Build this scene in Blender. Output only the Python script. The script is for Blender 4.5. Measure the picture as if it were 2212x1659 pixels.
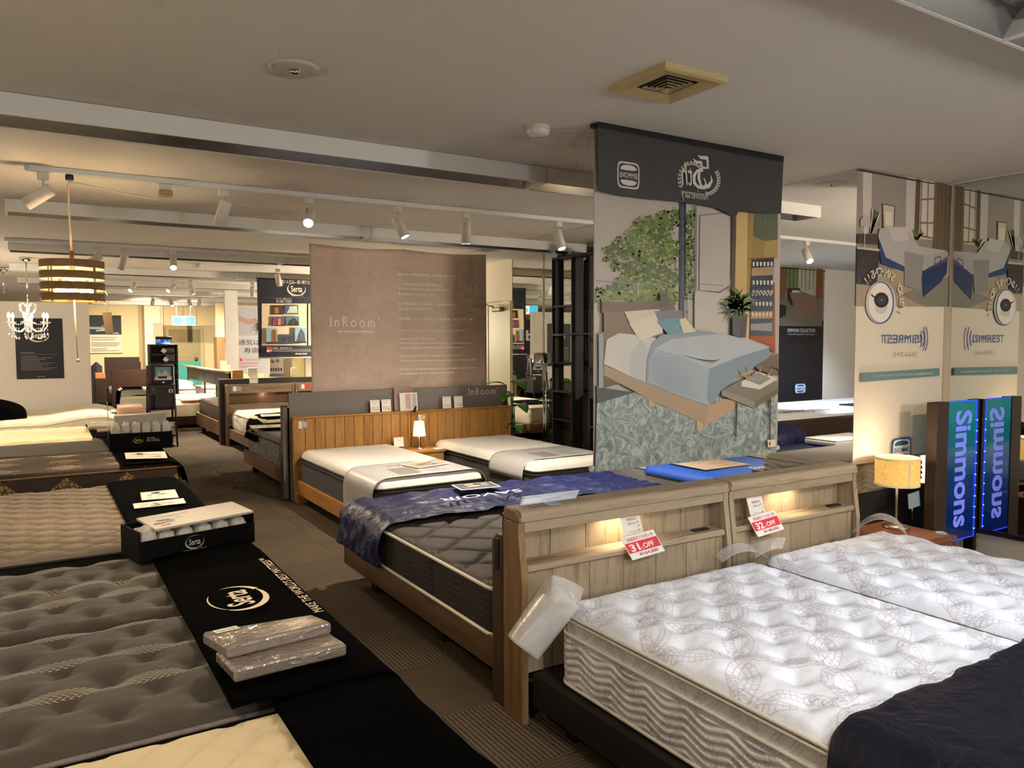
import bpy, math, random
import numpy as np
from math import sin, cos, pi, radians, sqrt, atan2, hypot
from mathutils import Vector, Matrix, Euler
random.seed(7); np.random.seed(7)
for o in list(bpy.data.objects): bpy.data.objects.remove(o)
SC = bpy.context.scene
COL = SC.collection

# ------------------------------------------------------------------ camera
F, CX, CY, EYE = 1662.0, 1106.0, 829.5, 1.6
YAW, PITCH, ROLL = radians(31.75), radians(-3.22), radians(-0.2)
_F = np.array([sin(YAW)*cos(PITCH), cos(YAW)*cos(PITCH), sin(PITCH)])
_R0 = np.array([cos(YAW), -sin(YAW), 0.0]); _U0 = np.cross(_R0, _F)
_R = cos(ROLL)*_R0 + sin(ROLL)*_U0; _U = -sin(ROLL)*_R0 + cos(ROLL)*_U0
cam_d = bpy.data.cameras.new('camera'); cam = bpy.data.objects.new('camera', cam_d); COL.objects.link(cam)
cam.matrix_world = Matrix(((_R[0], _U[0], -_F[0], 0), (_R[1], _U[1], -_F[1], 0), (_R[2], _U[2], -_F[2], EYE), (0, 0, 0, 1)))
cam_d.sensor_fit = 'HORIZONTAL'; cam_d.sensor_width = 36.0; cam_d.lens = 36.0*F/2212.0
cam_d.clip_start = 0.02; cam_d.clip_end = 100
SC.camera = cam
# ------------------------------------------------------------------ world, exposure
W = bpy.data.worlds.new('world'); SC.world = W; W.use_nodes = True
W.node_tree.nodes['Background'].inputs[0].default_value = (0.5, 0.45, 0.4, 1)
W.node_tree.nodes['Background'].inputs[1].default_value = 0.05
SC.view_settings.view_transform = 'Standard'; SC.view_settings.look = 'None'
SC.view_settings.gamma = 1.0; SC.view_settings.use_curve_mapping = False
SC.view_settings.exposure = 0.0
SC.cycles.use_denoising = True
SC.cycles.max_bounces = 6; SC.cycles.diffuse_bounces = 3; SC.cycles.glossy_bounces = 3
SC.cycles.use_adaptive_sampling = True; SC.cycles.adaptive_threshold = 0.09; SC.cycles.adaptive_min_samples = 12
SC.cycles.transmission_bounces = 4; SC.cycles.transparent_max_bounces = 8
SC.cycles.caustics_reflective = False; SC.cycles.caustics_refractive = False
SC.cycles.sample_clamp_indirect = 4.0

WARM, COOL, NEUT = (1.0, 0.77, 0.50), (0.80, 0.90, 1.0), (1.0, 0.88, 0.72)
LK = 1.0                       # overall lamp level
H = 2.62                       # ceiling height
def lamp(name, loc, aim, power, color, size=60, blend=0.6, radius=0.03, parent=None):
    d = bpy.data.lights.new(name, 'SPOT'); d.energy = power*LK; d.color = color
    d.spot_size = radians(size); d.spot_blend = blend; d.shadow_soft_size = radius
    o = bpy.data.objects.new(name, d); COL.objects.link(o)
    m = Vector(aim).to_track_quat('-Z', 'Y').to_matrix().to_4x4(); m.translation = Vector(loc)
    if parent is not None:
        o.parent = parent; m = wmat(parent).inverted() @ m
    o.matrix_local = m
    return o
def point(name, loc, power, color, radius=0.03, parent=None):
    d = bpy.data.lights.new(name, 'POINT'); d.energy = power*LK; d.color = color; d.shadow_soft_size = radius
    o = bpy.data.objects.new(name, d); COL.objects.link(o); o.location = loc
    if parent is not None: o.parent = parent; o.location = Vector(loc) - wloc(parent)
    return o

# ------------------------------------------------------------------ photo pixel -> point of a known plane
def ray(px, py):
    return _F + _R*((px-CX)/F) - _U*((py-CY)/F)
def at(px, py, x=None, y=None, z=None):
    d = ray(px, py)
    t = x/d[0] if x is not None else y/d[1] if y is not None else (z-EYE)/d[2]
    return Vector((t*d[0], t*d[1], EYE+t*d[2]))

# ------------------------------------------------------------------ object bookkeeping
def wloc(o):
    v = Vector((0, 0, 0))
    while o is not None: v += o.location; o = o.parent
    return v
def wmat(o):
    m = Matrix.Identity(4)
    while o is not None: m = Matrix.LocRotScale(o.location, o.rotation_euler, o.scale) @ m; o = o.parent
    return m
def tag(o, label=None, cat=None, group=None, kind=None):
    if label: o['label'] = label
    if cat: o['category'] = cat
    if group: o['group'] = group
    if kind: o['kind'] = kind
    return o
def thing(name, label, cat, loc, group=None, rz=0.0):
    o = bpy.data.objects.new(name, None); COL.objects.link(o); o.location = Vector(loc)
    o.rotation_euler = (0, 0, rz); o.empty_display_size = 0.1
    return tag(o, label, cat, group)
def copy_tree(o, parent=None):
    c = o.copy(); COL.objects.link(c); c.parent = parent
    for ch in list(o.children): copy_tree(ch, c)
    return c

class MB:
    def __init__(s): s.v = []; s.f = []; s.m = []; s.sm = []
    def add(s, verts, faces, m=0, smooth=False):
        b = len(s.v); s.v += [tuple(v) for v in verts]
        s.f += [tuple(i+b for i in f) for f in faces]; s.m += [m]*len(faces); s.sm += [smooth]*len(faces)
        return s
    def box(s, x0, x1, y0, y1, z0, z1, m=0, c=0.0):
        x0, x1 = min(x0, x1), max(x0, x1); y0, y1 = min(y0, y1), max(y0, y1); z0, z1 = min(z0, z1), max(z0, z1)
        c = min(c, 0.45*(x1-x0), 0.45*(y1-y0), 0.45*(z1-z0))
        if c <= 0:
            return s.add([(x0,y0,z0),(x1,y0,z0),(x1,y1,z0),(x0,y1,z0),(x0,y0,z1),(x1,y0,z1),(x1,y1,z1),(x0,y1,z1)],
                  [(0,3,2,1),(4,5,6,7),(0,1,5,4),(1,2,6,5),(2,3,7,6),(3,0,4,7)], m)
        X, Y, Z = (x0, x1), (y0, y1), (z0, z1); V = []; I = {}
        for i in (0,1):
            for j in (0,1):
                for k in (0,1):
                    p = [X[i], Y[j], Z[k]]; d = [c*(1-2*i), c*(1-2*j), c*(1-2*k)]
                    for a in range(3):
                        q = list(p)
                        for b in range(3):
                            if b != a: q[b] += d[b]
                        I[(i,j,k,a)] = len(V); V.append(q)
        fs = []
        for a in range(3):
            b, e = (a+1) % 3, (a+2) % 3
            for side in (0,1):
                def key(p, q):
                    t = [0,0,0]; t[a] = side; t[b] = p; t[e] = q; return I[(t[0],t[1],t[2],a)]
                q = [key(0,0), key(1,0), key(1,1), key(0,1)]
                fs.append(q if side else q[::-1])
        for a in range(3):                       # edge along axis a
            b, e = (a+1) % 3, (a+2) % 3
            for p in (0,1):
                for q in (0,1):
                    t0 = [0,0,0]; t0[b] = p; t0[e] = q; t1 = list(t0); t1[a] = 1
                    A = I[(*t0,b)]; B = I[(*t1,b)]; C_ = I[(*t1,e)]; D = I[(*t0,e)]
                    fs.append((A,B,C_,D) if (p ^ q) else (D,C_,B,A))
        for i in (0,1):
            for j in (0,1):
                for k in (0,1):
                    t = (I[(i,j,k,0)], I[(i,j,k,1)], I[(i,j,k,2)])
                    fs.append(t if (i+j+k) % 2 else t[::-1])
        return s.add(V, fs, m)
    def tube(s, path, r, seg=8, m=0, closed=False, caps=True, smooth=True):
        P = [Vector(p) for p in path]; n = len(P); rs = r if hasattr(r, '__len__') else [r]*n
        V = []; up = None
        for i in range(n):
            a = P[(i-1) % n] if (closed or i > 0) else P[i]; b = P[(i+1) % n] if (closed or i < n-1) else P[i]
            t = (b-a).normalized() if (b-a).length > 1e-9 else Vector((0,0,1))
            if up is None: up = t.orthogonal().normalized()
            up = (up - t*up.dot(t))
            up = up.normalized() if up.length > 1e-6 else t.orthogonal().normalized()
            w = t.cross(up)
            for k in range(seg):
                an = 2*pi*k/seg; V.append(P[i] + (up*cos(an) + w*sin(an))*rs[i])
        fs = []
        for i in range(n if closed else n-1):
            j = (i+1) % n
            for k in range(seg):
                l = (k+1) % seg; fs.append((i*seg+k, i*seg+l, j*seg+l, j*seg+k))
        s.add(V, fs, m, smooth)
        if caps and not closed:
            b = len(s.v) - len(V)
            s.f += [tuple(b+k for k in range(seg))[::-1], tuple(b+(n-1)*seg+k for k in range(seg))]; s.m += [m]*2; s.sm += [False]*2
        return s
    def lathe(s, prof, seg=24, c=(0,0,0), m=0, M=None, smooth=True, arc=None):
        """prof: list of (r, z); about z through c, or transformed by matrix M"""
        V = []; n = len(prof)
        for r, z in prof:
            for k in range(seg):
                a = 2*pi*k/seg; p = Vector((r*cos(a), r*sin(a), z))
                V.append(M @ p if M is not None else p + Vector(c))
        fs = []
        for i in range(n-1):
            for k in range(seg):
                l = (k+1) % seg; fs.append((i*seg+k, i*seg+l, (i+1)*seg+l, (i+1)*seg+k))
        return s.add(V, fs, m, smooth)
    def grid(s, Pn, m=0, smooth=True, closed=False):
        """Pn: array (n, k, 3)"""
        n, k = Pn.shape[:2]; V = Pn.reshape(-1, 3)
        i = np.arange(n-1 if not closed else n)[:, None]; j = np.arange(k-1)[None, :]
        i2 = (i+1) % n
        q = np.stack([i*k+j+0*i, i2*k+j, i2*k+j+1, i*k+j+1], -1).reshape(-1, 4)
        return s.add(V.tolist(), [tuple(t) for t in q.tolist()], m, smooth)
    def prism(s, poly, axis, a0, a1, m=0, smooth=False):
        """poly in the two other axes (order x,y,z minus axis), extruded from a0 to a1 along axis"""
        n = len(poly)
        def p3(p, a):
            t = list(p); t.insert(axis, a); return t
        V = [p3(p, a0) for p in poly] + [p3(p, a1) for p in poly]
        fs = [tuple(range(n)), tuple(range(n, 2*n))[::-1]] + [(i, i+n, (i+1) % n + n, (i+1) % n) for i in range(n)]
        return s.add(V, fs, m, smooth)
    def build(s, name, mats, parent=None, org=None, bevel=0, smooth=None, solid=0, subsurf=0):
        if not isinstance(mats, (list, tuple)): mats = [mats]
        o3 = wloc(parent) if parent is not None else Vector(org if org is not None else (0, 0, 0))
        me = bpy.data.meshes.new(name)
        V = np.array(s.v, dtype=float) - np.array(o3)
        me.from_pydata(V.tolist(), [], s.f)
        me.polygons.foreach_set('material_index', s.m)
        me.polygons.foreach_set('use_smooth', s.sm if smooth is None else [smooth]*len(s.f))
        for mt in mats: me.materials.append(mt)
        me.update()
        o = bpy.data.objects.new(name, me); COL.objects.link(o)
        if parent is not None: o.parent = parent
        else: o.location = o3
        if bevel:
            b = o.modifiers.new('bevel', 'BEVEL'); b.width = bevel; b.segments = 2; b.limit_method = 'ANGLE'; b.angle_limit = radians(40)
        if solid:
            b = o.modifiers.new('solid', 'SOLIDIFY'); b.thickness = solid; b.offset = 0
        return o

# ------------------------------------------------------------------ materials
def lin(c):
    if isinstance(c, str):
        c = c.lstrip('#'); c = [int(c[i:i+2], 16)/255 for i in (0, 2, 4)]
    return tuple(((x/12.92) if x <= 0.04045 else ((x+0.055)/1.055)**2.4) for x in c[:3])
MATS = {}
class NT:
    def __init__(s, name):
        s.mat = bpy.data.materials.new(name); s.mat.use_nodes = True; s.t = s.mat.node_tree
        s.b = s.t.nodes['Principled BSDF']; s.co = None
    def n(s, typ, **kw):
        d = s.t.nodes.new(typ)
        for k, v in kw.items(): setattr(d, k, v)
        return d
    def l(s, a, b): s.t.links.new(a, b)
    def coord(s, scale=(1,1,1), rot=(0,0,0), kind='Object'):
        tc = s.n('ShaderNodeTexCoord'); mp = s.n('ShaderNodeMapping')
        mp.inputs['Scale'].default_value = scale; mp.inputs['Rotation'].default_value = rot
        s.l(tc.outputs[kind], mp.inputs[0]); return mp.outputs[0]
    def noise(s, vec, scale, detail=3, rough=0.5, dist=0):
        d = s.n('ShaderNodeTexNoise'); d.inputs['Scale'].default_value = scale; d.inputs['Detail'].default_value = detail
        d.inputs['Roughness'].default_value = rough; d.inputs['Distortion'].default_value = dist
        s.l(vec, d.inputs['Vector']); return d.outputs['Fac']
    def ramp(s, fac, stops):
        d = s.n('ShaderNodeValToRGB'); e = d.color_ramp.elements
        while len(e) < len(stops): e.new(0.5)
        for el, (p, c) in zip(e, stops): el.position = p; el.color = (*(lin(c) if not isinstance(c, float) else (c,c,c)), 1)
        s.l(fac, d.inputs[0]); return d.outputs[0]
    def math(s, op, a, b=None, c=None):
        d = s.n('ShaderNodeMath', operation=op)
        for i, x in enumerate((a, b, c)):
            if x is None: continue
            if isinstance(x, (int, float)): d.inputs[i].default_value = x
            else: s.l(x, d.inputs[i])
        return d.outputs[0]
    def mix(s, fac, a, b):
        d = s.n('ShaderNodeMix', data_type='RGBA')
        for sock, x in ((d.inputs['Factor'], fac), (d.inputs['A'], a), (d.inputs['B'], b)):
            if isinstance(x, str): sock.default_value = (*lin(x), 1)
            elif isinstance(x, (int, float)): sock.default_value = x
            else: s.l(x, sock)
        return d.outputs['Result']
    def bump(s, height, strength=0.3, dist=0.01):
        d = s.n('ShaderNodeBump'); d.inputs['Strength'].default_value = strength; d.inputs['Distance'].default_value = dist
        s.l(height, d.inputs['Height']); s.l(d.outputs[0], s.b.inputs['Normal'])
    def set(s, **kw):
        for k, v in kw.items():
            k = {'rough': 'Roughness', 'metal': 'Metallic', 'spec': 'Specular IOR Level', 'sheen': 'Sheen Weight', 'trans': 'Transmission Weight', 'alpha': 'Alpha', 'coat': 'Coat Weight', 'sub': 'Subsurface Weight', 'ior': 'IOR'}[k]
            s.b.inputs[k].default_value = v
    def col(s, c):
        if isinstance(c, str): s.b.inputs['Base Color'].default_value = (*lin(c), 1)
        else: s.l(c, s.b.inputs['Base Color'])
    def sep(s, vec):
        d = s.n('ShaderNodeSeparateXYZ'); s.l(vec, d.inputs[0]); return d.outputs
def M(name, col='#808080', rough=0.6, metal=0.0, spec=0.4, var=0.06, vs=6.0, bump=0.0, bs=200.0, emit=None, es=1.0, **kw):
    """plain procedural material: base colour with soft mottling and fine relief"""
    if name in MATS: return MATS[name]
    t = NT(name); t.set(rough=rough, metal=metal, spec=spec, **kw)
    v = t.coord()
    if var > 0:
        c = lin(col); f = t.noise(v, vs, 4)
        d = t.n('ShaderNodeMix', data_type='RGBA'); t.l(f, d.inputs['Factor'])
        d.inputs['A'].default_value = (*[x*(1-var*1.6) for x in c], 1); d.inputs['B'].default_value = (*[min(1, x*(1+var*1.6)) for x in c], 1)
        t.l(d.outputs['Result'], t.b.inputs['Base Color'])
    else: t.col(col)
    if bump: t.bump(t.noise(v, bs, 2), bump, 0.004)
    if emit:
        t.b.inputs['Emission Color'].default_value = (*(lin(emit) if isinstance(emit, str) else emit), 1); t.b.inputs['Emission Strength'].default_value = es
    MATS[name] = t.mat; return t.mat
def wood(name, c1, c2, axis='z', scale=1.0, rough=0.5, spec=0.35, knots=False):
    if name in MATS: return MATS[name]
    t = NT(name); t.set(rough=rough, spec=spec)
    st = {'x': (1.2, 14, 14), 'y': (14, 1.2, 14), 'z': (14, 14, 1.2)}[axis]
    v = t.coord(tuple(q*scale for q in st))
    tc = t.n('ShaderNodeObjectInfo'); off = t.n('ShaderNodeVectorMath', operation='ADD')
    mu = t.math('MULTIPLY', tc.outputs['Random'], 40.0); cm = t.n('ShaderNodeCombineXYZ')
    for i in range(3): t.l(mu, cm.inputs[i])
    t.l(v, off.inputs[0]); t.l(cm.outputs[0], off.inputs[1]); v = off.outputs[0]
    f1 = t.noise(v, 1.6, 5, 0.6, 0.8); f2 = t.noise(v, 9.0, 3, 0.6, 0.3)
    f = t.math('ADD', t.math('MULTIPLY', f1, 0.65), t.math('MULTIPLY', f2, 0.35))
    c = t.ramp(f, [(0.32, c2), (0.5, c1), (0.68, c1)])
    tone = t.math('MULTIPLY_ADD', tc.outputs['Random'], 0.22, 0.89)
    mm = t.n('ShaderNodeMix', data_type='RGBA', blend_type='MULTIPLY'); mm.inputs['Factor'].default_value = 1
    t.l(c, mm.inputs['A']); cc = t.n('ShaderNodeCombineColor')
    for i in range(3): t.l(tone, cc.inputs[i])
    t.l(cc.outputs[0], mm.inputs['B']); t.col(mm.outputs['Result'])
    t.bump(f2, 0.12, 0.002)
    MATS[name] = t.mat; return t.mat
def emis(name, col, s):
    if name in MATS: return MATS[name]
    t = NT(name); t.col('#000000' if s > 0.9 else col); c = lin(col) if isinstance(col, str) else col
    t.b.inputs['Emission Color'].default_value = (*c, 1); t.b.inputs['Emission Strength'].default_value = s
    t.set(rough=0.5); t.mat.cycles.emission_sampling = 'NONE'; MATS[name] = t.mat; return t.mat

# ------------------------------------------------------------------ flat print on a plane
_TX = {}
def textmesh(s, bold=0.0, shear=0.0):
    k = (s, bold, shear)
    if k not in _TX:
        cu = bpy.data.curves.new('t', 'FONT'); cu.body = s; cu.resolution_u = 3; cu.offset = bold; cu.shear = shear
        o = bpy.data.objects.new('t', cu); COL.objects.link(o)
        dg = bpy.context.evaluated_depsgraph_get()
        me = bpy.data.meshes.new_from_object(o.evaluated_get(dg))
        v = np.array([x.co[:2] for x in me.vertices]) if len(me.vertices) else np.zeros((1, 2))
        f = [tuple(p.vertices) for p in me.polygons]
        bpy.data.objects.remove(o); bpy.data.curves.remove(cu); bpy.data.meshes.remove(me)
        lo, hi = v.min(0), v.max(0); _TX[k] = ((v-lo)/np.maximum(hi-lo, 1e-6), f, (hi-lo)[0]/max((hi-lo)[1], 1e-6))
    return _TX[k]
class Print:
    """flat print: shapes in (u, v) metres on a plane; every further layer lies a hair in front of the last"""
    def __init__(s, o, u, v, plane=None, step=0.0004, wave=None):
        s.o = Vector(o); s.u = Vector(u).normalized(); s.v = Vector(v).normalized(); s.n = s.u.cross(s.v)
        s.k = 1; s.step = step; s.mb = MB(); s.mats = []; s.plane = plane; s.wave = wave
    def mi(s, m):
        if m not in s.mats: s.mats.append(m)
        return s.mats.index(m)
    def p3(s, u, v, k=None):
        d = (s.k if k is None else k)*s.step + (s.wave(u, v) if s.wave else 0)
        return s.o + s.u*u + s.v*v + s.n*d
    def px(s, x, y):
        a, val = s.plane; p = at(x, y, **{a: val}) - s.o; return (p.dot(s.u), p.dot(s.v))
    def poly(s, pts, m, px=False, layer=True):
        if px: pts = [s.px(*p) for p in pts]
        s.mb.add([s.p3(*p) for p in pts], [tuple(range(len(pts)))], s.mi(m))
        if layer: s.k += 1
    def rect(s, u0, v0, u1, v1, m, layer=True):
        s.poly([(u0,v0),(u1,v0),(u1,v1),(u0,v1)], m, layer=layer)
    def prect(s, x0, y0, x1, y1, m):
        s.poly([(x0,y1),(x1,y1),(x1,y0),(x0,y0)], m, px=True)
    def stroke(s, pts, w, m, px=False, closed=False, layer=True):
        if px: pts = [s.px(*p) for p in pts]
        n = len(pts); ws = w if hasattr(w, '__len__') else [w]*n; V = []
        for i in range(n):
            a = pts[i-1] if (i > 0 or closed) else pts[i]; b = pts[(i+1) % n] if (i < n-1 or closed) else pts[i]
            dx, dy = b[0]-a[0], b[1]-a[1]; L = hypot(dx, dy) or 1; nx, ny = -dy/L*ws[i]/2, dx/L*ws[i]/2
            V += [s.p3(pts[i][0]-nx, pts[i][1]-ny), s.p3(pts[i][0]+nx, pts[i][1]+ny)]
        fs = [(2*i, 2*((i+1) % n), 2*((i+1) % n)+1, 2*i+1) for i in range(n if closed else n-1)]
        s.mb.add(V, fs, s.mi(m))
        if layer: s.k += 1
    def ring(s, cu, cv, ru, rv, w, m, a0=0, a1=360, n=28, wf=None, rot=0):
        pts = []; ws = []
        for i in range(n+1):
            t = i/n; a = radians(a0+(a1-a0)*t); x, y = ru*cos(a), rv*sin(a); c, q = cos(rot), sin(rot)
            pts.append((cu+x*c-y*q, cv+x*q+y*c)); ws.append(w*(wf(t) if wf else 1))
        s.stroke(pts, ws, m)
    def disc(s, cu, cv, ru, rv, m, n=20):
        s.poly([(cu+ru*cos(2*pi*i/n), cv+rv*sin(2*pi*i/n)) for i in range(n)], m)
    def text(s, t, u, v, h, m, w=None, bold=0.0, align='l', flip=False, rot=0.0, shear=0.0, layer=True):
        """(u, v) is the lower left corner (or lower middle / right) of the lettering's own box"""
        V, f, asp = textmesh(t, bold, shear); w = w or h*asp
        x = V[:, 0]*w; y = V[:, 1]*h
        if flip: x = w-x
        x = x - {'l': 0, 'c': w/2, 'r': w}[align]
        c, q = cos(rot), sin(rot)
        P3 = [s.p3(u + a*c - b*q, v + a*q + b*c) for a, b in zip(x, y)]
        s.mb.add(P3, [g[::-1] for g in f] if flip else f, s.mi(m))
        if layer: s.k += 1
        return w
    def ptext(s, t, x0, y0, x1, y1, m, **kw):
        """fit the lettering into a pixel box of the photo"""
        a = s.px(x0, y1); b = s.px(x1, y0); s.text(t, a[0], a[1], b[1]-a[1], m, w=b[0]-a[0], **kw)
    def build(s, name, parent):
        if not s.mb.v: return None
        return s.mb.build(name, s.mats, parent)
def wr(x, y, seed=0, scale=1.0, n=5):
    r = np.random.RandomState(seed); s = 0; x = np.asarray(x, float)*scale; y = np.asarray(y, float)*scale
    for i in range(n):
        a = r.uniform(0, 2*pi); fq = r.uniform(3, 9)*(1.45**i); ph = r.uniform(0, 6.28)
        s = s + np.sin((x*cos(a)+y*sin(a))*fq+ph+1.3*np.sin((x*sin(a)-y*cos(a))*fq*0.4+ph))/(1.35**i)
    return s/3.2
# ================================================================== SETTING
def struct(o): o['kind'] = 'structure'; return o
ceil_m = M('ceiling_paint', '#d8d3ca', 0.9, spec=0.1, var=0.03, vs=1.3, bump=0.05, bs=300)
wall_m = M('wall_cream', '#e6dcc4', 0.85, spec=0.2, var=0.03, vs=1.2, bump=0.04, bs=350)
wallw_m = M('wall_white', '#e4ded6', 0.7, spec=0.3, var=0.03, vs=1.0, bump=0.03, bs=350)
wally_m = M('wall_yellow_cream', '#ead9ae', 0.8, spec=0.2, var=0.03, vs=1.2)
white_m = M('white_enamel', '#d9d8d4', 0.45, spec=0.4, var=0.02)
silver_m = M('silver_reflector', '#b9bdc4', 0.22, metal=1.0, var=0.05, vs=3)
chrome_m = M('chrome', '#d8d8da', 0.08, metal=1.0, var=0.0)
black_m = M('black_paint', '#17171a', 0.5, var=0.1)
dgrey_m = M('dark_grey', '#3a3a3c', 0.6)

def carpet(name, c1, c2, ax):
    t = NT(name); t.set(rough=0.95, spec=0.1)
    tc = t.n('ShaderNodeTexCoord'); g = t.n('ShaderNodeNewGeometry'); xyz = t.sep(g.outputs['Position'])
    w = t.math('SINE', t.math('MULTIPLY', xyz[ax], 2*pi/0.021))
    rib = t.math('MULTIPLY_ADD', w, 0.5, 0.5)
    v = t.coord(); nz = t.noise(g.outputs['Position'], 60, 3); nz2 = t.noise(g.outputs['Position'], 3.0, 3)
    oi = t.n('ShaderNodeObjectInfo')
    f = t.math('ADD', t.math('MULTIPLY', rib, 0.62), t.math('MULTIPLY', nz, 0.45))
    c = t.mix(t.math('MULTIPLY', f, t.math('MULTIPLY_ADD', nz2, 0.4, 0.75)), c2, c1); t.col(c)
    t.bump(rib, 0.5, 0.004); return t.mat
cA = carpet('carpet_rib_lengthwise', '#6f6250', '#1d1813', 0)
cB = carpet('carpet_rib_crosswise', '#5c5142', '#3c3329', 1)
floor_m = M('carpet_far', '#5a4f40', 0.95, spec=0.1, var=0.12, vs=3, bump=0.2, bs=150)
floor = struct(MB().box(-6, 11, -3, 23, -0.08, -0.006).build('floor', floor_m, org=(2, 8, 0)))
TP = 0.515; tile_me = {}
for key, mt in (('a', cA), ('b', cB)):
    mb = MB().box(-TP/2+0.0008, TP/2-0.0008, -TP/2+0.0008, TP/2-0.0008, -0.006, 0.0, c=0.0012)
    o = mb.build('carpet_tile', mt); tile_me[key] = o.data; bpy.data.objects.remove(o)
for i in range(-2, 6):
    for j in range(-4, 21):
        o = bpy.data.objects.new('carpet_tile', tile_me['a' if (i+j) % 2 else 'b']); COL.objects.link(o)
        o.parent = floor; o.location = Vector((1.36+TP*(i+0.5), 3.91+TP*(j+0.5), 0)) - Vector((2, 8, 0))
ceiling = struct(MB().box(-6, 11, -3, 23, H, H+0.1).build('ceiling', ceil_m, org=(2, 8, H)))
struct(MB().box(-6, 11, 22.9, 23, 0, H).build('wall_far', wally_m, org=(2, 22.9, 0)))
struct(MB().box(-6, 11, -3.1, -3, 0, H).build('wall_behind', wall_m, org=(2, -3, 0)))
struct(MB().box(-6.1, -6, -3, 23, 0, H).build('wall_left', wallw_m, org=(-6, 8, 0)))
struct(MB().box(11, 11.1, -3, 23, 0, H).build('wall_outer', wall_m, org=(11, 8, 0)))
XM = 5.18
struct(MB().box(XM+0.02, XM+0.12, -3, 2.88, 0, H).build('wall_right', wall_m, org=(XM+0.02, 0, 0)))
XN = 5.09
struct(MB().box(XN+0.02, XN+0.14, 6.2, 8.215, 0, H).build('wall_mirror_side', wall_m, org=(XN+0.1, 7, 0)))
struct(MB().box(XN, XN+0.14, 8.215, 8.25, 0, H).box(XN, XN+0.14, 8.83, 22.9, 0, H).box(XN, XN+0.14, 8.25, 8.83, 2.10, H).build('wall_door_side', wall_m, org=(XN+0.1, 12, 0)))
struct(MB().box(6.0, 11, 7.1, 7.2, 0, H).build('wall_alcove', M('wall_alcove', '#e8e6e2', 0.8, var=0.02), org=(8.5, 7.1, 0)))
# plain coffer of the ceiling over the alcove (greyer board, its edge shows past the big banner)
struct(MB().box(4.24, 5.16, 2.9, 8.2, H-0.006, H+0.002).box(5.16, 10.9, -2.9, 7.1, H-0.006, H+0.002).build('ceiling_board', M('ceiling_board', '#c9c5be', 0.9, spec=0.1, var=0.03), org=(6, 4, H)))
# partition with the brand poster
part = struct(MB().box(-3.0, 0.765, 14.32, 14.44, 0, 2.24, c=0.004).build('wall_partition', wallw_m, org=(-1, 14.3, 0)))
# mirrors
mir_m = M('mirror_glass', '#dfe3df', 0.015, metal=1.0, var=0.0)
t = thing('wall_mirror', 'tall mirror on the right wall doubling the hanging adjustable bed banner', 'mirror', (XM, 1.0, 0.36))
MB().box(XM, XM+0.019, -1.5, 2.82, 0.375, H-0.005).build('glass', mir_m, t)
MB().box(XM-0.012, XM+0.019, -1.5, 2.82, 0.345, 0.375, c=0.003).build('bottom_rail', black_m, t)
t = thing('wall_mirror', 'narrow floor to ceiling mirror beside the beige door and leafy plant', 'mirror', (XN, 7.3, 0))
MB().box(XN, XN+0.018, 7.53, 8.2, 0.02, H-0.004).build('glass', mir_m, t)
MB().box(XN-0.012, XN+0.018, 7.505, 7.53, 0, H, c=0.003).build('edge_trim', chrome_m, t)
MB().box(XN, XN+0.018, 6.25, 7.505, 0.02, H-0.004).build('glass', mir_m, t)
# doors
beige_m = M('door_beige', '#d6cfae', 0.55, var=0.02)
t = struct(thing('door_1', None, None, (XN, 8.5, 0)))
MB().box(XN-0.004, XN+0.05, 8.275, 8.805, 0.01, 2.06, c=0.004).build('leaf', beige_m, t)
MB().box(XN-0.012, XN+0.05, 8.245, 8.275, 0, 2.10, c=0.003).box(XN-0.012, XN+0.05, 8.805, 8.835, 0, 2.10, c=0.003).box(XN-0.012, XN+0.05, 8.275, 8.805, 2.06, 2.10, c=0.003).build('frame', M('door_frame', '#cfc7a4', 0.5, var=0.02), t)
cl = MB().box(XN-0.07, XN-0.006, 8.40, 8.62, 1.97, 2.03, c=0.012).build('door_closer', M('closer_grey', '#7d776a', 0.4, metal=0.6), t)
MB().tube([(XN-0.04, 8.6, 2.035), (XN-0.10, 8.72, 2.07), (XN-0.03, 8.79, 2.085)], 0.008, 6).build('closer_arm', M('closer_grey'), cl)
t = struct(thing('door_2', None, None, (3.7, 22.85, 0)))
d0, d1 = at(364, 715, y=22.88).x, at(431, 715, y=22.88).x; dz = at(400, 712, y=22.88).z; zm = at(400, 780, y=22.88).z
MB().box(d0, d1, 22.83, 22.88, zm, dz).build('leaf', M('door_khaki', '#a79a72', 0.6), t)
lv = M('louver', '#b5a982', 0.5)
n = 16
for k in range(n):
    w = (d1-d0-0.14)/n; x = d0+0.07+k*w
    MB().box(x+0.008, x+w-0.008, 22.815, 22.835, zm+0.1, dz-0.12, c=0.004).build('slat', lv, t)
MB().box(d0, d1, 22.82, 22.88, 0, zm).build('lower_panel', M('teal_panel', '#4bb5ad', 0.5, var=0.03), t)
MB().box(d0-0.09, d0, 22.80, 22.9, 0, dz+0.1, c=0.005).box(d1, d1+0.09, 22.80, 22.9, 0, dz+0.1, c=0.005).box(d0, d1, 22.80, 22.9, dz, dz+0.1, c=0.005).build('frame', M('door_frame2', '#c9bc90', 0.5), t)
MB().lathe([(0.0, 0), (0.05, 0.0), (0.05, 0.03), (0.0, 0.03)], 12, M=Matrix.Translation((d1-0.12, 22.82, zm+0.05)) @ Matrix.Rotation(pi/2, 4, 'X')).build('knob', chrome_m, t)
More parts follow.
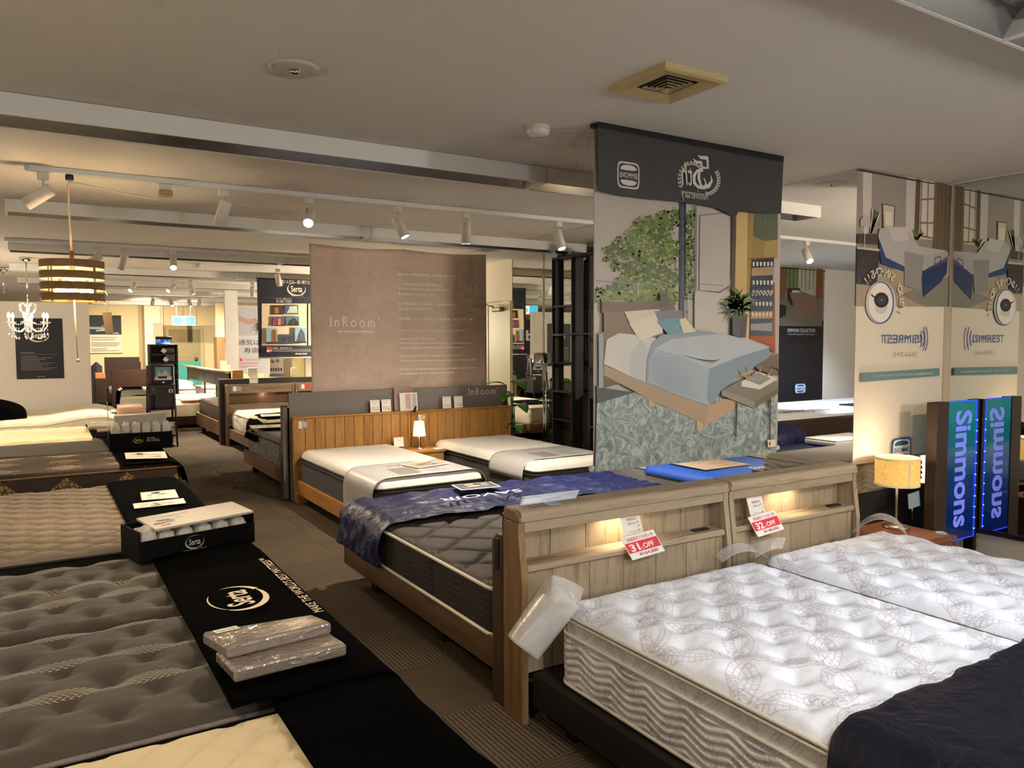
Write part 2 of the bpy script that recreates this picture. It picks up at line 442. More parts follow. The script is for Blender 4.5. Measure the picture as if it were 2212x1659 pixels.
# far pillars
pr = at(270, 700, y=21.5).x, at(318, 700, y=21.5).x
struct(MB().box(at(312, 700, y=22.3).x, at(352, 700, y=22.3).x, 22.3, 22.9, 0, H).build('wall_far_pillar', M('wall_pale', '#efe6cf', 0.8, var=0.02), org=(2.4, 22.5, 0)))
struct(MB().box(at(466, 700, y=20.5).x, 5.08, 20.5, 20.6, 0, H).build('wall_far_side', wally_m, org=(4.4, 20.5, 0)))
a, b = at(638, 790, y=17).x, at(662, 790, y=17).x
struct(MB().box(a, 5.08, 17, 17.25, 0, H).build('wall_far_column', M('wall_olive_cream', '#cbbf86', 0.8, var=0.02), org=(5, 17, 0)))

# ================================================================== CEILING FIXTURES
def trough(x0, x1, y, label, w=0.24, h=0.092, parts=True):
    t = thing('ceiling_light_trough', label, 'light fixture', ((x0+x1)/2, y, H-h), 'fluorescent troughs on the ceiling')
    z = H-h
    MB().box(x0, x1, y, y+0.012, z, H-0.002).box(x0, x1, y+w-0.012, y+w, z, H-0.002).build('housing', white_m, t)
    mb = MB()
    a, b = y+0.0125, y+w-0.0125
    mb.add([(x0+.012,a,z+.002),(x1-.012,a,z+.002),(x1-.012,a+.05,z+.075),(x0+.012,a+.05,z+.075),(x0+.012,b-.05,z+.075),(x1-.012,b-.05,z+.075),(x1-.012,b,z+.002),(x0+.012,b,z+.002)],
           [(0,1,2,3),(3,2,5,4),(4,5,6,7)])
    mb.build('reflector', silver_m, t)
    for x in (x0, x1-0.012): MB().box(x, x+0.012, y+0.012, y+w-0.012, z, H-0.002, c=0.002).build('end_cap', white_m, t)
    for x in (x0+0.03, x1-0.07): MB().box(x, x+0.04, y+w/2-0.02, y+w/2+0.02, z+0.03, z+0.075, c=0.004).build('lamp_holder', white_m, t)
    return t
BY = [1.05, 3.795, 6.56, 9.28, 11.85, 14.3, 16.7, 19.1, 21.3]
ordn = ['nearest to the camera', 'second', 'third', 'fourth', 'fifth', 'sixth', 'seventh', 'eighth', 'farthest']
for k, y in enumerate(BY):
    xa = [-2.5, -2.5, -0.15, -0.2, -0.25, -0.2, 0.3, 0.8, 1.2][k]
    xj = [2.60, 2.595, 2.585, 2.55, 2.6, 2.2, 2.8, 3.0, 3.2][k]
    xe = [5.1, 5.12, 5.0, 5.0, 5.0, 5.0, 5.0, 5.0, 5.0][k]
    trough(xa, xj-0.002, y, f'long white ceiling light trough, left half of the {ordn[k]} row')
    trough(xj+0.002, xe, y, f'long white ceiling light trough, right half of the {ordn[k]} row')
def track(x0, x1, y, label):
    t = thing('lighting_track', label, 'track', ((x0+x1)/2, y, H-0.035), 'lighting tracks')
    MB().box(x0, x1, y-0.017, y+0.017, H-0.035, H-0.001, c=0.003).build('rail', white_m, t)
    for x in (x0-0.022, x1): MB().box(x, x+0.022, y-0.018, y+0.018, H-0.036, H-0.001, c=0.006).build('end_cap', M('end_cap', '#c9c7c2', 0.5), t)
TY = 5.27
track(0.0, 4.6, TY, 'white lighting track carrying the near row of spotlights and the pendant')
track(-0.2, 3.4, 9.02, 'white lighting track on the ceiling in front of the fourth trough')
track(4.9, 8.4, 5.05, 'white lighting track over the alcove beyond the big banner')
track(0.6, 4.8, 13.2, 'white lighting track far down the room over the white partition')
track(1.2, 4.8, 17.9, 'farthest white lighting track before the exit sign')
track(0.9, 4.9, -0.25, 'added white lighting track behind the viewer, carrying unseen fill spotlights')  # added out of view to carry the extra spotlights
track(-2.4, 0.6, 1.0, 'added white lighting track out of view over the black covered beds')  # unseen, added to hold the fill spotlights on the left

spot_w = M('spot_white', '#cfcabf', 0.5, var=0.02)
lensw = emis('lens_warm', '#ffd9a0', 60); lensc = emis('lens_cool', '#eaf4ff', 60)
lens_off = M('lens_dark', '#2a2a2a', 0.2)
def spot(x, y, aim, label, color=None, power=0.0, size=50, scale=1.0, ztop=None, blend=0.7, glow=True):
    zt = ztop if ztop is not None else H-0.035; s = scale
    t = thing('spotlight', label, 'spotlight', (x, y, zt), 'track spotlights')
    MB().box(x-0.03*s, x+0.03*s, y-0.016*s, y+0.016*s, zt-0.045*s, zt, c=0.004).build('adapter', spot_w, t)
    MB().tube([(x, y, zt-0.04*s), (x, y, zt-0.125*s)], 0.006*s, 8).build('stem', spot_w, t)
    d = Vector(aim).normalized(); q = d.to_track_quat('Z', 'Y').to_matrix().to_4x4()
    c = Vector((x, y, zt-0.125*s)) + d*0.03*s; Mx = Matrix.Translation(c) @ q
    R = 0.0375*s; L = 0.082*s
    MB().lathe([(0, -L), (R*0.9, -L), (R, -L+0.006*s), (R, L), (R*0.88, L), (R*0.8, L-0.02*s)], 22, M=Mx).build('body', spot_w, t)
    on = color is not None
    MB().lathe([(0, L-0.016*s), (R*0.82, L-0.016*s)], 22, M=Mx).build('lens', (lensc if color == COOL else lensw) if on and glow else lens_off, t)
    if on: lamp('lamp', c + d*(L+0.004), d, power, color, size, blend, 0.02, t)
    return t
# near track
spot(0.07, TY, (-0.78, 0.25, -0.55), 'white spotlight at the left end of the near track, tipped to the left', WARM, 88, 60)
spot(1.07, TY, (-0.28, 0.22, -0.9), 'unlit looking white spotlight between the pendant plug and the glaring warm one', WARM, 57, 60)
spot(1.63, TY, (-0.30, -0.72, -0.55), 'glaring warm spotlight on the near track turned to the viewer', WARM, 132, 60)
spot(2.29, TY, (0.33, -0.30, -0.9), 'cool spotlight on the near track tilted to the right', COOL, 132, 55)
spot(2.85, TY, (0.02, 0.06, -1.0), 'white spotlight on the near track hanging straight down', NEUT, 330, 150, blend=1.0)
spot(3.72, TY, (0.06, -0.34, -0.9), 'cool glaring spotlight at the right end of the near track', COOL, 165, 60)
# track over the alcove
spot(6.6, 5.05, (-0.25, -0.55, -0.7), 'glaring warm spotlight over the alcove beyond the big banner', NEUT, 198, 70)
spot(7.9, 5.05, (0.2, 0.6, -0.75), 'spotlight over the alcove aimed at the hanging collection banner', COOL, 300, 80)
# second track
def farspot(px, py, aim, label, col=None, p=0, y=None, s=1.0):
    q = at(px, py, y=y); spot(q.x, y, aim, label, col, p, 100 if p > 600 else 70, s, glow=True)
farspot(208, 540, (-0.75, 0.1, -0.5), 'white spotlight right of the pendant cord tipped to the left', WARM, 135, 9.02)
farspot(266, 545, (-0.3, 0.1, -0.9), 'white spotlight behind the pendant lamp hanging almost straight', WARM, 135, 9.02)
farspot(374, 555, (-0.1, -0.7, -0.6), 'glaring warm spotlight on the second track turned to the viewer', WARM, 225, 9.02)
farspot(372, 600, (-0.7, -0.5, -0.6), 'glaring warm spotlight on the third track tipped left', WARM, 270, 13.2)
farspot(289, 627, (-0.5, -0.5, -0.7), 'glaring warm spotlight right behind the pendant shade', WARM, 270, 13.2)
farspot(412, 625, (0.35, -0.2, -0.9), 'glaring spotlight above the white mattresses, upper of two', NEUT, 700, 13.2)
farspot(545, 618, (0.1, 0.3, -0.9), 'unlit white spotlight left of the black hotel board', None, 0, 13.2)
farspot(600, 588, (0.25, 0.2, -0.9), 'unlit white spotlight in front of the black hotel board', None, 0, 10.6)
farspot(409, 645, (0.2, -0.35, -0.9), 'glaring spotlight above the white mattresses, lower of two', NEUT, 700, 17.9)
farspot(369, 650, (0.2, -0.5, -0.8), 'glaring warm spotlight just left above the exit sign', WARM, 540, 17.9)
farspot(431, 655, (0.0, 0.75, -0.6), 'glaring cool spotlight just right above the exit sign', NEUT, 675, 17.9)
farspot(330, 648, (0.0, 0.8, -0.6), 'far spotlight washing the cream wall behind the black shelf', WARM, 720, 17.9)
# fill spotlights added out of view, behind the viewer / over the near beds
spot(2.6, -0.25, (0.0, 0.75, -0.9), 'added cool fill spotlight, unseen behind the viewer, aimed at the tufted mattress', COOL, 140, 50)
spot(3.7, -0.25, (-0.05, 0.8, -0.9), 'added cool fill spotlight, unseen behind the viewer, aimed at the second tufted mattress', COOL, 112, 50)
spot(1.2, -0.25, (0.35, 0.8, -0.6), 'added neutral fill spotlight, unseen behind the viewer, aimed at the wooden headboards', NEUT, 112, 60)
spot(4.7, -0.25, (-0.1, 0.95, -0.35), 'added warm fill spotlight, unseen behind the viewer, aimed at the hanging banner', WARM, 96, 60)
spot(-0.6, 1.0, (0.25, 0.75, -0.9), 'added warm fill spotlight, out of view over the dark quilted mattresses', WARM, 90, 75)
spot(0.3, 1.0, (0.1, -0.1, -1.0), 'added warm fill spotlight, out of view over the near cream mattress', WARM, 88, 70)

# pendant feed on the near track
t = thing('cord_plug', 'small plug box on the near track feeding the pendant cord', 'plug', (0.717, TY, H-0.11))
MB().box(0.68, 0.755, TY-0.02, TY+0.02, H-0.075, H-0.036, c=0.005).build('adapter', spot_w, t)
MB().box(0.682, 0.762, TY-0.025, TY+0.025, H-0.115, H-0.075, c=0.006).build('plug', M('plug_tan', '#a08a63', 0.6), t)

# pendant lamp
def pendant():
    x, y = 0.204, TY+0.06; z0, z1 = 1.845, 2.085; R = 0.172
    t = thing('pendant_lamp', 'wooden slatted drum pendant lamp hanging from the near track', 'pendant lamp', (x, y, z0))
    wd = wood('shade_wood', '#8a6b42', '#6d5130', 'z', 0.6, 0.55)
    hh = (z1-z0-3*0.02)/4
    for k in range(4):
        a = z0+k*(hh+0.02)
        MB().lathe([(R, a), (R, a+hh), (R-0.004, a+hh), (R-0.004, a), (R, a)], 56, (x, y, 0)).build('shade_ring', wd, t)
    for k in range(4):
        an = radians(40+90*k)
        px, py = x+(R-0.008)*cos(an), y+(R-0.008)*sin(an)
        MB().tube([(px, py, z0+0.005), (px, py, z1-0.005)], 0.0035, 6).build('rib', black_m, t)
    MB().tube([(x-R+0.01, y, z1-0.03), (x+R-0.01, y, z1-0.03)], 0.005, 6).tube([(x, y-R+0.01, z1-0.03), (x, y+R-0.01, z1-0.03)], 0.005, 6).build('crossbar', black_m, t)
    MB().lathe([(0.0, z1+0.06), (0.012, z1+0.06), (0.012, z1), (0.016, z1-0.02), (0.016, z1-0.08), (0, z1-0.08)], 14, (x, y, 0)).build('stem', M('brass_brown', '#8a5a2a', 0.4), t)
    be = emis('bulb_pendant', '#ffd890', 70)
    for k, (dx, dy) in enumerate(((-0.062, -0.05), (0.068, -0.04), (0.0, 0.07))):
        c = Vector((x+dx, y+dy, z0+0.052))
        b = MB().lathe([(0.001, -0.03), (0.026, -0.024), (0.038, -0.006), (0.034, 0.012), (0.018, 0.03), (0.013, 0.04)], 16, c).build('bulb', be, t)
        MB().lathe([(0.014, 0.04), (0.015, 0.075), (0.0, 0.08)], 12, c).build('socket', M('socket_white', '#d8d2c6', 0.5), b)
    point('lamp', (x, y, z0+0.15), 22, WARM, 0.02, t)
    cord = M('cord_cream', '#d8c8a4', 0.7)
    MB().tube([(x, y, z1+0.05), (x-0.004, y, 2.3), (x-0.008, y-0.03, H-0.10), (x-0.002, TY, H-0.075)], 0.006, 8).build('cord', cord, t)
    MB().box(x-0.022, x+0.022, TY-0.012, TY+0.012, H-0.07, H-0.036, c=0.006).build('hook', black_m, t)
    MB().tube([(x, TY, H-0.08), (x+0.06, TY, H-0.083), (x+0.30, TY, H-0.12), (x+0.48, TY, H-0.135), (x+0.51, TY, H-0.118)], 0.0045, 6).build('feed_cord', cord, t)
    MB().tube([(x+0.004, y, z0+0.02), (x+0.008, y, 1.66), (x+0.012, y, 1.50)], 0.004, 6).build('pull_string', cord, t)
    MB().lathe([(0, -0.012), (0.009, -0.008), (0.012, 0), (0.008, 0.009), (0.002, 0.014)], 12, (x+0.013, y, 1.49)).build('pull_knob', M('knob_cream', '#cdb98a', 0.5), t)
    # price tag on a loop
    tx, ty = x+R*0.97, y-0.03
    MB().tube([(tx, ty, 1.915), (tx+0.022, ty, 1.87), (tx+0.012, ty, 1.815), (tx-0.002, ty, 1.82), (tx+0.0, ty, 1.86), (tx+0.008, ty, 1.815), (tx+0.01, ty, 1.785)], 0.0018, 5).build('tag_string', cord, t)
    e = MB(); e.add([(tx-0.018, ty, 1.78), (tx+0.032, ty-0.004, 1.783), (tx+0.04, ty-0.006, 1.655), (tx-0.004, ty, 1.65)], [(0,1,2,3)]); e.build('price_tag', M('tag_paper', '#b79f7c', 0.8), t, solid=0.002)
pendant()

# recessed speaker disc, detectors, square diffuser
def disc(x, y, r, label, hole=True):
    t = thing('ceiling_speaker', label, 'ceiling fixture', (x, y, H))
    MB().lathe([(0, H-0.012), (r*0.9, H-0.012), (r, H-0.008), (r*1.01, H-0.0005)], 48, (x, y, 0)).build('plate', M('plate_grey', '#b8b1a5', 0.55, var=0.02), t)
    MB().lathe([(0.014, H-0.02), (0.016, H-0.0125), (0.022, H-0.0122)], 20, (x, y, 0)).build('grille_ring', chrome_m, t)
    for k in range(6):
        an = k*pi/3; MB().lathe([(0, -0.018), (0.004, -0.017), (0.005, -0.012)], 8, (x+0.009*cos(an), y+0.009*sin(an), H)).build('pin', chrome_m, t)
disc(0.856, 2.918, 0.093, 'round flat ceiling plate with small shiny centre at upper left')
disc(4.45, 3.22, 0.10, 'round flat ceiling plate right of the big hanging banner')
def detector(x, y, r, label, z=H):
    t = thing('smoke_detector', label, 'smoke detector', (x, y, z), 'round ceiling detectors')
    MB().lathe([(r, z), (r, z-r*0.32), (r*0.97, z-r*0.34), (0, z-r*0.34)], 32, (x, y, 0)).build('base', M('detector_base', '#bdb4a2', 0.5), t)
    MB().lathe([(r*0.97, z-r*0.345), (r*0.9, z-r*0.62), (r*0.6, z-r*0.78), (0, z-r*0.84)], 32, (x, y, 0)).build('dome', M('detector_dome', '#c9c8c0', 0.25, spec=0.6), t)
detector(2.075, 3.11, 0.058, 'white round smoke detector left of the big hanging banner')
q = at(427, 574, z=H-0.03); detector(q.x, q.y, 0.07, 'small smoke detector far down between the troughs')
def diffuser():
    x0, x1, y0, y1 = 1.995, 2.325, 2.14, 2.487
    x, y = (x0+x1)/2, (y0+y1)/2; t = thing('air_diffuser', 'square yellowed ceiling air diffuser with stepped louvers', 'air vent', (x, y, H))
    m = M('aged_cream', '#b39f72', 0.6, var=0.06, vs=9)
    h = (x1-x0)/2
    def rg(mb, a, b, za, zb):
        V = [(x-a,y-a,za),(x+a,y-a,za),(x+a,y+a,za),(x-a,y+a,za),(x-b,y-b,zb),(x+b,y-b,zb),(x+b,y+b,zb),(x-b,y+b,zb)]
        mb.add(V, [(0,1,5,4),(1,2,6,5),(2,3,7,6),(3,0,4,7)])
    mb = MB(); rg(mb, h, h*0.99, H, H-0.02); rg(mb, h*0.99, h*0.90, H-0.02, H-0.026); rg(mb, h*0.90, h*0.52, H-0.026, H-0.012); mb.build('frame', m, t)
    mb = MB(); rg(mb, h*0.52, h*0.50, H-0.012, H+0.0); mb.add([(x-h*.5,y-h*.5,H-0.001),(x+h*.5,y-h*.5,H-0.001),(x+h*.5,y+h*.5,H-0.001),(x-h*.5,y+h*.5,H-0.001)], [(0,1,2,3)]); mb.build('throat', M('throat_dark', '#1d1812', 0.9), t)
    for k in range(4):
        a = h*(0.44-0.10*k); mb = MB(); rg(mb, a, a*0.9-0.002, H-0.016-0.004*k, H-0.008-0.004*k); mb.build('louver_ring', m, t)
    mb = MB(); a = h*0.09; mb.add([(x-a,y-a,H-0.03),(x+a,y-a,H-0.03),(x+a,y+a,H-0.03),(x-a,y+a,H-0.03)], [(3,2,1,0)]); mb.build('centre_plate', m, t)
diffuser()

# exit signs
def exit_sign(x, y, z, w, h, label, flip=False, ang=0):
    t = thing('exit_sign', label, 'exit sign', (x, y, z))
    MB().box(x-w/2, x+w/2, y, y+0.06, z, z+h, c=0.008).build('case', M('sign_case', '#ddd8c8', 0.5), t)
    MB().box(x-w*0.46, x+w*0.46, y-0.004, y, z+h*0.1, z+h*0.92).build('face', emis('exit_cyan', '#10b4d8', 1.6), t)
    p = Print((x-w/2, y-0.004, z), (1,0,0), (0,0,1), step=0.001)
    p.rect(w*0.40, h*0.1, w*0.60, h*0.92, emis('exit_white', '#e8f0d0', 1.8)); k = M('exit_dark', '#0a4a44', 0.6)
    p.disc(w*0.52, h*0.72, w*0.016, w*0.016, k); p.stroke([(w*.515,h*.66),(w*.49,h*.42)], w*.03, k); p.stroke([(w*.49,h*.44),(w*.53,h*.2)], w*.02, k); p.stroke([(w*.49,h*.44),(w*.455,h*.24)], w*.02, k); p.stroke([(w*.47,h*.6),(w*.55,h*.55)], w*.016, k)
    p.text('非常口', w*0.66, h*0.3, h*0.18, emis('exit_white', '#e8f0d0', 1.8), w=w*0.13)
    p.build('pictogram', t)
    for dx in (-0.3, 0.3): MB().tube([(x+dx*w, y+0.03, z+h), (x+dx*w, y+0.03, H)], 0.008, 6).build('hanger', white_m, t)
q0, q1 = at(372, 703, y=20.3), at(422, 683, y=20.3)
exit_sign((q0.x+q1.x)/2, 20.3, q0.z, q1.x-q0.x, q1.z-q0.z, 'lit cyan emergency exit sign above the khaki louvered door')
exit_sign(-1.45, 18.0, 2.32, 0.75, 0.26, 'lit cyan exit sign far left, seen only in the narrow mirror')

# globe lamps added out of view or behind the taupe banner for ambient light
def globe(x, y, z, power, label, r=0.15, col=(1.0, 0.86, 0.68)):
    t = thing('added_globe_lamp', label, 'floor lamp', (x, y, 0), 'added fill globe lamps')
    MB().lathe([(0, 0), (0.14, 0), (0.14, 0.015), (0.03, 0.03), (0, 0.03)], 24, (x, y, 0)).build('base', chrome_m, t)
    MB().tube([(x, y, 0.02), (x, y, z-r*0.95)], 0.011, 8).build('pole', chrome_m, t)
    m = NT('fill_globe_glow'); m.col('#000000'); m.b.inputs['Emission Color'].default_value = (*col, 1); m.b.inputs['Emission Strength'].default_value = power*LK/(4*pi*pi*r*r)
    MB().lathe([(r*sin(pi*k/12), -r*cos(pi*k/12)) for k in range(13)], 24, (x, y, z)).build('globe', m.mat, t)
globe(1.3, -1.3, 1.75, 95, 'added fill globe lamp behind the viewer', col=(.95, .95, 1.0))
globe(4.3, -1.2, 1.85, 140, 'added fill globe lamp behind the viewer on the mirror side', col=(1, .95, .90))
globe(-1.9, 1.2, 1.8, 34, 'added fill globe lamp left of the viewer')
globe(-2.0, 4.0, 1.85, 30, 'added fill globe lamp left of the zigzag mattresses')
globe(-2.2, 10.5, 1.85, 230, 'added fill globe lamp left of the cream mattress')
globe(4.25, 10.5, 1.7, 150, 'added fill globe lamp hidden behind the taupe banner, nearer one')
globe(6.4, 2.3, 1.9, 230, 'added fill globe lamp in the alcove behind the cream banner')
globe(4.75, 13.9, 1.6, 190, 'added fill globe lamp behind the taupe banner, farther one')
globe(-3.5, 16.2, 1.7, 170, 'added fill globe lamp behind the white partition')
# ================================================================== MATTRESSES AND CLOTH
def rrect(x0, x1, y0, y1, r, n=8, step=0.03):
    P = []; cs = [(x1-r, y0+r, -90), (x1-r, y1-r, 0), (x0+r, y1-r, 90), (x0+r, y0+r, 180)]
    for k, (cx, cy, a0) in enumerate(cs):
        for i in range(n+1):
            a = radians(a0+90*i/n); P.append((cx+r*cos(a), cy+r*sin(a)))
        nx, ny, na = cs[(k+1) % 4]; a = radians(na); e = (nx+r*cos(a), ny+r*sin(a)); s = P[-1]
        m = int(hypot(e[0]-s[0], e[1]-s[1])/step)
        for i in range(1, m): P.append((s[0]+(e[0]-s[0])*i/m, s[1]+(e[1]-s[1])*i/m))
    return P
def mattress(label, x0, x1, y0, y1, z0, z1, top_m, side_m, pat=None, spat=None, res=0.02, r=0.06, edge=0.055, drop=0.05,
             cords=(), cord_m=None, cord_r=0.008, group=None, name='mattress', seams=(), zfun=None, sres=None):
    t = thing(name, label, 'mattress', ((x0+x1)/2, (y0+y1)/2, z0), group)
    nx, ny = max(8, int((x1-x0)/res)), max(8, int((y1-y0)/res))
    def ends(a, b, n):
        g = np.linspace(0, 1, n+1); return a + (b-a)*g
    xs, ys = ends(x0, x1, nx), ends(y0, y1, ny); X, Y = np.meshgrid(xs, ys, indexing='ij')
    d = np.minimum(np.minimum(X-x0, x1-X), np.minimum(Y-y0, y1-Y)); q = np.clip(d/edge, 0, 1)
    prof = np.sqrt(np.clip(1-(1-q)**2, 0, 1)); Z = z1-drop + drop*prof
    if pat is not None: Z = Z + pat(X-x0, Y-y0)*np.clip(d/0.05, 0, 1)
    if zfun is not None: Z = Z + zfun(X, Y)
    qx = np.clip(X, x0+r, x1-r); qy = np.clip(Y, y0+r, y1-r); dx, dy = X-qx, Y-qy
    hy = np.hypot(dx, dy); s = np.where(hy > 1e-9, np.maximum(abs(dx), abs(dy))/np.maximum(hy, 1e-9), 1)
    MB().grid(np.stack([qx+dx*s, qy+dy*s, Z], -1)).build('top_panel', top_m, t)
    per = rrect(x0, x1, y0, y1, r, step=res*1.2); n = len(per); nz = max(4, int((z1-drop-z0)/(sres or res))+1)
    acc = [0]
    for i in range(1, n): acc.append(acc[-1]+hypot(per[i][0]-per[i-1][0], per[i][1]-per[i-1][1]))
    S = np.array(acc); PX = np.array(per); nrm = np.roll(PX, -1, 0)-np.roll(PX, 1, 0); L = np.hypot(nrm[:, 0], nrm[:, 1])[:, None]; nrm = np.stack([nrm[:, 1], -nrm[:, 0]], -1)/L
    zz = np.linspace(z0, z1-drop, nz); SS, ZZ = np.meshgrid(S, zz, indexing='ij'); tt = (ZZ-z0)/(z1-drop-z0)
    off = -0.010*(1-np.sin(pi*np.clip(tt, 0, 1))**0.5)
    if spat is not None: off = off + spat(SS, ZZ-z0)*np.clip(np.minimum(tt, 1-tt)*8, 0, 1)
    G = np.stack([PX[:, None, 0]+nrm[:, None, 0]*off, PX[:, None, 1]+nrm[:, None, 1]*off, ZZ], -1)
    if zfun is not None: G[:, :, 2] += zfun(G[:, :, 0], G[:, :, 1])*tt
    MB().grid(G, closed=True).build('side_border', side_m, t)
    for zc in cords:
        pth = [(px, py, zc + (float(zfun(px, py)) if zfun is not None else 0)) for px, py in rrect(x0-0.004, x1+0.004, y0-0.004, y1+0.004, r, step=0.06)]
        MB().tube(pth, cord_r, 7, closed=True).build('piping', cord_m or side_m, t)
    return t
def wrap(a, p): return (a + p/2) % p - p/2
def tuft(a=0.2, b=0.2, depth=0.03, w=0.05, wrk=0.006, seed=1):
    def f(u, v):
        d1 = np.hypot(wrap(u-a/2, a), wrap(v-b/2, b)); d2 = np.hypot(wrap(u, a), wrap(v, b)); d = np.minimum(d1, d2)
        an = np.arctan2(wrap(v, b/2), wrap(u, a/2))
        return -depth*np.exp(-(d/w)**1.3) + wrk*wr(u, v, seed, 2.2) + 0.004*np.cos(4*an)*np.exp(-(d/(w*2))**2)
    return f
def altline(p, L, A, depth, w):
    """stitched lines that bulge towards each other in turn, leaving leaf shaped pads"""
    def f(u, v):
        k = np.floor(v/p); t = v/p-k; sg = np.where(k % 2 == 0, 1.0, -1.0); s = A*np.sin(2*pi*u/L)
        d = np.minimum(np.abs(t - sg*s), np.abs(t - 1 + sg*s))*p
        d = np.minimum(d, np.abs(t + 1 - (-sg)*s)*p); d = np.minimum(d, np.abs(t - 2 - sg*s)*p)
        return depth*(1-np.exp(-(d/w)**1.2)) - depth
    return f
def leaf(p=0.085, L=0.24, A=0.30, depth=0.012): return altline(p, L, 0.45, depth, 0.014)
def ogee(p=0.16, L=0.30, depth=0.014): return altline(p, L, 0.44, depth, 0.020)
def tick(a=0.13, b=0.11, depth=0.006, seed=2):
    def f(u, v):
        k = np.floor(v/b); uu = u+(k % 2)*a/2; d = abs(wrap(v+0.02*np.sin(2*pi*uu/a), b)); m = np.clip(np.cos(2*pi*uu/a), 0, 1)
        return -depth*np.exp(-(d/0.012)**2)*m + 0.002*wr(u, v, seed, 2.0)
    return f
def ribs(p=0.05, depth=0.004):
    return lambda u, v: depth*np.sin(2*pi*v/p + 2.0*np.sin(2*pi*u/0.3))
def swave(depth=0.005, p=0.022, L=0.16):
    return lambda s, z: depth*np.abs(np.sin(pi*(z/p + 1.2*np.abs(wrap(s, L)/L*2)**0.8)))
def drape(name, label, cat, m, path, b0, b1, axis, nb=60, step=0.02, wob=0.006, seed=3, edge=0.012, solid=0.003, group=None, sag=None, org=None, parent=None, wscale=1.5):
    """cloth: section path [(a, z)...] across `axis` ('x' or 'y'), running from b0 to b1 along the other axis"""
    P = [Vector((a, z)) for a, z in path]; pts = []
    for i in range(len(P)-1):
        L = (P[i+1]-P[i]).length; n = max(1, int(L/step))
        for k in range(n): pts.append(P[i].lerp(P[i+1], k/n))
    pts.append(P[-1]); sm = [Vector(p) for p in pts]
    for _ in range(3): sm = [sm[0]] + [(sm[i-1]+sm[i]*2+sm[i+1])/4 for i in range(1, len(sm)-1)] + [sm[-1]]
    A = np.array([p.x for p in sm]); Zp = np.array([p.y for p in sm]); n = len(A)
    tg = np.gradient(np.stack([A, Zp], -1), axis=0); tg /= np.maximum(np.hypot(tg[:, 0], tg[:, 1])[:, None], 1e-9); nr = np.stack([-tg[:, 1], tg[:, 0]], -1)
    if nr[n//3, 1] < 0: nr = -nr
    s = np.cumsum(np.r_[0, np.hypot(np.diff(A), np.diff(Zp))])
    bt = np.linspace(0, 1, nb+1); S, B = np.meshgrid(s, bt, indexing='ij')
    bb0 = b0 + edge*wr(s, s*0+3, seed+5, 2.5); bb1 = b1 + edge*wr(s, s*0+9, seed+6, 2.5)
    BB = bb0[:, None]*(1-B) + bb1[:, None]*B
    w = wob*(wr(S, BB, seed, wscale)+0.9)
    ends = edge*wr(bt, bt*0+1, seed+8, 4*abs(b1-b0))
    AA = A[:, None] + nr[:, 0][:, None]*w; ZZ = Zp[:, None] + nr[:, 1][:, None]*w
    fr = np.zeros_like(S); fr[-1] = 1; k = max(2, n//6); fr[-k:] = np.linspace(0, 1, k)[:, None]
    AA = AA + tg[-1, 0]*fr*ends[None, :]; ZZ = ZZ + tg[-1, 1]*fr*ends[None, :]
    if sag is not None: ZZ = ZZ + sag(AA, BB) if axis == 'x' else ZZ + sag(BB, AA)
    G = np.stack([AA, BB, ZZ], -1) if axis == 'x' else np.stack([BB, AA, ZZ], -1)
    o = MB().grid(G).build(name, m, parent, org=None if parent else (org or (float(G[:, :, 0].mean()), float(G[:, :, 1].mean()), float(G[:, :, 2].min()))), solid=solid)
    if label: tag(o, label, cat, group)
    return o
def satin(name, col, rough=0.35, sheen=0.0):
    if name in MATS: return MATS[name]
    t = NT(name); t.set(rough=rough, spec=0.3, sheen=sheen); v = t.coord()
    t.col(t.mix(t.noise(v, 5, 3), col, col)); t.bump(t.noise(v, 9, 4, 0.55, 1.6), 0.5, 0.03); MATS[name] = t.mat; return t.mat
velvet = M('black_velvet', '#050506', 0.95, spec=0.01, var=0.3, vs=3, bump=0.1, bs=80)
navy = satin('navy_satin', '#10143f', 0.45)
navy_d = satin('navy_satin_deep', '#080a1c', 0.5)

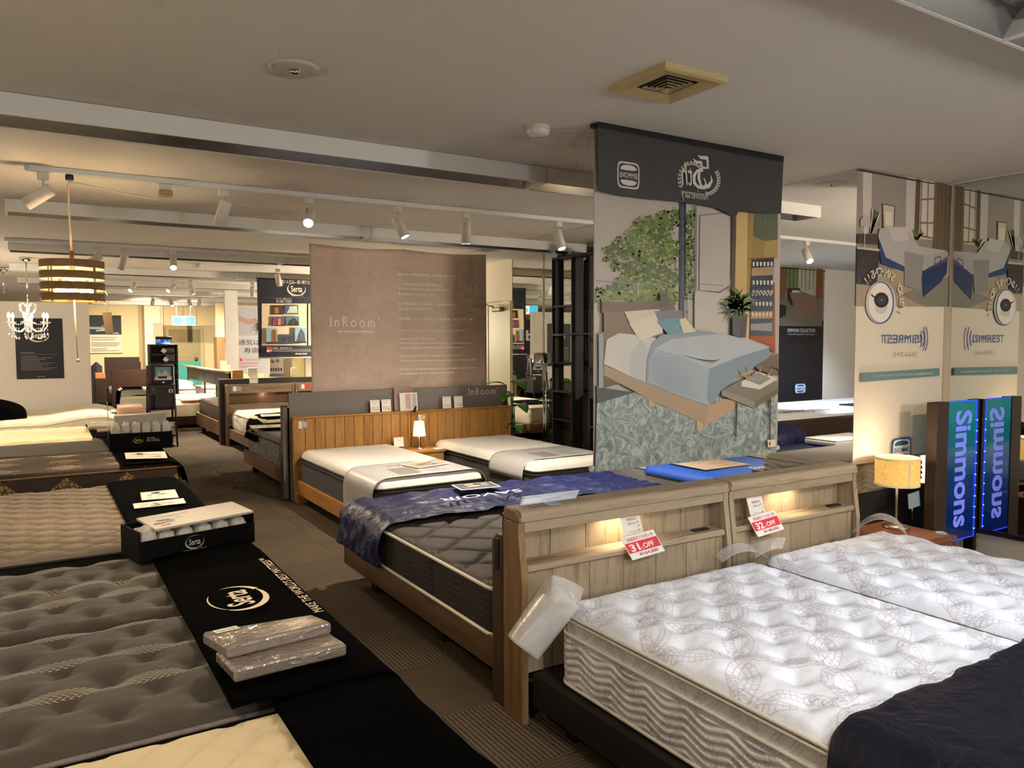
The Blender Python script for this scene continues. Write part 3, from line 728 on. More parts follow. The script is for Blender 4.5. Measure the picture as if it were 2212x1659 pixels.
# printed white damask of the near mattress
def damask(name, base, ink, P=0.34, ax=(0, 1)):
    t = NT(name); t.set(rough=0.75, spec=0.25, sheen=0.1); tc = t.n('ShaderNodeNewGeometry'); _o = t.sep(tc.outputs['Position']); X, Y = _o[ax[0]], _o[ax[1]]
    def cell(a, off): return t.math('SUBTRACT', t.math('FRACT', t.math('ADD', t.math('DIVIDE', a, P), off)), 0.5)
    nz = t.noise(tc.outputs['Position'], 26, 2, 0.5, 1.0)
    tot = None; lines = None
    for ox, oy in ((0.13, 0.2), (0.63, 0.7)):
        cx, cy = cell(X, ox), cell(Y, oy); d = t.math('SQRT', t.math('ADD', t.math('MULTIPLY', cx, cx), t.math('MULTIPLY', cy, cy)))
        band = t.math('LESS_THAN', t.math('ABSOLUTE', t.math('SUBTRACT', d, 0.44)), 0.042)
        edge = t.math('LESS_THAN', t.math('ABSOLUTE', t.math('SUBTRACT', t.math('ABSOLUTE', t.math('SUBTRACT', d, 0.44)), 0.048)), 0.005)
        an = t.math('ARCTAN2', cy, cx); sec = t.math('GREATER_THAN', t.math('SINE', t.math('MULTIPLY_ADD', an, 3.0, ox*9)), 0.0)
        lat = t.math('GREATER_THAN', t.math('MAXIMUM', t.math('SINE', t.math('MULTIPLY', an, 60)), t.math('SINE', t.math('MULTIPLY', d, 90))), 0.75)
        veins = t.math('LESS_THAN', t.math('ABSOLUTE', t.math('SUBTRACT', t.math('FRACT', t.math('MULTIPLY', nz, 7.0)), 0.5)), 0.24)
        fill = t.math('ADD', t.math('MULTIPLY', t.math('MULTIPLY', band, sec), veins), t.math('MULTIPLY', t.math('MULTIPLY', t.math('MULTIPLY', band, t.math('SUBTRACT', 1.0, sec)), lat), 0.7))
        tot = fill if tot is None else t.math('MAXIMUM', tot, fill); lines = edge if lines is None else t.math('MAXIMUM', lines, edge)
    hexv = t.n('ShaderNodeTexVoronoi', feature='DISTANCE_TO_EDGE'); hexv.inputs['Scale'].default_value = 34; t.l(tc.outputs['Position'], hexv.inputs['Vector'])
    hx = t.math('MULTIPLY', t.math('LESS_THAN', hexv.outputs['Distance'], 0.05), 0.12)
    f = t.math('MINIMUM', 1.0, t.math('ADD', t.math('MULTIPLY', tot, 0.62), t.math('ADD', t.math('MULTIPLY', lines, 0.5), hx)))
    t.col(t.mix(f, base, ink)); t.bump(t.noise(tc.outputs['Position'], 120, 2), 0.15, 0.004); return t.mat
dam = damask('white_damask', '#dfe2ea', '#ac9fa8', 0.40)
dam_s = damask('white_damask_side', '#dcd8d2', '#a89a9e', 0.30, (1, 2))
cord_w = M('cord_white', '#cfc6b8', 0.7, bump=0.6, bs=120)
# ------------------------------------------------------------------ near oak bed pair (headboards at y = 2.63)
oak = wood('grey_oak', '#9a8a73', '#6f604c', 'z', 1.0, 0.5)
oakx = wood('grey_oak_x', '#a0907a', '#77674f', 'x', 1.0, 0.5)
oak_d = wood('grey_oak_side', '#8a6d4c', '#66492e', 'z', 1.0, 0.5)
base_dk = M('bed_base_dark', '#241f1b', 0.75, spec=0.2)
def oak_bed(x0, x1, label, lx, lp, side):
    yf, yb = 2.63, 2.775
    t = thing('bed', label, 'bed', ((x0+x1)/2, 1.6, 0), 'grey oak bed pair')
    prof = [(yf, 0), (yf, 0.60), (yf+0.028, 0.80), (yf+0.028, 0.845), (yb, 0.845), (yb, 0)]
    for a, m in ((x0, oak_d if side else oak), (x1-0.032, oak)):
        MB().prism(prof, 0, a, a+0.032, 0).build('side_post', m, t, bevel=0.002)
    cap = [(yf+0.018, 0.848), (yf+0.018, 0.875)] + [(yf+0.018+0.022*(1-cos(k*pi/10)), 0.875+0.022*sin(k*pi/10)) for k in range(1, 6)] + [(yb+0.002, 0.897), (yb+0.002, 0.848)]
    MB().prism(cap, 0, x0+0.01, x1-0.01).build('top_cap', oakx, t, bevel=0.003)
    for xx, d in ((x0+0.01, -1), (x1-0.01, 1)):
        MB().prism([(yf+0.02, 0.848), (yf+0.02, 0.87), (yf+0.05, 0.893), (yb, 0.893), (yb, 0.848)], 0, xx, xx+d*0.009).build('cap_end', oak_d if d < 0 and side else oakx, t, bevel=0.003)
    MB().box(x0+0.032, x1-0.032, yf+0.030, yf+0.05, 0.800, 0.846, c=0.003).build('front_lip', oakx, t)
    nb = 6; w = (x1-x0-0.064)/nb
    for k in range(nb):
        a = x0+0.032+k*w
        MB().box(a+0.0012, a+w-0.0012, yb-0.02, yb-0.006, 0.66, 0.80, c=0.0015).build('upper_board', oak, t)
    bd = [x0+0.032]+[x0+0.032+(k+0.75)*w for k in range(nb)]+[x1-0.032]
    for k in range(nb+1): MB().box(bd[k]+0.0012, bd[k+1]-0.0012, yf+0.032, yf+0.046, 0.20, 0.632, c=0.0015).build('lower_board', oak, t)
    MB().box(x0+0.032, x1-0.032, yb-0.006, yb, 0.1, 0.845).build('back_panel', M('ply_back', '#5a4836', 0.7), t)
    MB().box(x0+0.032, x1-0.032, yf+0.012, yb-0.02, 0.632, 0.664, c=0.008).build('shelf_ledge', oakx, t)
    MB().box(x1-0.20, x1-0.10, yf+0.05, yf+0.085, 0.664, 0.672, c=0.003).build('outlet_slot', black_m, t)
    ls = MB().box(lx-0.10, lx+0.10, yf+0.06, yf+0.085, 0.792, 0.799).build('light_strip', emis('led_strip', '#ffdca0', 10), t)
    ld = bpy.data.lights.new('strip_lamp', 'AREA'); ld.shape = 'RECTANGLE'; ld.size = 0.2; ld.size_y = 0.02; ld.energy = lp*LK; ld.color = WARM
    lo = bpy.data.objects.new('strip_lamp', ld); COL.objects.link(lo); lo.parent = t; lo.location = Vector((lx, yf+0.072, 0.789))-wloc(t)
    MB().box(x0+0.05, x1-0.05, 0.55, yf-0.002, 0.075, 0.215, c=0.004).build('base_box', base_dk, t)
    for a in (x0+0.10, x1-0.16):
        for b in (0.7, 1.55, 2.4): MB().box(a, a+0.06, b, b+0.06, 0, 0.075).build('leg', black_m, t)
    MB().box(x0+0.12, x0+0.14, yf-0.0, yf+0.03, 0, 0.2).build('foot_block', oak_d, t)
    return t
oak_bed(1.672, 2.908, 'near grey oak shelf headboard bed under the left tufted mattress', 2.27, 0.9, True)
oak_bed(2.916, 3.945, 'grey oak shelf headboard bed beside the drum lamp, under the right tufted mattress', 3.42, 0.7, False)
hump = lambda X, Y: 0.018*np.sin(np.clip((np.asarray(X)-1.77)/2.2, 0, 1)*pi)
def near_side(s, z):
    return 0.011*np.abs(np.sin(pi*(z/0.03 + 1.1*np.abs(wrap(s, 0.19)/0.19*2)**0.8)))*(z < 0.20)
mattress('thick white tufted mattress with mauve petal print, nearest to the viewer', 1.762, 2.90, 0.52, 2.49, 0.215, 0.565, dam, dam_s, tuft(0.21, 0.25, 0.042, 0.05, 0.006, 4), near_side, 0.013, 0.07, 0.08, 0.055, (0.235, 0.437, 0.497, 0.513), cord_w, 0.0075, sres=0.005)
mattress('white tufted mattress with mauve petal print on the right, by the nightstand', 2.955, 3.93, 0.52, 2.49, 0.215, 0.575, dam, dam_s, tuft(0.21, 0.25, 0.042, 0.05, 0.006, 6), near_side, 0.016, 0.07, 0.08, 0.055, (0.235, 0.437, 0.507), cord_w, 0.0075)
# clear plastic covers curled at the corners
plas = NT('clear_plastic'); plas.col('#f2f4f6'); plas.set(rough=0.18, trans=0.0, alpha=0.30, spec=0.8); plas.bump(plas.noise(plas.coord(), 45, 4), 0.6, 0.004); plas = plas.mat
def curl(label, pts, axis_dir, width, r0, r1, sweep, a0):
    """a rolled sheet: arc section swept along axis_dir"""
    c = Vector(pts); d = Vector(axis_dir).normalized(); u = d.orthogonal().normalized(); 
    up = Vector((0,0,1)); u = (up - d*up.dot(d)).normalized(); w = d.cross(u)
    n, k = 28, 10; G = np.zeros((n+1, k+1, 3))
    for i in range(n+1):
        for j in range(k+1):
            a = a0+sweep*i/n; r = r0+(r1-r0)*i/n
            G[i, j] = c + d*(width*(j/k-0.5)) + (u*cos(a)+w*sin(a))*r
    o = MB().grid(G).build('plastic_sheet', plas, org=tuple(c), solid=0.0015)
    return tag(o, label, 'plastic sheet', 'clear plastic mattress covers')
def sheet(label, P, n=16, bulge=0.05, nrm=(0,0,1)):
    """bent plastic sheet from four corners"""
    P = [Vector(p) for p in P]; G = np.zeros((n+1, n+1, 3)); nv = Vector(nrm)
    for i in range(n+1):
        for j in range(n+1):
            a, b = i/n, j/n; G[i, j] = (P[0]*(1-a)+P[1]*a)*(1-b)+(P[3]*(1-a)+P[2]*a)*b + nv*bulge*4*a*(1-a)
    o = MB().grid(G).build('plastic_sheet', plas, org=tuple(P[0]), solid=0.0015); return tag(o, label, 'plastic sheet', 'clear plastic mattress covers')
Y0 = 2.44
sheet('glossy plastic flap curled over the near corner of the left tufted mattress', [at(1190, 1238, y=2.60), at(1252, 1312, y=2.36), at(1162, 1425, y=2.42), at(1097, 1372, y=2.56)], bulge=0.085, nrm=(-0.7, -0.5, 0.5))
sheet('plastic flap standing between the left mattress and its headboard', [at(1192, 1242, y=2.56), at(1262, 1272, y=2.56), at(1250, 1310, y=2.42), at(1190, 1300, y=2.5)], bulge=0.02, nrm=(0, -0.5, 0.5))
sheet('plastic sheet edge at the head of the left tufted mattress', [at(1545, 1200, y=2.55), at(1640, 1190, y=2.55), at(1668, 1212, y=2.45), at(1560, 1215, y=2.45)], bulge=0.05, nrm=(0, 0, 1))
sheet('plastic collar rising between the two tufted mattresses', [at(1624, 1178, y=2.56), at(1698, 1162, y=2.6), at(1690, 1186, y=2.46), at(1632, 1205, y=2.4)], bulge=0.03, nrm=(0, -0.3, 0.6))
sheet('plastic sheet bulging at the head of the right tufted mattress', [at(1840, 1150, y=2.6), at(1950, 1135, y=2.6), at(1965, 1165, y=2.45), at(1845, 1150, y=2.5)], bulge=0.09, nrm=(0, 0, 1))
# navy foot cover
drape('bed_runner', 'dark navy satin runner over the foot of the tufted mattresses', 'bed runner', navy_d, [(1.71, 0.12), (1.735, 0.40), (1.75, 0.52), (1.82, 0.578), (2.4, 0.588), (3.0, 0.592), (3.9, 0.59), (3.97, 0.5), (3.98, 0.2)], 0.45, 1.235, 'x', 50, 0.025, 0.008, 11, 0.02)

# ------------------------------------------------------------------ brown bed behind (head to head with the oak bed)
walnut = wood('walnut', '#5b4230', '#3c2a1d', 'z', 1.0, 0.45)
walnuty = wood('walnut_rail', '#6a5039', '#4a3626', 'y', 1.0, 0.45)
brown_q = M('brown_quilt', '#4d4540', 0.7, spec=0.3, var=0.15, vs=30, bump=0.5, bs=120)
brown_s = M('brown_border', '#2b231d', 0.75, var=0.3, vs=25, bump=0.5, bs=100)
def savoir():
    x0, x1 = 1.69, 3.93
    t = thing('bed', 'dark walnut bed under the brown quilted mattresses with navy satin runner', 'bed', ((x0+x1)/2, 3.9, 0))
    MB().box(x0, x1, 2.782, 2.82, 0, 0.86, c=0.004).build('headboard_back', walnut, t)
    MB().prism([(2.82, 0), (2.82, 0.76), (2.865, 0.76), (2.905, 0.72), (2.905, 0)], 0, x0, x1).build('headboard', walnut, t, bevel=0.004)
    MB().box(x0-0.006, x0, 2.84, 2.87, 0.60, 0.74, c=0.003).build('handle_recess', black_m, t)
    MB().box(x0+0.02, x0+0.045, 2.905, 4.88, 0.12, 0.27, c=0.003).build('side_rail', walnuty, t)
    MB().box(x1-0.045, x1-0.02, 2.905, 4.88, 0.12, 0.27, c=0.003).build('side_rail', walnuty, t)
    MB().box(x0+0.02, x1-0.02, 4.88, 4.905, 0.12, 0.27, c=0.003).build('foot_rail', walnut, t)
    MB().box(x0+0.045, x1-0.045, 2.92, 4.88, 0.18, 0.255).build('slat_base', base_dk, t)
    for a in (x0+0.10, x1-0.18):
        for b in (3.6, 4.55): MB().box(a, a+0.07, b, b+0.07, 0, 0.12, c=0.003).build('leg', black_m, t)
savoir()
side_b = lambda s, z: 0.005*np.sin(2*pi*z/0.03)*np.clip(np.sin(2*pi*s/0.28), 0, 1) - 0.012*np.exp(-(wrap(s-0.4, 0.65)/0.02)**2)
mattress('brown quilted mattress with white piping behind the oak headboard', 1.72, 2.80, 2.93, 4.875, 0.258, 0.505, brown_q, brown_s, ogee(0.15, 0.38, 0.026), side_b, 0.0105, 0.07, 0.05, 0.035, (0.266, 0.478), M('cord_ivory', '#d9d0bc', 0.6, bump=0.6, bs=150), 0.009)
mattress('second brown quilted mattress under the navy runner, farther right', 2.83, 3.91, 2.93, 4.875, 0.258, 0.505, brown_q, brown_s, ogee(0.17, 0.34, 0.014), side_b, 0.03, 0.07, 0.05, 0.035, (0.478,), M('cord_ivory'), 0.009)
def navsag(X, Y): return 0.012*np.exp(-((np.asarray(X)-2.28)/0.06)**2) 
drape('bed_runner', 'navy satin runner with white lettering across the brown mattresses', 'bed runner', navy, [(1.685, 0.27), (1.69, 0.40), (1.70, 0.475), (1.76, 0.522), (2.3, 0.525), (2.83, 0.52), (3.4, 0.525), (3.92, 0.515), (3.96, 0.45), (3.97, 0.36)], 4.17, 4.91, 'x', 60, 0.016, 0.017, 21, 0.03, wscale=3.4)
p = Print((1.7, 4.17, 0.574), (-1, 0, 0), (0, -1, 0)); p.text('SAVOIR', -1.12, -0.30, 0.085, M('print_white', '#dcdcdc', 0.6), w=0.62, bold=0.0, shear=0.2)
r = [o for o in COL.objects if o.get('label', '').startswith('navy satin runner with white')][0]
p.build('lettering', r)

# ------------------------------------------------------------------ bed with bright blue mat (right of the brown bed)
def foam_bed():
    greyk = M('grey_knit', '#6f6c6a', 0.85, var=0.1, vs=60, bump=0.6, bs=90)
    t = NT('grey_rings'); t.set(rough=0.8); v = t.coord(); wv = t.n('ShaderNodeTexWave', wave_type='RINGS', rings_direction='SPHERICAL'); wv.inputs['Scale'].default_value = 22; wv.inputs['Distortion'].default_value = 1.5; t.l(v, wv.inputs['Vector'])
    t.col(t.ramp(wv.outputs['Fac'], [(0.2, '#55534f'), (0.7, '#a8a49c')])); t.bump(wv.outputs['Fac'], 0.4, 0.005)
    mattress('grey knit mattress under the bright blue mat, right of the navy runner', 4.40, 5.40, 3.55, 5.5, 0.22, 0.54, t.mat, greyk, None, None, 0.04, 0.06, 0.05, 0.04)
    b = thing('divan_bed', 'dark low bed base under the grey knit mattress', 'bed', (4.9, 4.5, 0))
    MB().box(4.43, 5.37, 3.58, 5.47, 0.05, 0.218, c=0.01).build('box_base', base_dk, b)
    for a in (4.48, 5.26):
        for c in (3.63, 5.36): MB().box(a, a+0.05, c, c+0.05, 0, 0.05).build('leg', black_m, b)
    blue = M('blue_mat', '#1f4fa5', 0.55, var=0.05)
    o = drape('mattress_mat', 'bright blue mat with tan picture across the grey knit mattress', 'mat', blue, [(4.385, 0.47), (4.39, 0.53), (4.43, 0.552), (4.9, 0.556), (5.38, 0.552)], 4.05, 4.95, 'x', 20, 0.05, 0.004, 31, 0.006)
    p = Print((4.4, 4.05, 0.568), (1, 0, 0), (0, 1, 0)); p.rect(0.10, 0.30, 0.62, 0.80, M('tan_print', '#b9a184', 0.7, var=0.25, vs=12)); p.text('Simmons', 0.45, 0.12, 0.09, M('print_white'), w=0.5, shear=0.3)
    p.build('printed_picture', o)
    c = MB().box(4.78, 4.95, 4.02, 4.13, 0.562, 0.580, c=0.002).build('booklet', M('booklet_brown', '#4a4038', 0.6), org=(4.86, 4.07, 0.562)); tag(c, 'small dark booklet lying on the bright blue mat', 'booklet')
foam_bed()
# ================================================================== PLANKED OAK BED PAIR (middle)
honey = wood('honey_oak', '#a4773e', '#785225', 'z', 1.0, 0.5)
honeyx = wood('honey_oak_x', '#a87b42', '#7c5527', 'x', 1.0, 0.5)
honeyy = wood('honey_oak_y', '#b07c3c', '#83581f', 'y', 1.0, 0.5)
paper = M('paper_white', '#e6e4de', 0.7, var=0.02)
ink = M('ink_dark', '#3a3a40', 0.7, var=0); ink_r = M('ink_red', '#b8323a', 0.7, var=0.0); ink_g = M('ink_grey', '#8c8c90', 0.7, var=0)
inw = M('print_offwhite', '#f2ece0', 0.6, var=0)
HY = 7.59
def inroom_word(p, u, v, h, m, rmark=True, sp=1.0, wt=0.10):
    """thin serif word: I n R o o m, drawn stroke by stroke"""
    t = h*wt; x = u
    def st(a, b, w=t): p.stroke([a, b], w, m, layer=False)
    def ser(cx, cy, w): p.stroke([(cx-w/2, cy), (cx+w/2, cy)], t*0.6, m, layer=False)
    xh = h*0.66
    def I(x): st((x+h*.14, v), (x+h*.14, v+h)); ser(x+h*.14, v+t*.3, h*.3); ser(x+h*.14, v+h-t*.3, h*.3); return h*.28
    def stem(x, hh, foot=True, head=True):
        st((x, v), (x, v+hh))
        if foot: ser(x, v+t*.3, h*.2)
        if head: p.stroke([(x-h*.08, v+hh-t*.4), (x, v+hh-t*.1)], t*.6, m, layer=False)
    def arch(x, w):
        pts = [(x+w/2-w/2*cos(a), v+xh-h*.28+h*.27*sin(a)) for a in np.linspace(0.25, pi, 10)]; pts.append((x+w, v)); p.stroke(pts, t*.9, m, layer=False); ser(x+w, v+t*.3, h*.2)
    def ringl(x, w): 
        pts = [(x+w/2+w/2*cos(a), v+xh/2+xh/2*sin(a)) for a in np.linspace(0, 2*pi, 22)[:-1]]; p.stroke(pts, t*.9, m, closed=True, layer=False)
    I(x); x += h*.46*sp
    stem(x, xh); arch(x, h*.36); x += h*.62*sp
    stem(x+h*.02, h, head=False); ser(x+h*.02, v+h-t*.3, h*.2)
    bowl = [(x+h*.02, v+h-t*.3)] + [(x+h*.22+h*.17*sin(a), v+h*.745+h*.23*cos(a)) for a in np.linspace(0, pi, 10)] + [(x+h*.02, v+h*.51)]
    p.stroke(bowl, t*.9, m, layer=False); st((x+h*.2, v+h*.51), (x+h*.47, v+t*.2)); ser(x+h*.5, v+t*.3, h*.14); x += h*.66*sp
    ringl(x, h*.52); x += h*.70*sp; ringl(x, h*.52); x += h*.74*sp
    stem(x, xh); arch(x, h*.34); arch(x+h*.34, h*.34); x += h*.82*sp
    if rmark:
        pts = [(x+h*.06+h*.1*cos(a), v+h*.86+h*.1*sin(a)) for a in np.linspace(0, 2*pi, 14)[:-1]]; p.stroke(pts, t*.4, m, closed=True, layer=False)
        p.text('R', x+h*.02, v+h*.80, h*.12, m, layer=False)
    p.k += 1
    return x-u
def plank_bed(x0, x1, mx0, mx1, label, tagcol, tagx, n=12):
    t = thing('bed', label, 'bed', ((x0+x1)/2, 6.5, 0), 'planked honey oak bed pair')
    w = (x1-x0-0.03)/n
    for k in range(n):
        a = x0+0.015+k*w; MB().box(a+0.0016, a+w-0.0016, HY, HY+0.016, 0.10, 0.832, c=0.0025).build('board', honey, t)
    MB().box(x0+0.01, x1-0.01, HY+0.014, HY+0.045, 0.0, 0.832).build('back_panel', M('oak_joint_dark', '#4a3318', 0.8), t)
    MB().box(x0, x1-0.001, HY-0.012, HY+0.055, 0.832, 0.852, c=0.003).build('top_cap', honeyx, t)
    for a in (x0, x1-0.03): MB().box(a, a+0.03, HY-0.01, HY+0.05, 0, 0.832, c=0.003).build('end_post', honey, t)
    r0, r1 = mx0-0.02, mx1+0.02
    for a in (r0, r1-0.028): MB().box(a, a+0.028, 5.52, HY, 0.085, 0.225, c=0.004).build('side_rail', honeyy, t)
    MB().box(r0, r1, 5.492, 5.52, 0.085, 0.225, c=0.004).build('foot_rail', honeyx, t)
    MB().box(r0+0.028, r1-0.028, 5.52, HY, 0.13, 0.19).build('slat_base', base_dk, t)
    for a in (r0+0.1, r1-0.17):
        for b in (5.6, 6.5): MB().box(a, a+0.07, b, b+0.07, 0, 0.085).build('leg', honey, t)
    MB().box(x0+0.0, x0+0.10, HY-0.1, HY-0.01, 0, 0.10, c=0.003).build('foot_block', honey, t)
    p = Print((tagx, HY-0.004, 0.735), (1,0,0), (0,0,1)); p.rect(0, 0, 0.035, 0.07, paper); p.rect(0.037, 0, 0.085, 0.07, tagcol)
    for k in range(5): p.stroke([(0.006, 0.012+k*0.011), (0.03, 0.012+k*0.011)], 0.003, ink_g, layer=False)
    for k in range(3): p.stroke([(0.044, 0.025+k*0.014), (0.078, 0.025+k*0.014)], 0.005, paper, layer=False)
    MB().box(tagx-0.001, tagx+0.087, HY-0.0035, HY, 0.734, 0.806).build('name_plate', M('plate_grey2', '#8d8c8c', 0.5), t); p.build('plate_print', t)
    return t
plank_bed(2.148, 3.408, 2.19, 3.16, 'honey oak planked headboard bed, left of the frosted lamp', M('tag_grey', '#8e9096', 0.6), 2.20)
plank_bed(3.412, 4.674, 3.655, 4.625, 'honey oak planked headboard bed, right of the frosted lamp', M('tag_ochre', '#c28a1c', 0.6), 3.50)
tick_w = M('white_tick', '#dcd8cf', 0.75, var=0.03, vs=20, bump=0.2, bs=150)
dgs = M('charcoal_felt', '#4b4a4a', 0.85, var=0.08, vs=40, bump=0.3, bs=200)
blk_cord = M('black_cord', '#1c1a19', 0.6)
for a, b, lb in ((2.19, 3.16, 'white topped charcoal mattress left of the frosted lamp'), (3.655, 4.625, 'white topped charcoal mattress right of the frosted lamp')):
    t = mattress(lb, a, b, 5.53, 7.56, 0.192, 0.53, tick_w, dgs, tick(0.15, 0.14, 0.014), None, 0.012, 0.08, 0.09, 0.085, (0.452, 0.425), blk_cord, 0.009)
    p = Print((b-0.55, 5.516, 0.335), (1,0,0), (0,0,1)); inroom_word(p, 0, 0, 0.05, inw); p.build('lettering', t)
silver_p = M('silver_paper', '#b0aeac', 0.35, spec=0.5, var=0.03)
for a, b, y0, y1, zl, lb in ((2.19, 3.16, 5.555, 6.20, 0.17, 'silver grey paper runner with magazine, on the left charcoal mattress'), (3.655, 4.625, 5.70, 6.30, 0.36, 'silver grey paper runner on the right charcoal mattress')):
    o = drape('bed_runner', lb, 'bed runner', silver_p, [(a-0.022, zl), (a-0.022, 0.42), (a-0.012, 0.49), (a+0.06, 0.537), (b-0.08, 0.540), (b+0.012, 0.48), (b+0.02, 0.35)], y0, y1, 'x', 20, 0.03, 0.0025, 41, 0.004)
    p = Print((a, y0, 0.5475), (1,0,0), (0,1,0)); pk = ink_g
    p.text('SOFIN MH7', 0.30, 0.46, 0.06, pk, w=0.42)
    for k in range(6): p.stroke([(0.24, 0.08+k*0.05), (0.44, 0.08+k*0.05)], 0.018, M('print_taupe', '#8d857c', 0.6), layer=False)
    for k in range(7): p.stroke([(0.50, 0.08+k*0.045), (0.66, 0.08+k*0.045)], 0.007, pk, layer=False)
    p.build('print', o)
def leaflet(label, c, w, h, rz, mats, lift=0.0, cat='magazine', thick=0.006, name='magazine'):
    t = thing(name, label, cat, c, rz=rz); 
    mb = MB().box(-w/2, w/2, -h/2, h/2, 0, thick, c=0.001); mb.v = [tuple(Vector(v)+Vector(c)) for v in mb.v]; mb.build('pages', paper, t)
    p = Print(Vector(c)+Vector((-w/2, -h/2, thick+0.0006)), (1,0,0), (0,1,0)); r = random.Random(label)
    p.rect(w*.03, h*.05, w*.97, h*.95, mats[0])
    for k in range(7):
        a, b = r.uniform(.05, .7)*w, r.uniform(.06, .7)*h; p.rect(a, b, a+r.uniform(.12, .26)*w, b+r.uniform(.1, .24)*h, r.choice(mats))
    for k in range(5): p.stroke([(w*.08, h*(.12+.05*k)), (w*r.uniform(.3, .6), h*(.12+.05*k))], h*.018, ink_g, layer=False)
    p.build('print', t); return t
pm = [M('mag_tan', '#b59a78', 0.5), M('mag_grey', '#9a9690', 0.5), M('mag_white', '#dcd8d0', 0.5), M('mag_brown', '#6b5744', 0.5), M('mag_teal', '#5f8a8c', 0.5)]
leaflet('open glossy catalogue lying on the left silver runner', (2.80, 5.93, 0.550), 0.34, 0.24, radians(12), pm)
leaflet('brochure with street picture on the navy satin runner', (2.62, 4.72, 0.572), 0.30, 0.20, radians(-8), [M('mag_dark', '#4a4644', 0.5), pm[0], pm[2], pm[4]])
# grey sign board behind the headboards
t = thing('sign_board', 'grey back board with serif lettering behind the planked headboards', 'sign', (3.4, 7.70, 0))
MB().box(2.14, 4.69, 7.69, 7.712, 0.0, 1.086, c=0.002).build('board', M('board_grey', '#76706c', 0.35, spec=0.5, var=0.02), t)
p = Print((4.17, 7.689, 0.985), (1,0,0), (0,0,1), plane=('y', 7.689)); inroom_word(p, 0, 0, 0.075, inw, sp=1.28); p.build('lettering', t)
t = thing('spare_bed_end', 'dark spare bed end standing behind the grey sign board', 'bed end', (2.1, 7.76, 0))
MB().box(2.075, 2.13, 7.72, 7.79, 0, 0.96, c=0.004).build('panel', M('charcoal_wood', '#3a342e', 0.6), t)
MB().box(2.078, 2.126, 7.716, 7.72, 0.02, 0.94).build('edge_band', M('grey_edge', '#6b645c', 0.6), t)
# price cards on the cap
def card(label, x, y, z, w, h, lines, tilt=0.12, group='small price cards', name='price_card', cat='price card', extra=None, backm=None, rz=0.0):
    t = thing(name, label, cat, (x, y, z), group, rz=rz); dy = h*tilt
    V = [(x-w/2, y, z), (x+w/2, y, z), (x+w/2, y+dy, z+h), (x-w/2, y+dy, z+h)]
    MB().add(V, [(0,1,2,3)]).build('card', backm or paper, t, solid=0.002)
    MB().add([(x-w*.3, y+0.002, z), (x+w*.3, y+0.002, z), (x+w*.3, y+dy+h*0.35, z), (x-w*.3, y+dy+h*0.35, z), (x-w*.3, y+dy*.9, z+h*.8), (x+w*.3, y+dy*.9, z+h*.8)], [(0,1,2,3), (3,2,5,4)]).build('stand', M('acrylic_stand', '#c8ccd0', 0.2, alpha=0.6), t)
    p = Print((x-w/2, y, z), (1,0,0), (0, dy, h)); p.k = 4
    for (s, u, v, hh, ww, m) in lines: p.text(s, u*w, v*h, hh*h, m, w=ww*w)
    if extra: extra(p, w, h)
    p.build('print', t); return t
def small_lines(pr): return [('PREMIUM SALE', .08, .86, .06, .8, ink), ('全国送料込', .2, .66, .07, .5, ink_g), ('Outlet Price', .1, .34, .10, .8, ink_r), (pr, .14, .16, .12, .75, ink_r)]
for px, lb in ((810, 'first white price card on the planked headboards, counted from the left'), (834.5, 'second white price card on the planked headboards, beside the pink leaflet board'), (965, 'third white price card on the planked headboards, right of the pink leaflet board'), (990, 'rightmost white price card on the planked headboards')):
    q = at(px, 889 if px < 900 else 881, y=7.63); card(lb, q.x, 7.62, 0.8535, 0.105, 0.128, small_lines('¥ 79,800'))
q = at(876, 886, y=7.65); t = card('pinkish picture board leaning on the grey sign board', q.x-0.02, 7.645, 0.8535, 0.22, 0.26, [], 0.06, None, 'picture_board', 'board', backm=M('pink_board', '#a58484', 0.6, var=0.12, vs=14))
def listx(p, w, h):
    for k in range(9):
        p.stroke([(w*.05, h*(.1+.095*k)), (w*.95, h*(.1+.095*k))], h*.012, ink_g, layer=False); p.rect(w*.32, h*(.12+.095*k), w*.62, h*(.18+.095*k), M('ink_rose', '#c58f90', 0.7), layer=False); p.rect(w*.72, h*(.12+.095*k), w*.93, h*(.165+.095*k), ink_g, layer=False)
card('white colour chart list in front of the pink board', q.x+0.02, 7.60, 0.8535, 0.205, 0.19, [], 0.12, None, 'price_list', 'list', extra=listx)
q = at(868, 965, y=7.5); card('small white card standing between mattress and planked headboard', 3.235, 7.50, 0.485, 0.11, 0.10, small_lines('¥ 59,800')[:2])
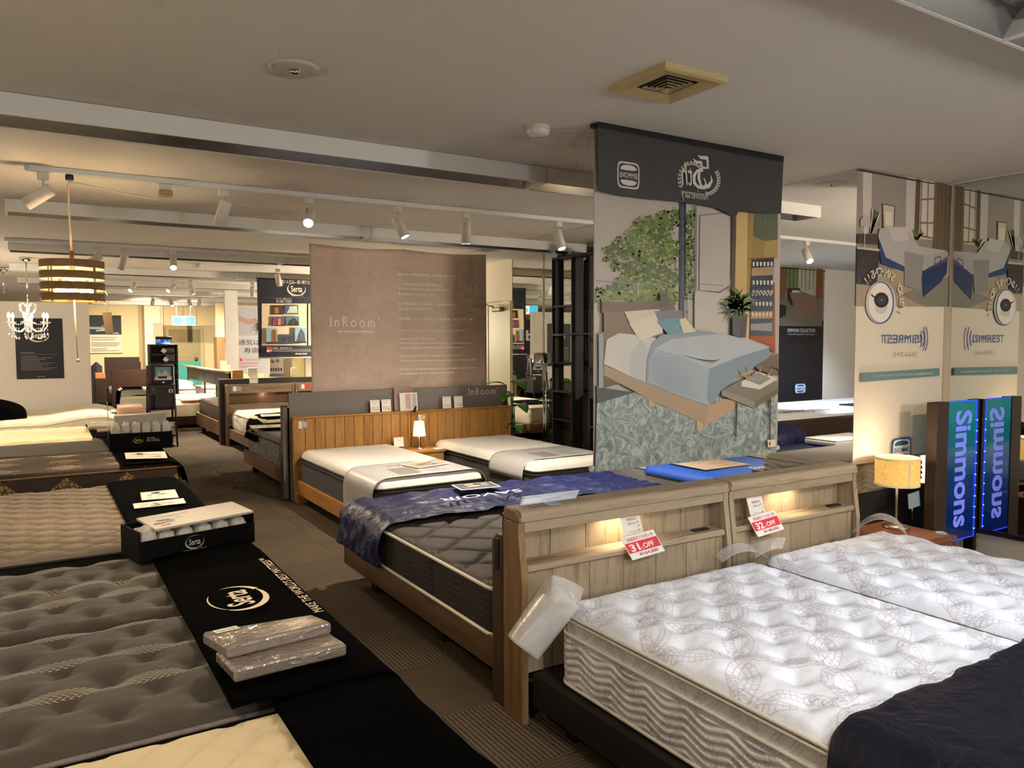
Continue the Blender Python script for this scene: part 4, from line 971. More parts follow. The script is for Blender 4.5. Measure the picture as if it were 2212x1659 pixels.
# nightstand and lamp between the planked beds
t = thing('nightstand', 'honey oak bedside table under the frosted lamp', 'nightstand', (3.41, 7.38, 0))
MB().box(3.20, 3.625, 7.17, 7.565, 0.445, 0.47, c=0.004).build('top', honeyx, t)
MB().box(3.215, 3.61, 7.19, 7.56, 0.30, 0.445, c=0.003).build('drawer_box', honeyx, t)
MB().box(3.225, 3.60, 7.182, 7.19, 0.315, 0.43, c=0.002).build('drawer_front', honeyx, t)
for a in (3.22, 3.575):
    for b in (7.20, 7.52): MB().box(a, a+0.03, b, b+0.03, 0, 0.30).build('leg', honey, t)
def glass_lamp():
    x, y, z = 3.405, 7.36, 0.47
    t = thing('table_lamp', 'small lit table lamp with frosted white shade between the planked beds', 'lamp', (x, y, z))
    MB().lathe([(0, 0), (0.055, 0), (0.055, 0.008), (0.02, 0.014), (0, 0.014)], 24, (x, y, z)).build('base', chrome_m, t)
    MB().tube([(x, y, z+0.01), (x, y, z+0.15)], 0.006, 8).build('stem', chrome_m, t)
    MB().lathe([(0.066, 0.135), (0.052, 0.285), (0.045, 0.29), (0, 0.29)], 28, (x, y, z)).build('shade', emis('frost_glow', '#ffd58f', 3.2), t)
    point('lamp', (x, y-0.10, z+0.21), 3.2, WARM, 0.05, t)
    MB().tube([(x+0.05, y+0.02, z+0.006), (x+0.09, y+0.08, z+0.05), (x+0.075, y+0.13, z+0.20), (x+0.05, y+0.17, z+0.36), (x+0.03, y+0.19, z+0.41)], 0.005, 6).build('cord', M('cord_brown', '#8a5b22', 0.7), t)
    MB().tube([(x+0.03, y+0.19, z+0.375), (x+0.045, y+0.17, z+0.43)], [0.018, 0.009], 8).build('plug', black_m, t)
glass_lamp()
c = MB().box(3.52, 3.60, 7.19, 7.27, 0.471, 0.479, c=0.001).build('note_pad', paper, org=(3.56, 7.23, 0.471)); tag(c, 'small white note pad at the edge of the oak bedside table', 'note pad')

# ================================================================== SALE CARDS, NAME SIGN ON THE NEAR HEADBOARDS
def sale(label, cx, off, price, old, corner):
    """tall card in the niche with a red sale card clipped in front of it"""
    y = 2.655
    t = thing('sale_card', label, 'sale card', (cx, y, 0.664), 'sale cards on the oak headboards')
    a = at(corner[0], corner[1], y=y+0.035); w, h = 0.115, 0.19
    V = [(a.x, y+0.035, a.z), (a.x+w, y+0.035, a.z), (a.x+w+0.02, y-0.01, a.z-h), (a.x+0.02, y-0.01, a.z-h)]
    MB().add(V, [(3,2,1,0)]).build('price_sheet', paper, t, solid=0.001)
    p = Print((a.x+0.02, y-0.0125, a.z-h), (1,0,0), (-0.02, 0.045, h))
    red2 = M('sale_red', '#d0303c', 0.6, var=0)
    p.text('数量限定', .03, .155, .012, red2, w=.06); p.text('SDベッド', .035, .135, .012, ink, w=.05)
    for k in range(3): p.text('★', .088, .14-k*.018, .012, M('ink_orange', '#d98f1c', 0.7), w=.012)
    p.stroke([(.02, .105), (.10, .105)], .001, ink_g); p.text('Outlet Price', .016, .06, .016, ink_r, w=.088); p.text(old, .02, .018, .02, ink_r, w=.085)
    p.build('print', t)
    b = Vector(at(off[0], off[1], y=y-0.03)); w2, h2 = 0.185, 0.115; ux = Vector((0.985, -0.06, 0.10)).normalized(); vx = Vector((-0.42, 0.22, 0.86)).normalized()
    V = [b, b+ux*w2, b+ux*w2-vx*h2, b-vx*h2]
    MB().add([tuple(v) for v in V], [(3,2,1,0)]).build('sale_sheet', paper, t, solid=0.001)
    p = Print(b-vx*h2, ux, vx - ux*ux.dot(vx)*0); p.v = vx; p.n = ux.cross(vx).normalized(); p.k = 4
    p.text('数量限定でお買い得', .025, .088, .018, red2, w=.145); p.rect(.004, .032, w2-.004, .082, M('sale_red')); 
    p.text(price[0], .02, .037, .038, paper, w=.05, bold=0.03); p.text('%', .075, .038, .012, paper); p.text('OFF', .09, .04, .026, paper, w=.06, bold=0.02); p.text(price[1], .05, .008, .019, ink_r, w=.105)
    p.build('sale_print', t)
    MB().tube([(b.x+0.01, y, 0.67), (b.x-0.005, y-0.02, 0.672), (b.x+0.03, y-0.03, 0.675)], 0.0015, 5).build('wire_clip', chrome_m, t)
sale('white price sheet with red 31 percent off card on the left oak headboard', 2.23, (1340, 1163), ('31', '¥164,000'), '¥240,000', (1337, 1108))
sale('white price sheet with red 32 percent off card on the right oak headboard', 3.02, (1615, 1118), ('32', '¥148,000'), '¥220,000', (1611, 1072))
t = thing('name_sign', 'pale blue see-through name sign standing on the near oak headboard', 'sign', (1.95, 2.72, 0.897))
q = [at(1123, 1098, y=2.74), at(1244, 1081, y=2.74), at(1251, 1058, y=2.75), at(1128, 1073, y=2.75)]
q = [Vector((v.x, v.y, max(v.z, 0.898))) for v in q]
MB().add([tuple(v) for v in q], [(0,1,2,3)]).build('acrylic_panel', M('acrylic_blue', '#98a6c0', 0.25, spec=0.6, var=0), t, solid=0.004)
p = Print(q[0], q[1]-q[0], (0,0,1), plane=('y', 2.74), step=0.001); p.k = 3; wv, hv = (q[1]-q[0]).length, q[3].z-q[0].z
p.stroke([(0.006, 0.004), (wv-0.006, 0.004), (wv+0.004, hv-0.004), (0.02, hv-0.004)], 0.006, M('frost_edge', '#c8d0da', 0.4), closed=True)
p.text('Grangate', wv*0.40, hv*0.30, hv*0.36, M('frost_letter', '#dfe5ec', 0.5), w=wv*0.32, flip=True); p.build('lettering', t)
MB().add([(1.84, 2.67, 0.899), (1.90, 2.67, 0.899), (1.9, 2.76, 0.899), (1.84, 2.76, 0.899)], [(0,1,2,3)]).build('foot', M('acrylic_blue'), t, solid=0.002)

# ================================================================== RIGHT CORNER: nightstand, drum lamp, lit sign
cherry = wood('cherry', '#7a4a34', '#5c3422', 'x', 1.0, 0.4)
t = thing('nightstand', 'reddish cherry bedside table under the drum lamp', 'nightstand', (4.22, 2.56, 0))
MB().box(3.99, 4.44, 2.35, 2.79, 0.455, 0.48, c=0.003).build('top', cherry, t)
MB().box(4.005, 4.425, 2.37, 2.78, 0.10, 0.455, c=0.003).build('cabinet', cherry, t)
for k in range(2): d = MB().box(4.015, 4.415, 2.362, 2.37, 0.12+k*0.165, 0.275+k*0.165, c=0.002).build('drawer', cherry, t); MB().box(4.19, 4.24, 2.352, 2.362, 0.19+k*0.165, 0.2+k*0.165).build('handle', black_m, d)
MB().box(4.02, 4.41, 2.39, 2.77, 0, 0.10).build('plinth', black_m, t)
def drum_lamp():
    x, y, z = 4.335, 2.655, 0.48
    t = thing('table_lamp', 'lit table lamp with yellow linen drum shade in front of the hanging banner', 'lamp', (x, y, z))
    zt, zb = at(1945, 986, y=y).z-0.0, at(1945, 1046, y=y).z; R = 0.122
    MB().lathe([(0, 0), (0.075, 0), (0.075, 0.01), (0.03, 0.018), (0, 0.018)], 28, (x, y, z)).build('base', M('satin_steel', '#b8b0a2', 0.3, metal=0.9), t)
    MB().tube([(x, y, z+0.012), (x, y, zt-0.06)], 0.008, 10).build('stem', M('satin_steel'), t)
    nt = NT('linen_glow'); nt.set(rough=0.9); v = nt.coord((1,1,1)); nz = nt.noise(v, 160, 3, 0.6); c = nt.ramp(nz, [(0.3, '#b9853a'), (0.7, '#e2b566')]); nt.col(c)
    nt.l(c, nt.b.inputs['Emission Color']); nt.b.inputs['Emission Strength'].default_value = 1.05
    MB().lathe([(R, zb+0.012), (R, zt-0.012)], 48, (x, y, 0)).build('shade', nt.mat, t)
    trim = M('shade_trim', '#d9c7a2', 0.8, emit='#d9b878', es=0.25)
    MB().lathe([(R+.002, zb), (R+.002, zb+0.014), (R-.002, zb+0.014), (R-.002, zb), (R+.002, zb)], 48, (x, y, 0)).build('lower_trim', trim, t)
    MB().lathe([(R+.002, zt-0.014), (R+.002, zt), (R-.002, zt), (R-.002, zt-0.014), (R+.002, zt-0.014)], 48, (x, y, 0)).build('upper_trim', trim, t)
    an = radians(-117); ux = Vector((-sin(an), cos(an), 0)); c0 = Vector((x+(R+0.0015)*cos(an), y+(R+0.0015)*sin(an), 0))
    MB().add([tuple(c0+ux*s*0.006+Vector((0,0,zz))) for s, zz in ((-1, zb+.01), (1, zb+.01), (1, zt-.01), (-1, zt-.01))], [(0,1,2,3)]).build('seam_strip', trim, t, solid=0.002)
    MB().tube([(x-R, y, zt-0.05), (x+R, y, zt-0.05)], 0.003, 6).build('spider', M('satin_steel'), t)
    MB().lathe([(0.001, -0.04), (0.022, -0.03), (0.03, 0), (0.022, 0.03), (0.012, 0.045)], 14, (x, y, (zt+zb)/2)).build('bulb', emis('bulb_drum', '#ffd890', 12), t)
    point('lamp', (x, y, zt+0.03), 3.6, WARM, 0.015, t); point('lamp', (x, y, zb-0.03), 1.6, WARM, 0.015, t)
drum_lamp()
t = MB().lathe([(0.03, 0.0), (0.034, 0.006), (0.02, 0.013), (0.0, 0.014)], 16, (4.40, 2.42, 0.48)).build('remote_puck', M('grey_plastic', '#8c9094', 0.4), org=(4.40, 2.42, 0.48)); tag(t, 'small grey puck on the cherry bedside table', 'remote')
def led_sign():
    y = 2.62; X = lambda px: at(px, 1000, y=y).x
    zt = at(2075, 866, y=y).z; zb = at(2075, 1163, y=y).z; x0, x1, x2, x3, x4 = X(2019), X(2035), X(2044), X(2104), 5.165
    t = thing('lit_sign', 'free standing lit acrylic sign in dark posts with blue edge light', 'sign', ((x0+x4)/2, y, 0))
    MB().box(x0, x2, y-0.010, y+0.06, 0, zt, c=0.003).build('post', M('post_brown', '#3a2b20', 0.5), t)
    MB().box(x3+0.01, x4, y-0.006, y+0.06, 0, zt, c=0.003).build('post', M('post_black', '#0e0e10', 0.5), t)
    MB().box(x0, x4, y-0.05, y+0.06, 0, 0.03, c=0.004).build('foot', black_m, t)
    ac = NT('edge_lit_acrylic'); ac.col('#05203a'); ac.set(rough=0.08, spec=0.6, alpha=0.86)
    g = ac.n('ShaderNodeNewGeometry'); z = ac.sep(g.outputs['Position'])[2]
    f = ac.math('MULTIPLY_ADD', z, 1.0, 0.0); nn = ac.noise(g.outputs['Position'], 3.5, 2)
    cc = ac.ramp(ac.math('ADD', ac.math('MULTIPLY', f, 0.8), ac.math('MULTIPLY', nn, 0.25)), [(0.35, '#081450'), (0.6, '#0a2a6a'), (0.8, '#0b4a70'), (1.0, '#0f8f8c')])
    ac.l(cc, ac.b.inputs['Emission Color']); ac.b.inputs['Emission Strength'].default_value = 0.6
    MB().box(x2+0.004, x3, y-0.004, y+0.004, zb, zt).build('acrylic_panel', ac.mat, t)
    led = emis('led_blue', '#1a34ff', 2.2)
    MB().box(x3+0.001, x3+0.009, y-0.008, y-0.004, zb, zt).box(x2+0.004, x3, y-0.0055, y-0.0045, zb-0.004, zb+0.003).box(x2+0.004, x3, y-0.0055, y-0.0045, zt-0.003, zt+0.003).build('edge_light', led, t)
    dot = emis('led_dot', '#3aa0ff', 14)
    for k in range(11):
        zz = zb+0.05+(zt-zb-0.18)*k/10; MB().lathe([(0.0, 0.004), (0.004, 0.002), (0.004, 0)], 8, M=Matrix.Translation((x3+0.005, y-0.009, zz)) @ Matrix.Rotation(pi/2, 4, 'X')).build('led', dot, t)
    w = x3-x2; p = Print((x2+0.004, y-0.0045, zb), (0,0,-1), (1,0,0)); p.n = Vector((0,-1,0)); L = zt-zb
    p.text('Simmons', -(L*0.93), w*0.26, w*0.58, emis('letter_blue', '#6f78e0', 0.6), w=L*0.84, bold=0.028); p.build('lettering', t)
led_sign()
t = thing('lamp_tag', 'pale blue paper tag on a thin rod right behind the drum lamp', 'tag', (4.36, 2.71, 0.48)); q = [at(1961, 1068, y=2.71), at(1985, 1060, y=2.71), at(1988, 1092, y=2.71), at(1963, 1100, y=2.71)]
MB().add([tuple(v) for v in q], [(3,2,1,0)]).build('paper', M('paper_blue', '#8ea2b0', 0.7), t, solid=0.002); MB().tube([(q[3].x+0.04, 2.712, 0.481), (q[3].x+0.04, 2.712, q[2].z+0.02)], 0.003, 6).build('rod', chrome_m, t)
# ================================================================== BANNERS AND POSTERS (flat print on real cloth and boards)
def pm_(h, rough=0.6, **k): return M('print_'+h.strip('#'), h, rough, **k)
def Z(x0, y0, s): return lambda pts: [(x0+a/s, y0+b/s) for a, b in pts]
def simmons_logo(p, u0, v0, w, h, col, bg, flip):
    def R(x): return u0 + ((1-x) if flip else x)*w
    def sh(k):
        pts = []
        for i in range(40):
            a = 2*pi*i/40; c, s = cos(a), sin(a); x = 0.5+0.5*k*np.sign(c)*abs(c)**0.28; y = 0.5+(0.5-(1-k)*0.62)*np.sign(s)*abs(s)**0.5
            pts.append((R(x), v0+y*h))
        return pts if not flip else pts[::-1]
    p.poly(sh(1.0), col); p.poly(sh(0.90), bg)
    for y0, sg in ((0.66, 1), (0.34, -1)):
        top = [(0.12, y0+sg*.10), (0.25, y0+sg*.2), (0.5, y0+sg*.235), (0.75, y0+sg*.2), (0.86, y0+sg*.10)]
        bot = [(0.86, y0+sg*.04), (0.6, y0+sg*.02), (0.3, y0+sg*.03), (0.16, y0+sg*.06)]
        q = [(R(a), v0+b*h) for a, b in top+bot]; p.poly(q, col)
    p.text('SIMMONS', u0+0.09*w, v0+0.39*h, 0.21*h, col, w=0.82*w, bold=0.01, flip=flip)
def serta_logo(p, cu, cv, w, m, rot=0.0, text=True):
    """condensed word inside two tapering crescents; w = width of the word"""
    c, s = cos(rot), sin(rot)
    def T(x, y): return (cu+x*c-y*s, cv+x*s+y*c)
    a = T(-w/2, -w*.27); p.text('Serta', a[0], a[1], w*.54, m, w=w, bold=0.018, rot=rot)
    for a0, a1, th, fl in ((150, 300, .14, 0), (-58, 20, .12, 1), (60, 150, .035, 0)):
        pts = []; ws = []
        for i in range(22):
            t = i/21; an = radians(a0+(a1-a0)*t); pts.append(T(w*.78*cos(an), w*.56*sin(an))); ws.append(w*th*(sin(pi*(0.08+0.84*t)) if not fl else (1-t*0.9)))
        p.stroke(pts, ws, m)
def smooth(P, n=3):
    for _ in range(n): P = [P[0]]+[q for a, b in zip(P, P[1:]) for q in ((a[0]*.75+b[0]*.25, a[1]*.75+b[1]*.25), (a[0]*.25+b[0]*.75, a[1]*.25+b[1]*.75))]+[P[-1]]
    return P
# ------------------------------------------------------------------ big hanging bed banner
def big_banner():
    y = 2.93; x0, x1 = 2.274, 3.600; zt, zb = 2.612, 0.985
    t = thing('hanging_banner', 'big hanging anniversary banner showing a bed by a garden window', 'banner', (2.93, y, 0.95))
    MB().box(x0, x1, y, y+0.003, zb, zt).build('fabric', M('banner_back', '#8a857e', 0.6), t)
    MB().tube([(x0-0.012, y+0.006, zb-0.004), (x1+0.012, y+0.006, zb-0.004)], 0.016, 12).build('bottom_rod', M('rod_white', '#d8d4cc', 0.4), t)
    MB().tube([(x0-0.012, y+0.006, zt-0.004), (x1+0.012, y+0.006, zt-0.004)], 0.012, 10).build('top_rod', M('rod_dark', '#1b1b1d', 0.5), t)
    p = Print((x0, y, zb), (1,0,0), (0,0,1), plane=('y', y)); A = Z(1270, 250, 4.2548); B = Z(1270, 630, 4.1475)
    gl = dict(rough=0.28)
    def a(pts, c): p.poly(A(pts), pm_(c, **gl), px=True)
    def b(pts, c): p.poly(B(pts), pm_(c, **gl), px=True)
    W_, H_ = x1-x0, zt-zb
    p.rect(0, 0, W_, H_, pm_('#b3aaa0', **gl))
    # tree: trunk lines, then leaf clumps
    r = random.Random(5)
    for q in ([(760,1659),(720,1400),(640,1200)], [(700,1560),(560,1480),(430,1350)], [(790,1659),(800,1350),(760,1120)], [(690,1500),(600,1300),(480,1150)], [(930,1659),(920,1300)]):
        p.stroke(A(q), 0.006, pm_('#6d6753', **gl), px=True)
    gr = ['#6d7d40', '#55663a', '#87914e', '#43543a', '#9c9f64', '#5e7040', '#a8a690']
    cl = [(700,960,160,90),(560,1010,150,110),(470,1000,90,70),(800,930,70,90),(420,1120,110,90),(640,1120,160,110),(300,1160,60,50),(240,1250,110,80),(380,1260,140,90),(560,1260,160,110),(740,1240,110,130),(170,1320,40,30),(260,1380,80,50),(440,1420,150,110),(620,1420,160,120),(380,1560,170,100),(560,1580,190,90),(760,1500,90,120),(260,1610,140,70),(110,1620,60,50),(930,1000,45,130),(930,1250,50,170),(930,1520,50,140),(970,900,14,60)]
    for cx, cy, rx, ry in cl:
        p.poly(A([(cx+rx*.8*cos(q*pi/6)*(1+.15*sin(5*q)), cy+ry*.8*sin(q*pi/6)*(1+.15*cos(3*q))) for q in range(12)][::-1]), pm_(r.choice(['#52633a', '#5d6e3c', '#6a7b42', '#6f7a4a']), **gl), px=True, layer=False); p.k += 0.02
        for k in range(int(14+rx*ry/190)):
            an = r.uniform(0, 6.28); rr = sqrt(r.random()); ux, uy = cx+rx*rr*cos(an), cy+ry*rr*sin(an); s = r.uniform(6, 19)
            pts = [(ux+s*r.uniform(.6, 1.2)*cos(q*pi/3.5), uy+s*r.uniform(.5, 1.0)*sin(q*pi/3.5)) for q in range(7)][::-1]
            p.poly(A(pts), pm_(r.choice(gr), **gl), px=True, layer=False)
            if k % 14 == 13: p.k += 0.05
    p.k = 12
    b([(60,0),(810,0),(810,70),(620,90),(60,75)], '#77834a')
    for k in range(90):
        ux, uy = r.uniform(60, 940), r.uniform(-10, 90 if r.random() < .6 else 330)
        if uy > 90 and ux < 730: continue
        s = r.uniform(8, 22); p.poly(B([(ux+s*cos(q), uy+s*.8*sin(q)) for q in (5.2, 4, 3, 2, 1, 0)]), pm_(r.choice(gr), **gl), px=True, layer=False)
    p.k += 1
    p.stroke(A([(65,1518),(430,1540),(960,1550)]), 0.006, pm_('#7d8a8e', **gl), px=True); p.stroke(A([(455,1540),(455,1660)]), 0.008, pm_('#a9b0b0', **gl), px=True)
    a([(835,800),(835,1660),(893,1660),(893,805)], '#39434c'); b([(812,0),(812,250),(856,250),(856,0)], '#39434c')
    p.stroke(A([(862,805),(862,1660)]), 0.006, pm_('#5f6b74', **gl), px=True); p.stroke(A([(885,805),(885,1660)]), 0.005, pm_('#1d242a', **gl), px=True)
    a([(990,828),(985,1660),(1300,1660),(1310,935),(1120,848)], '#b8afa4'); b([(945,0),(945,345),(1250,400),(1250,0)], '#bdb6ac')
    p.stroke(A([(982,830),(975,1660)]), 0.006, pm_('#8f9796', **gl), px=True); p.stroke(B([(885,0),(885,260)]), 0.006, pm_('#9aa09c', **gl), px=True); p.stroke(B([(942,0),(942,340)]), 0.006, pm_('#5a6468', **gl), px=True)
    p.stroke(A([(1015,918),(1300,890),(1302,1560),(1195,1625),(1008,1605)]), 0.007, pm_('#4e5962', **gl), px=True, closed=True)
    p.stroke(A([(1010,1548),(1230,1562)]), 0.004, pm_('#7f8a8e', **gl), px=True)
    a([(1310,938),(1296,1660),(1335,1660),(1350,884)], '#54422f'); p.stroke(A([(1312,940),(1300,1500)]), 0.01, pm_('#2b3036', **gl), px=True)
    a([(1350,880),(1335,1660),(1445,1660),(1456,890)], '#c2a974'); b([(1385,0),(1368,420),(1430,430),(1440,0)], '#c2a974'); a([(1456,890),(1445,1660),(1495,1660),(1508,900)], '#977f4c')
    a([(1508,898),(1500,1108),(1605,1155),(1728,1140),(1728,905)], '#5c6251'); a([(1500,1108),(1497,1310),(1600,1310),(1605,1155)], '#927c48'); a([(1605,1155),(1600,1310),(1728,1310),(1728,1140)], '#a08a55')
    for q in ((1613,972),(1650,998)): p.disc(*p.px(*A([q])[0]), 0.003, 0.003, pm_('#e8e2c8', **gl))
    b([(1640,-80),(1655,-80),(1660,560),(1600,500),(1430,420),(1440,-80)], '#8a4a30')
    a([(1490,1315),(1470,1660),(1672,1660),(1692,1305)], '#22283c'); b([(1440,0),(1432,395),(1630,400),(1645,0)], '#22283c')
    a([(1486,1400),(1480,1475),(1680,1465),(1684,1392)], '#a38866'); b([(1438,180),(1436,245),(1632,240),(1634,175)], '#a5835f'); b([(1436,290),(1434,345),(1625,355),(1628,280)], '#8f8e8e')
    for yy in (1365, 1535, 1625):
        for k in range(6): ux = 1500+k*33; p.poly(A([(ux-9, yy-18),(ux+9, yy-20),(ux+11, yy+8),(ux+4, yy+22),(ux-7, yy+20)]), pm_('#cfc8ba', **gl), px=True, layer=False)
    for yy in (18, 110, 205):
        for k in range(6): ux = 1455+k*32; p.poly(B([(ux-9, yy-15),(ux+9, yy-18),(ux+10, yy+8),(ux+3, yy+20),(ux-7, yy+18)]), pm_('#cfc8ba', **gl), px=True, layer=False)
    p.k += 1
    b([(1432,395),(1428,430),(1645,480),(1650,400)], '#a0512f'); p.stroke(A([(1455,1318),(1700,1302)]), 0.006, pm_('#a0512f', **gl), px=True)
    b([(55,830),(60,1010),(420,905),(120,860)], '#4d565a'); b([(75,380),(75,860),(120,860),(118,360)], '#8f9a9c')
    rug = NT('rug_print'); rug.set(rough=0.35); v = rug.coord((1,1,1)); n1 = rug.noise(v, 14, 5, 0.65, 2.2); rug.col(rug.ramp(n1, [(0.28, '#48535c'), (0.5, '#84908f'), (0.62, '#a9b0ac'), (0.8, '#c4c6bd')])); 
    p.poly(B([(60,1000),(42,1610),(1665,1440),(1665,860),(1290,960),(520,960),(400,900)]), rug.mat, px=True)
    for q in ([(200,1100),(230,1250),(440,1350),(480,1480)], [(740,1080),(790,1200),(640,1400),(620,1480)], [(930,1190),(890,1300),(920,1400),(780,1480)], [(380,960),(450,1060),(400,1180),(220,1150)], [(600,1200),(450,1330),(490,1440)], [(1000,1280),(1120,1310),(1260,1250)], [(1200,1280),(1190,1380),(1260,1440)]):
        p.stroke(B(smooth(q)), 0.0055, pm_('#a4aba6', **gl), px=True, layer=False)
    p.k += 1
    b([(100,85),(100,190),(560,180),(760,165),(725,65),(620,80),(350,98)], '#6b5846'); b([(118,175),(118,860),(140,860),(150,430),(460,420),(560,180)], '#78634f'); b([(118,650),(118,860),(330,800),(118,735)], '#6a5a48')
    b([(618,15),(622,145),(700,135),(690,15)], '#2b2622')
    b([(118,655),(118,745),(520,960),(1030,1190),(1052,1020),(960,990),(700,900),(500,810),(350,750)], '#a08d78'); b([(1052,1018),(1030,1190),(1290,1050),(1290,985),(1200,960)], '#b0937a')
    b([(517,955),(517,1030),(565,1030),(565,980)], '#b19b7c'); b([(945,1150),(945,1240),(1002,1240),(1002,1175)], '#b8a07e')
    b([(140,430),(115,645),(350,755),(500,812),(520,560),(640,430),(430,390),(250,372)], '#c3c0b8')
    b([(350,560),(350,750),(500,810),(520,560),(450,430)], '#b5b6b4')
    b([(295,180),(390,370),(450,430),(640,370),(650,200),(600,158)], '#cbc3ae'); b([(340,290),(430,430),(470,428),(640,365),(590,195)], '#d4ccb6'); b([(565,175),(600,262),(820,240),(815,170)], '#75767c')
    b([(620,390),(540,500),(500,810),(700,900),(960,990),(1060,1020),(1165,880),(1300,760),(1590,600),(1592,490),(1400,420),(1130,372),(950,342)], '#99a4ac')
    b([(640,425),(575,510),(800,575),(1060,690),(1300,590),(1585,500),(1400,425),(1130,378)], '#abb1b5')
    b([(1055,690),(1035,960),(1062,1018),(1165,882),(1300,762),(1590,602),(1590,500),(1300,590)], '#7f8d98')
    b([(620,390),(540,470),(500,600),(490,805),(506,812),(525,600),(575,505),(720,425),(1130,376),(950,342)], '#8b959d')
    for k in range(15): p.stroke(B([(525+k*4, 600+k*17), (780+k*14, 590+k*26)]), 0.0025, pm_('#87929b', **gl), px=True, layer=False)
    for k in range(8): p.stroke(B([(790+k*36, 560+k*14), (1090+k*10, 640-k*6)]), 0.0025, pm_('#8f9aa2', **gl), px=True, layer=False)
    p.k += 1
    b([(585,265),(690,392),(820,370),(785,248),(700,238)], '#6b8f98'); b([(785,246),(820,370),(935,357),(840,236)], '#d2cab0')
    for q in ((766,262),(795,325)): p.disc(*p.px(*B([q])[0]), 0.004, 0.004, pm_('#2d3438', **gl))
    b([(1455,665),(1490,700),(1600,735),(1668,760),(1668,548)], '#6f6452')
    for k in range(6): p.stroke(B([(1470+k*34, 668-k*20), (1668, 690+k*8)]), 0.003, pm_('#5c5244', **gl), px=True, layer=False)
    p.k += 1
    for q in ([(1297,990),(1288,1300)], [(1597,880),(1592,1330)], [(1580,960),(1578,1040)]): p.stroke(B(q), 0.010, pm_('#3b3a3a', **gl), px=True)
    b([(1160,880),(1455,985),(1662,868),(1662,800),(1350,785)], '#7c756b'); b([(1160,878),(1160,928),(1455,1042),(1455,983)], '#8c8577'); b([(1455,983),(1455,1042),(1662,912),(1662,866)], '#6b645a')
    b([(1335,805),(1335,845),(1500,875),(1642,790),(1640,765),(1480,715)], '#cfc9bc'); b([(1360,785),(1500,835),(1600,775),(1480,722)], '#7f8a90')
    for q in ([(1315,690),(1330,735),(1400,775),(1500,790),(1590,730),(1600,690)], [(1380,665),(1395,720),(1410,775)], [(1498,660),(1500,720),(1495,785)]): p.stroke(B(q), [0.004]+[0.010]*(len(q)-1), pm_('#a58c63', **gl), px=True)
    b([(1250,225),(1252,385),(1318,410),(1318,215)], '#514c4b'); b([(1318,215),(1318,412),(1372,410),(1384,212)], '#3f3b3b')
    for k in range(70):
        an = r.uniform(0, 6.28); L = r.uniform(30, 150); c0 = (1310+r.uniform(-40, 40), 130+r.uniform(-60, 60)); e = (c0[0]+L*cos(an)*1.1, c0[1]+L*sin(an)*0.9-20); mm = ((c0[0]+e[0])/2+r.uniform(-15, 15), (c0[1]+e[1])/2-12)
        p.stroke(B([c0, mm, e]), [0.004, 0.014, 0.002], pm_(r.choice(['#3c5437', '#55703f', '#2e4430', '#6a8450']), **gl), px=True, layer=False)
    p.k += 1
    b([(1565,1325),(1568,1388),(1637,1380),(1637,1318)], '#d8d2be'); b([(1575,1350),(1578,1372),(1590,1372),(1594,1355),(1584,1332)], '#b8323a')
    # header
    hd = '#3d3c3c'
    a([(45,70),(58,700),(250,745),(500,775),(840,805),(980,828),(1120,850),(1240,905),(1312,940),(1340,886),(1500,902),(1728,910),(1750,385),(900,232)], hd)
    a([(40,66),(52,125),(900,285),(1650,425),(1748,437),(1752,385),(900,228)], '#1a1a1c')
    lt = M('print_silver', '#c6c1b8', 0.5, var=0)
    q0, q1 = p.px(*A([(225,645)])[0]), p.px(*A([(428,490)])[0]); simmons_logo(p, q0[0], q0[1]-0.012, q1[0]-q0[0], q1[1]-q0[1]+0.03, lt, pm_(hd, **gl), True)
    # laurel, 50th, Anniversary (all seen from behind)
    def fA(x, y): return p.px(*A([(x, y)])[0])
    def laurel(cx, cy, rx, ry, a0, a1, n):
        for i in range(n):
            t = i/(n-1); an = radians(a0+(a1-a0)*t); x, yv = cx+rx*cos(an), cy-ry*sin(an)
            tx, ty = -rx*sin(an), -ry*cos(an); L = hypot(tx, ty); sg = 1 if a1 > a0 else -1; tx, ty = sg*tx/L, sg*ty/L
            for s in (1, -1):
                nx, ny = -ty*s, tx*s; b0 = (x, yv); tip = (x+tx*32+nx*16, yv+ty*32+ny*16); md = (x+tx*14+nx*17, yv+ty*14+ny*17); m2 = (x+tx*22+nx*4, yv+ty*22+ny*4)
                pts = [fA(*q) for q in (b0, md, tip, m2)]
                p.poly(pts if s > 0 else pts[::-1], lt, layer=False)
    laurel(905, 590, 112, 140, 215, 60, 12); laurel(1040, 600, 110, 128, -92, 25, 11); p.k += 1
    def st(q, w): p.stroke([fA(*z) for z in q], [x*0.00075 for x in w] if hasattr(w, '__len__') else w*0.00075, lt)
    st([(960,380),(985,398),(1050,402)], [6, 22, 26]); st([(915,412),(945,440),(995,445)], [6, 18, 20])
    st([(1045,395),(1050,500)], 20); st([(990,440),(998,520)], 16)
    st([(1052,496),(1000,490),(970,520),(965,590),(985,650),(1010,675)], [8, 18, 26, 26, 20, 10])
    st([(1005,520),(950,520),(920,570),(925,630),(960,668),(1010,672),(1060,655),(1085,610),(1075,560)], [10, 20, 30, 28, 22, 26, 30, 20, 5]); st([(1010,585),(1030,630),(1020,665),(985,672)], [8, 16, 16, 8])
    p.text('th', fA(905, 660)[0], fA(905, 660)[1], 0.115, lt, w=0.075, flip=True, shear=0.2, align='r')
    q0 = fA(800, 735); p.text('Anniversary', q0[0], q0[1]-0.028, 0.062, lt, w=fA(1052, 735)[0]-q0[0], flip=True, rot=radians(0), shear=0.25)
    p.build('print', t)
big_banner()

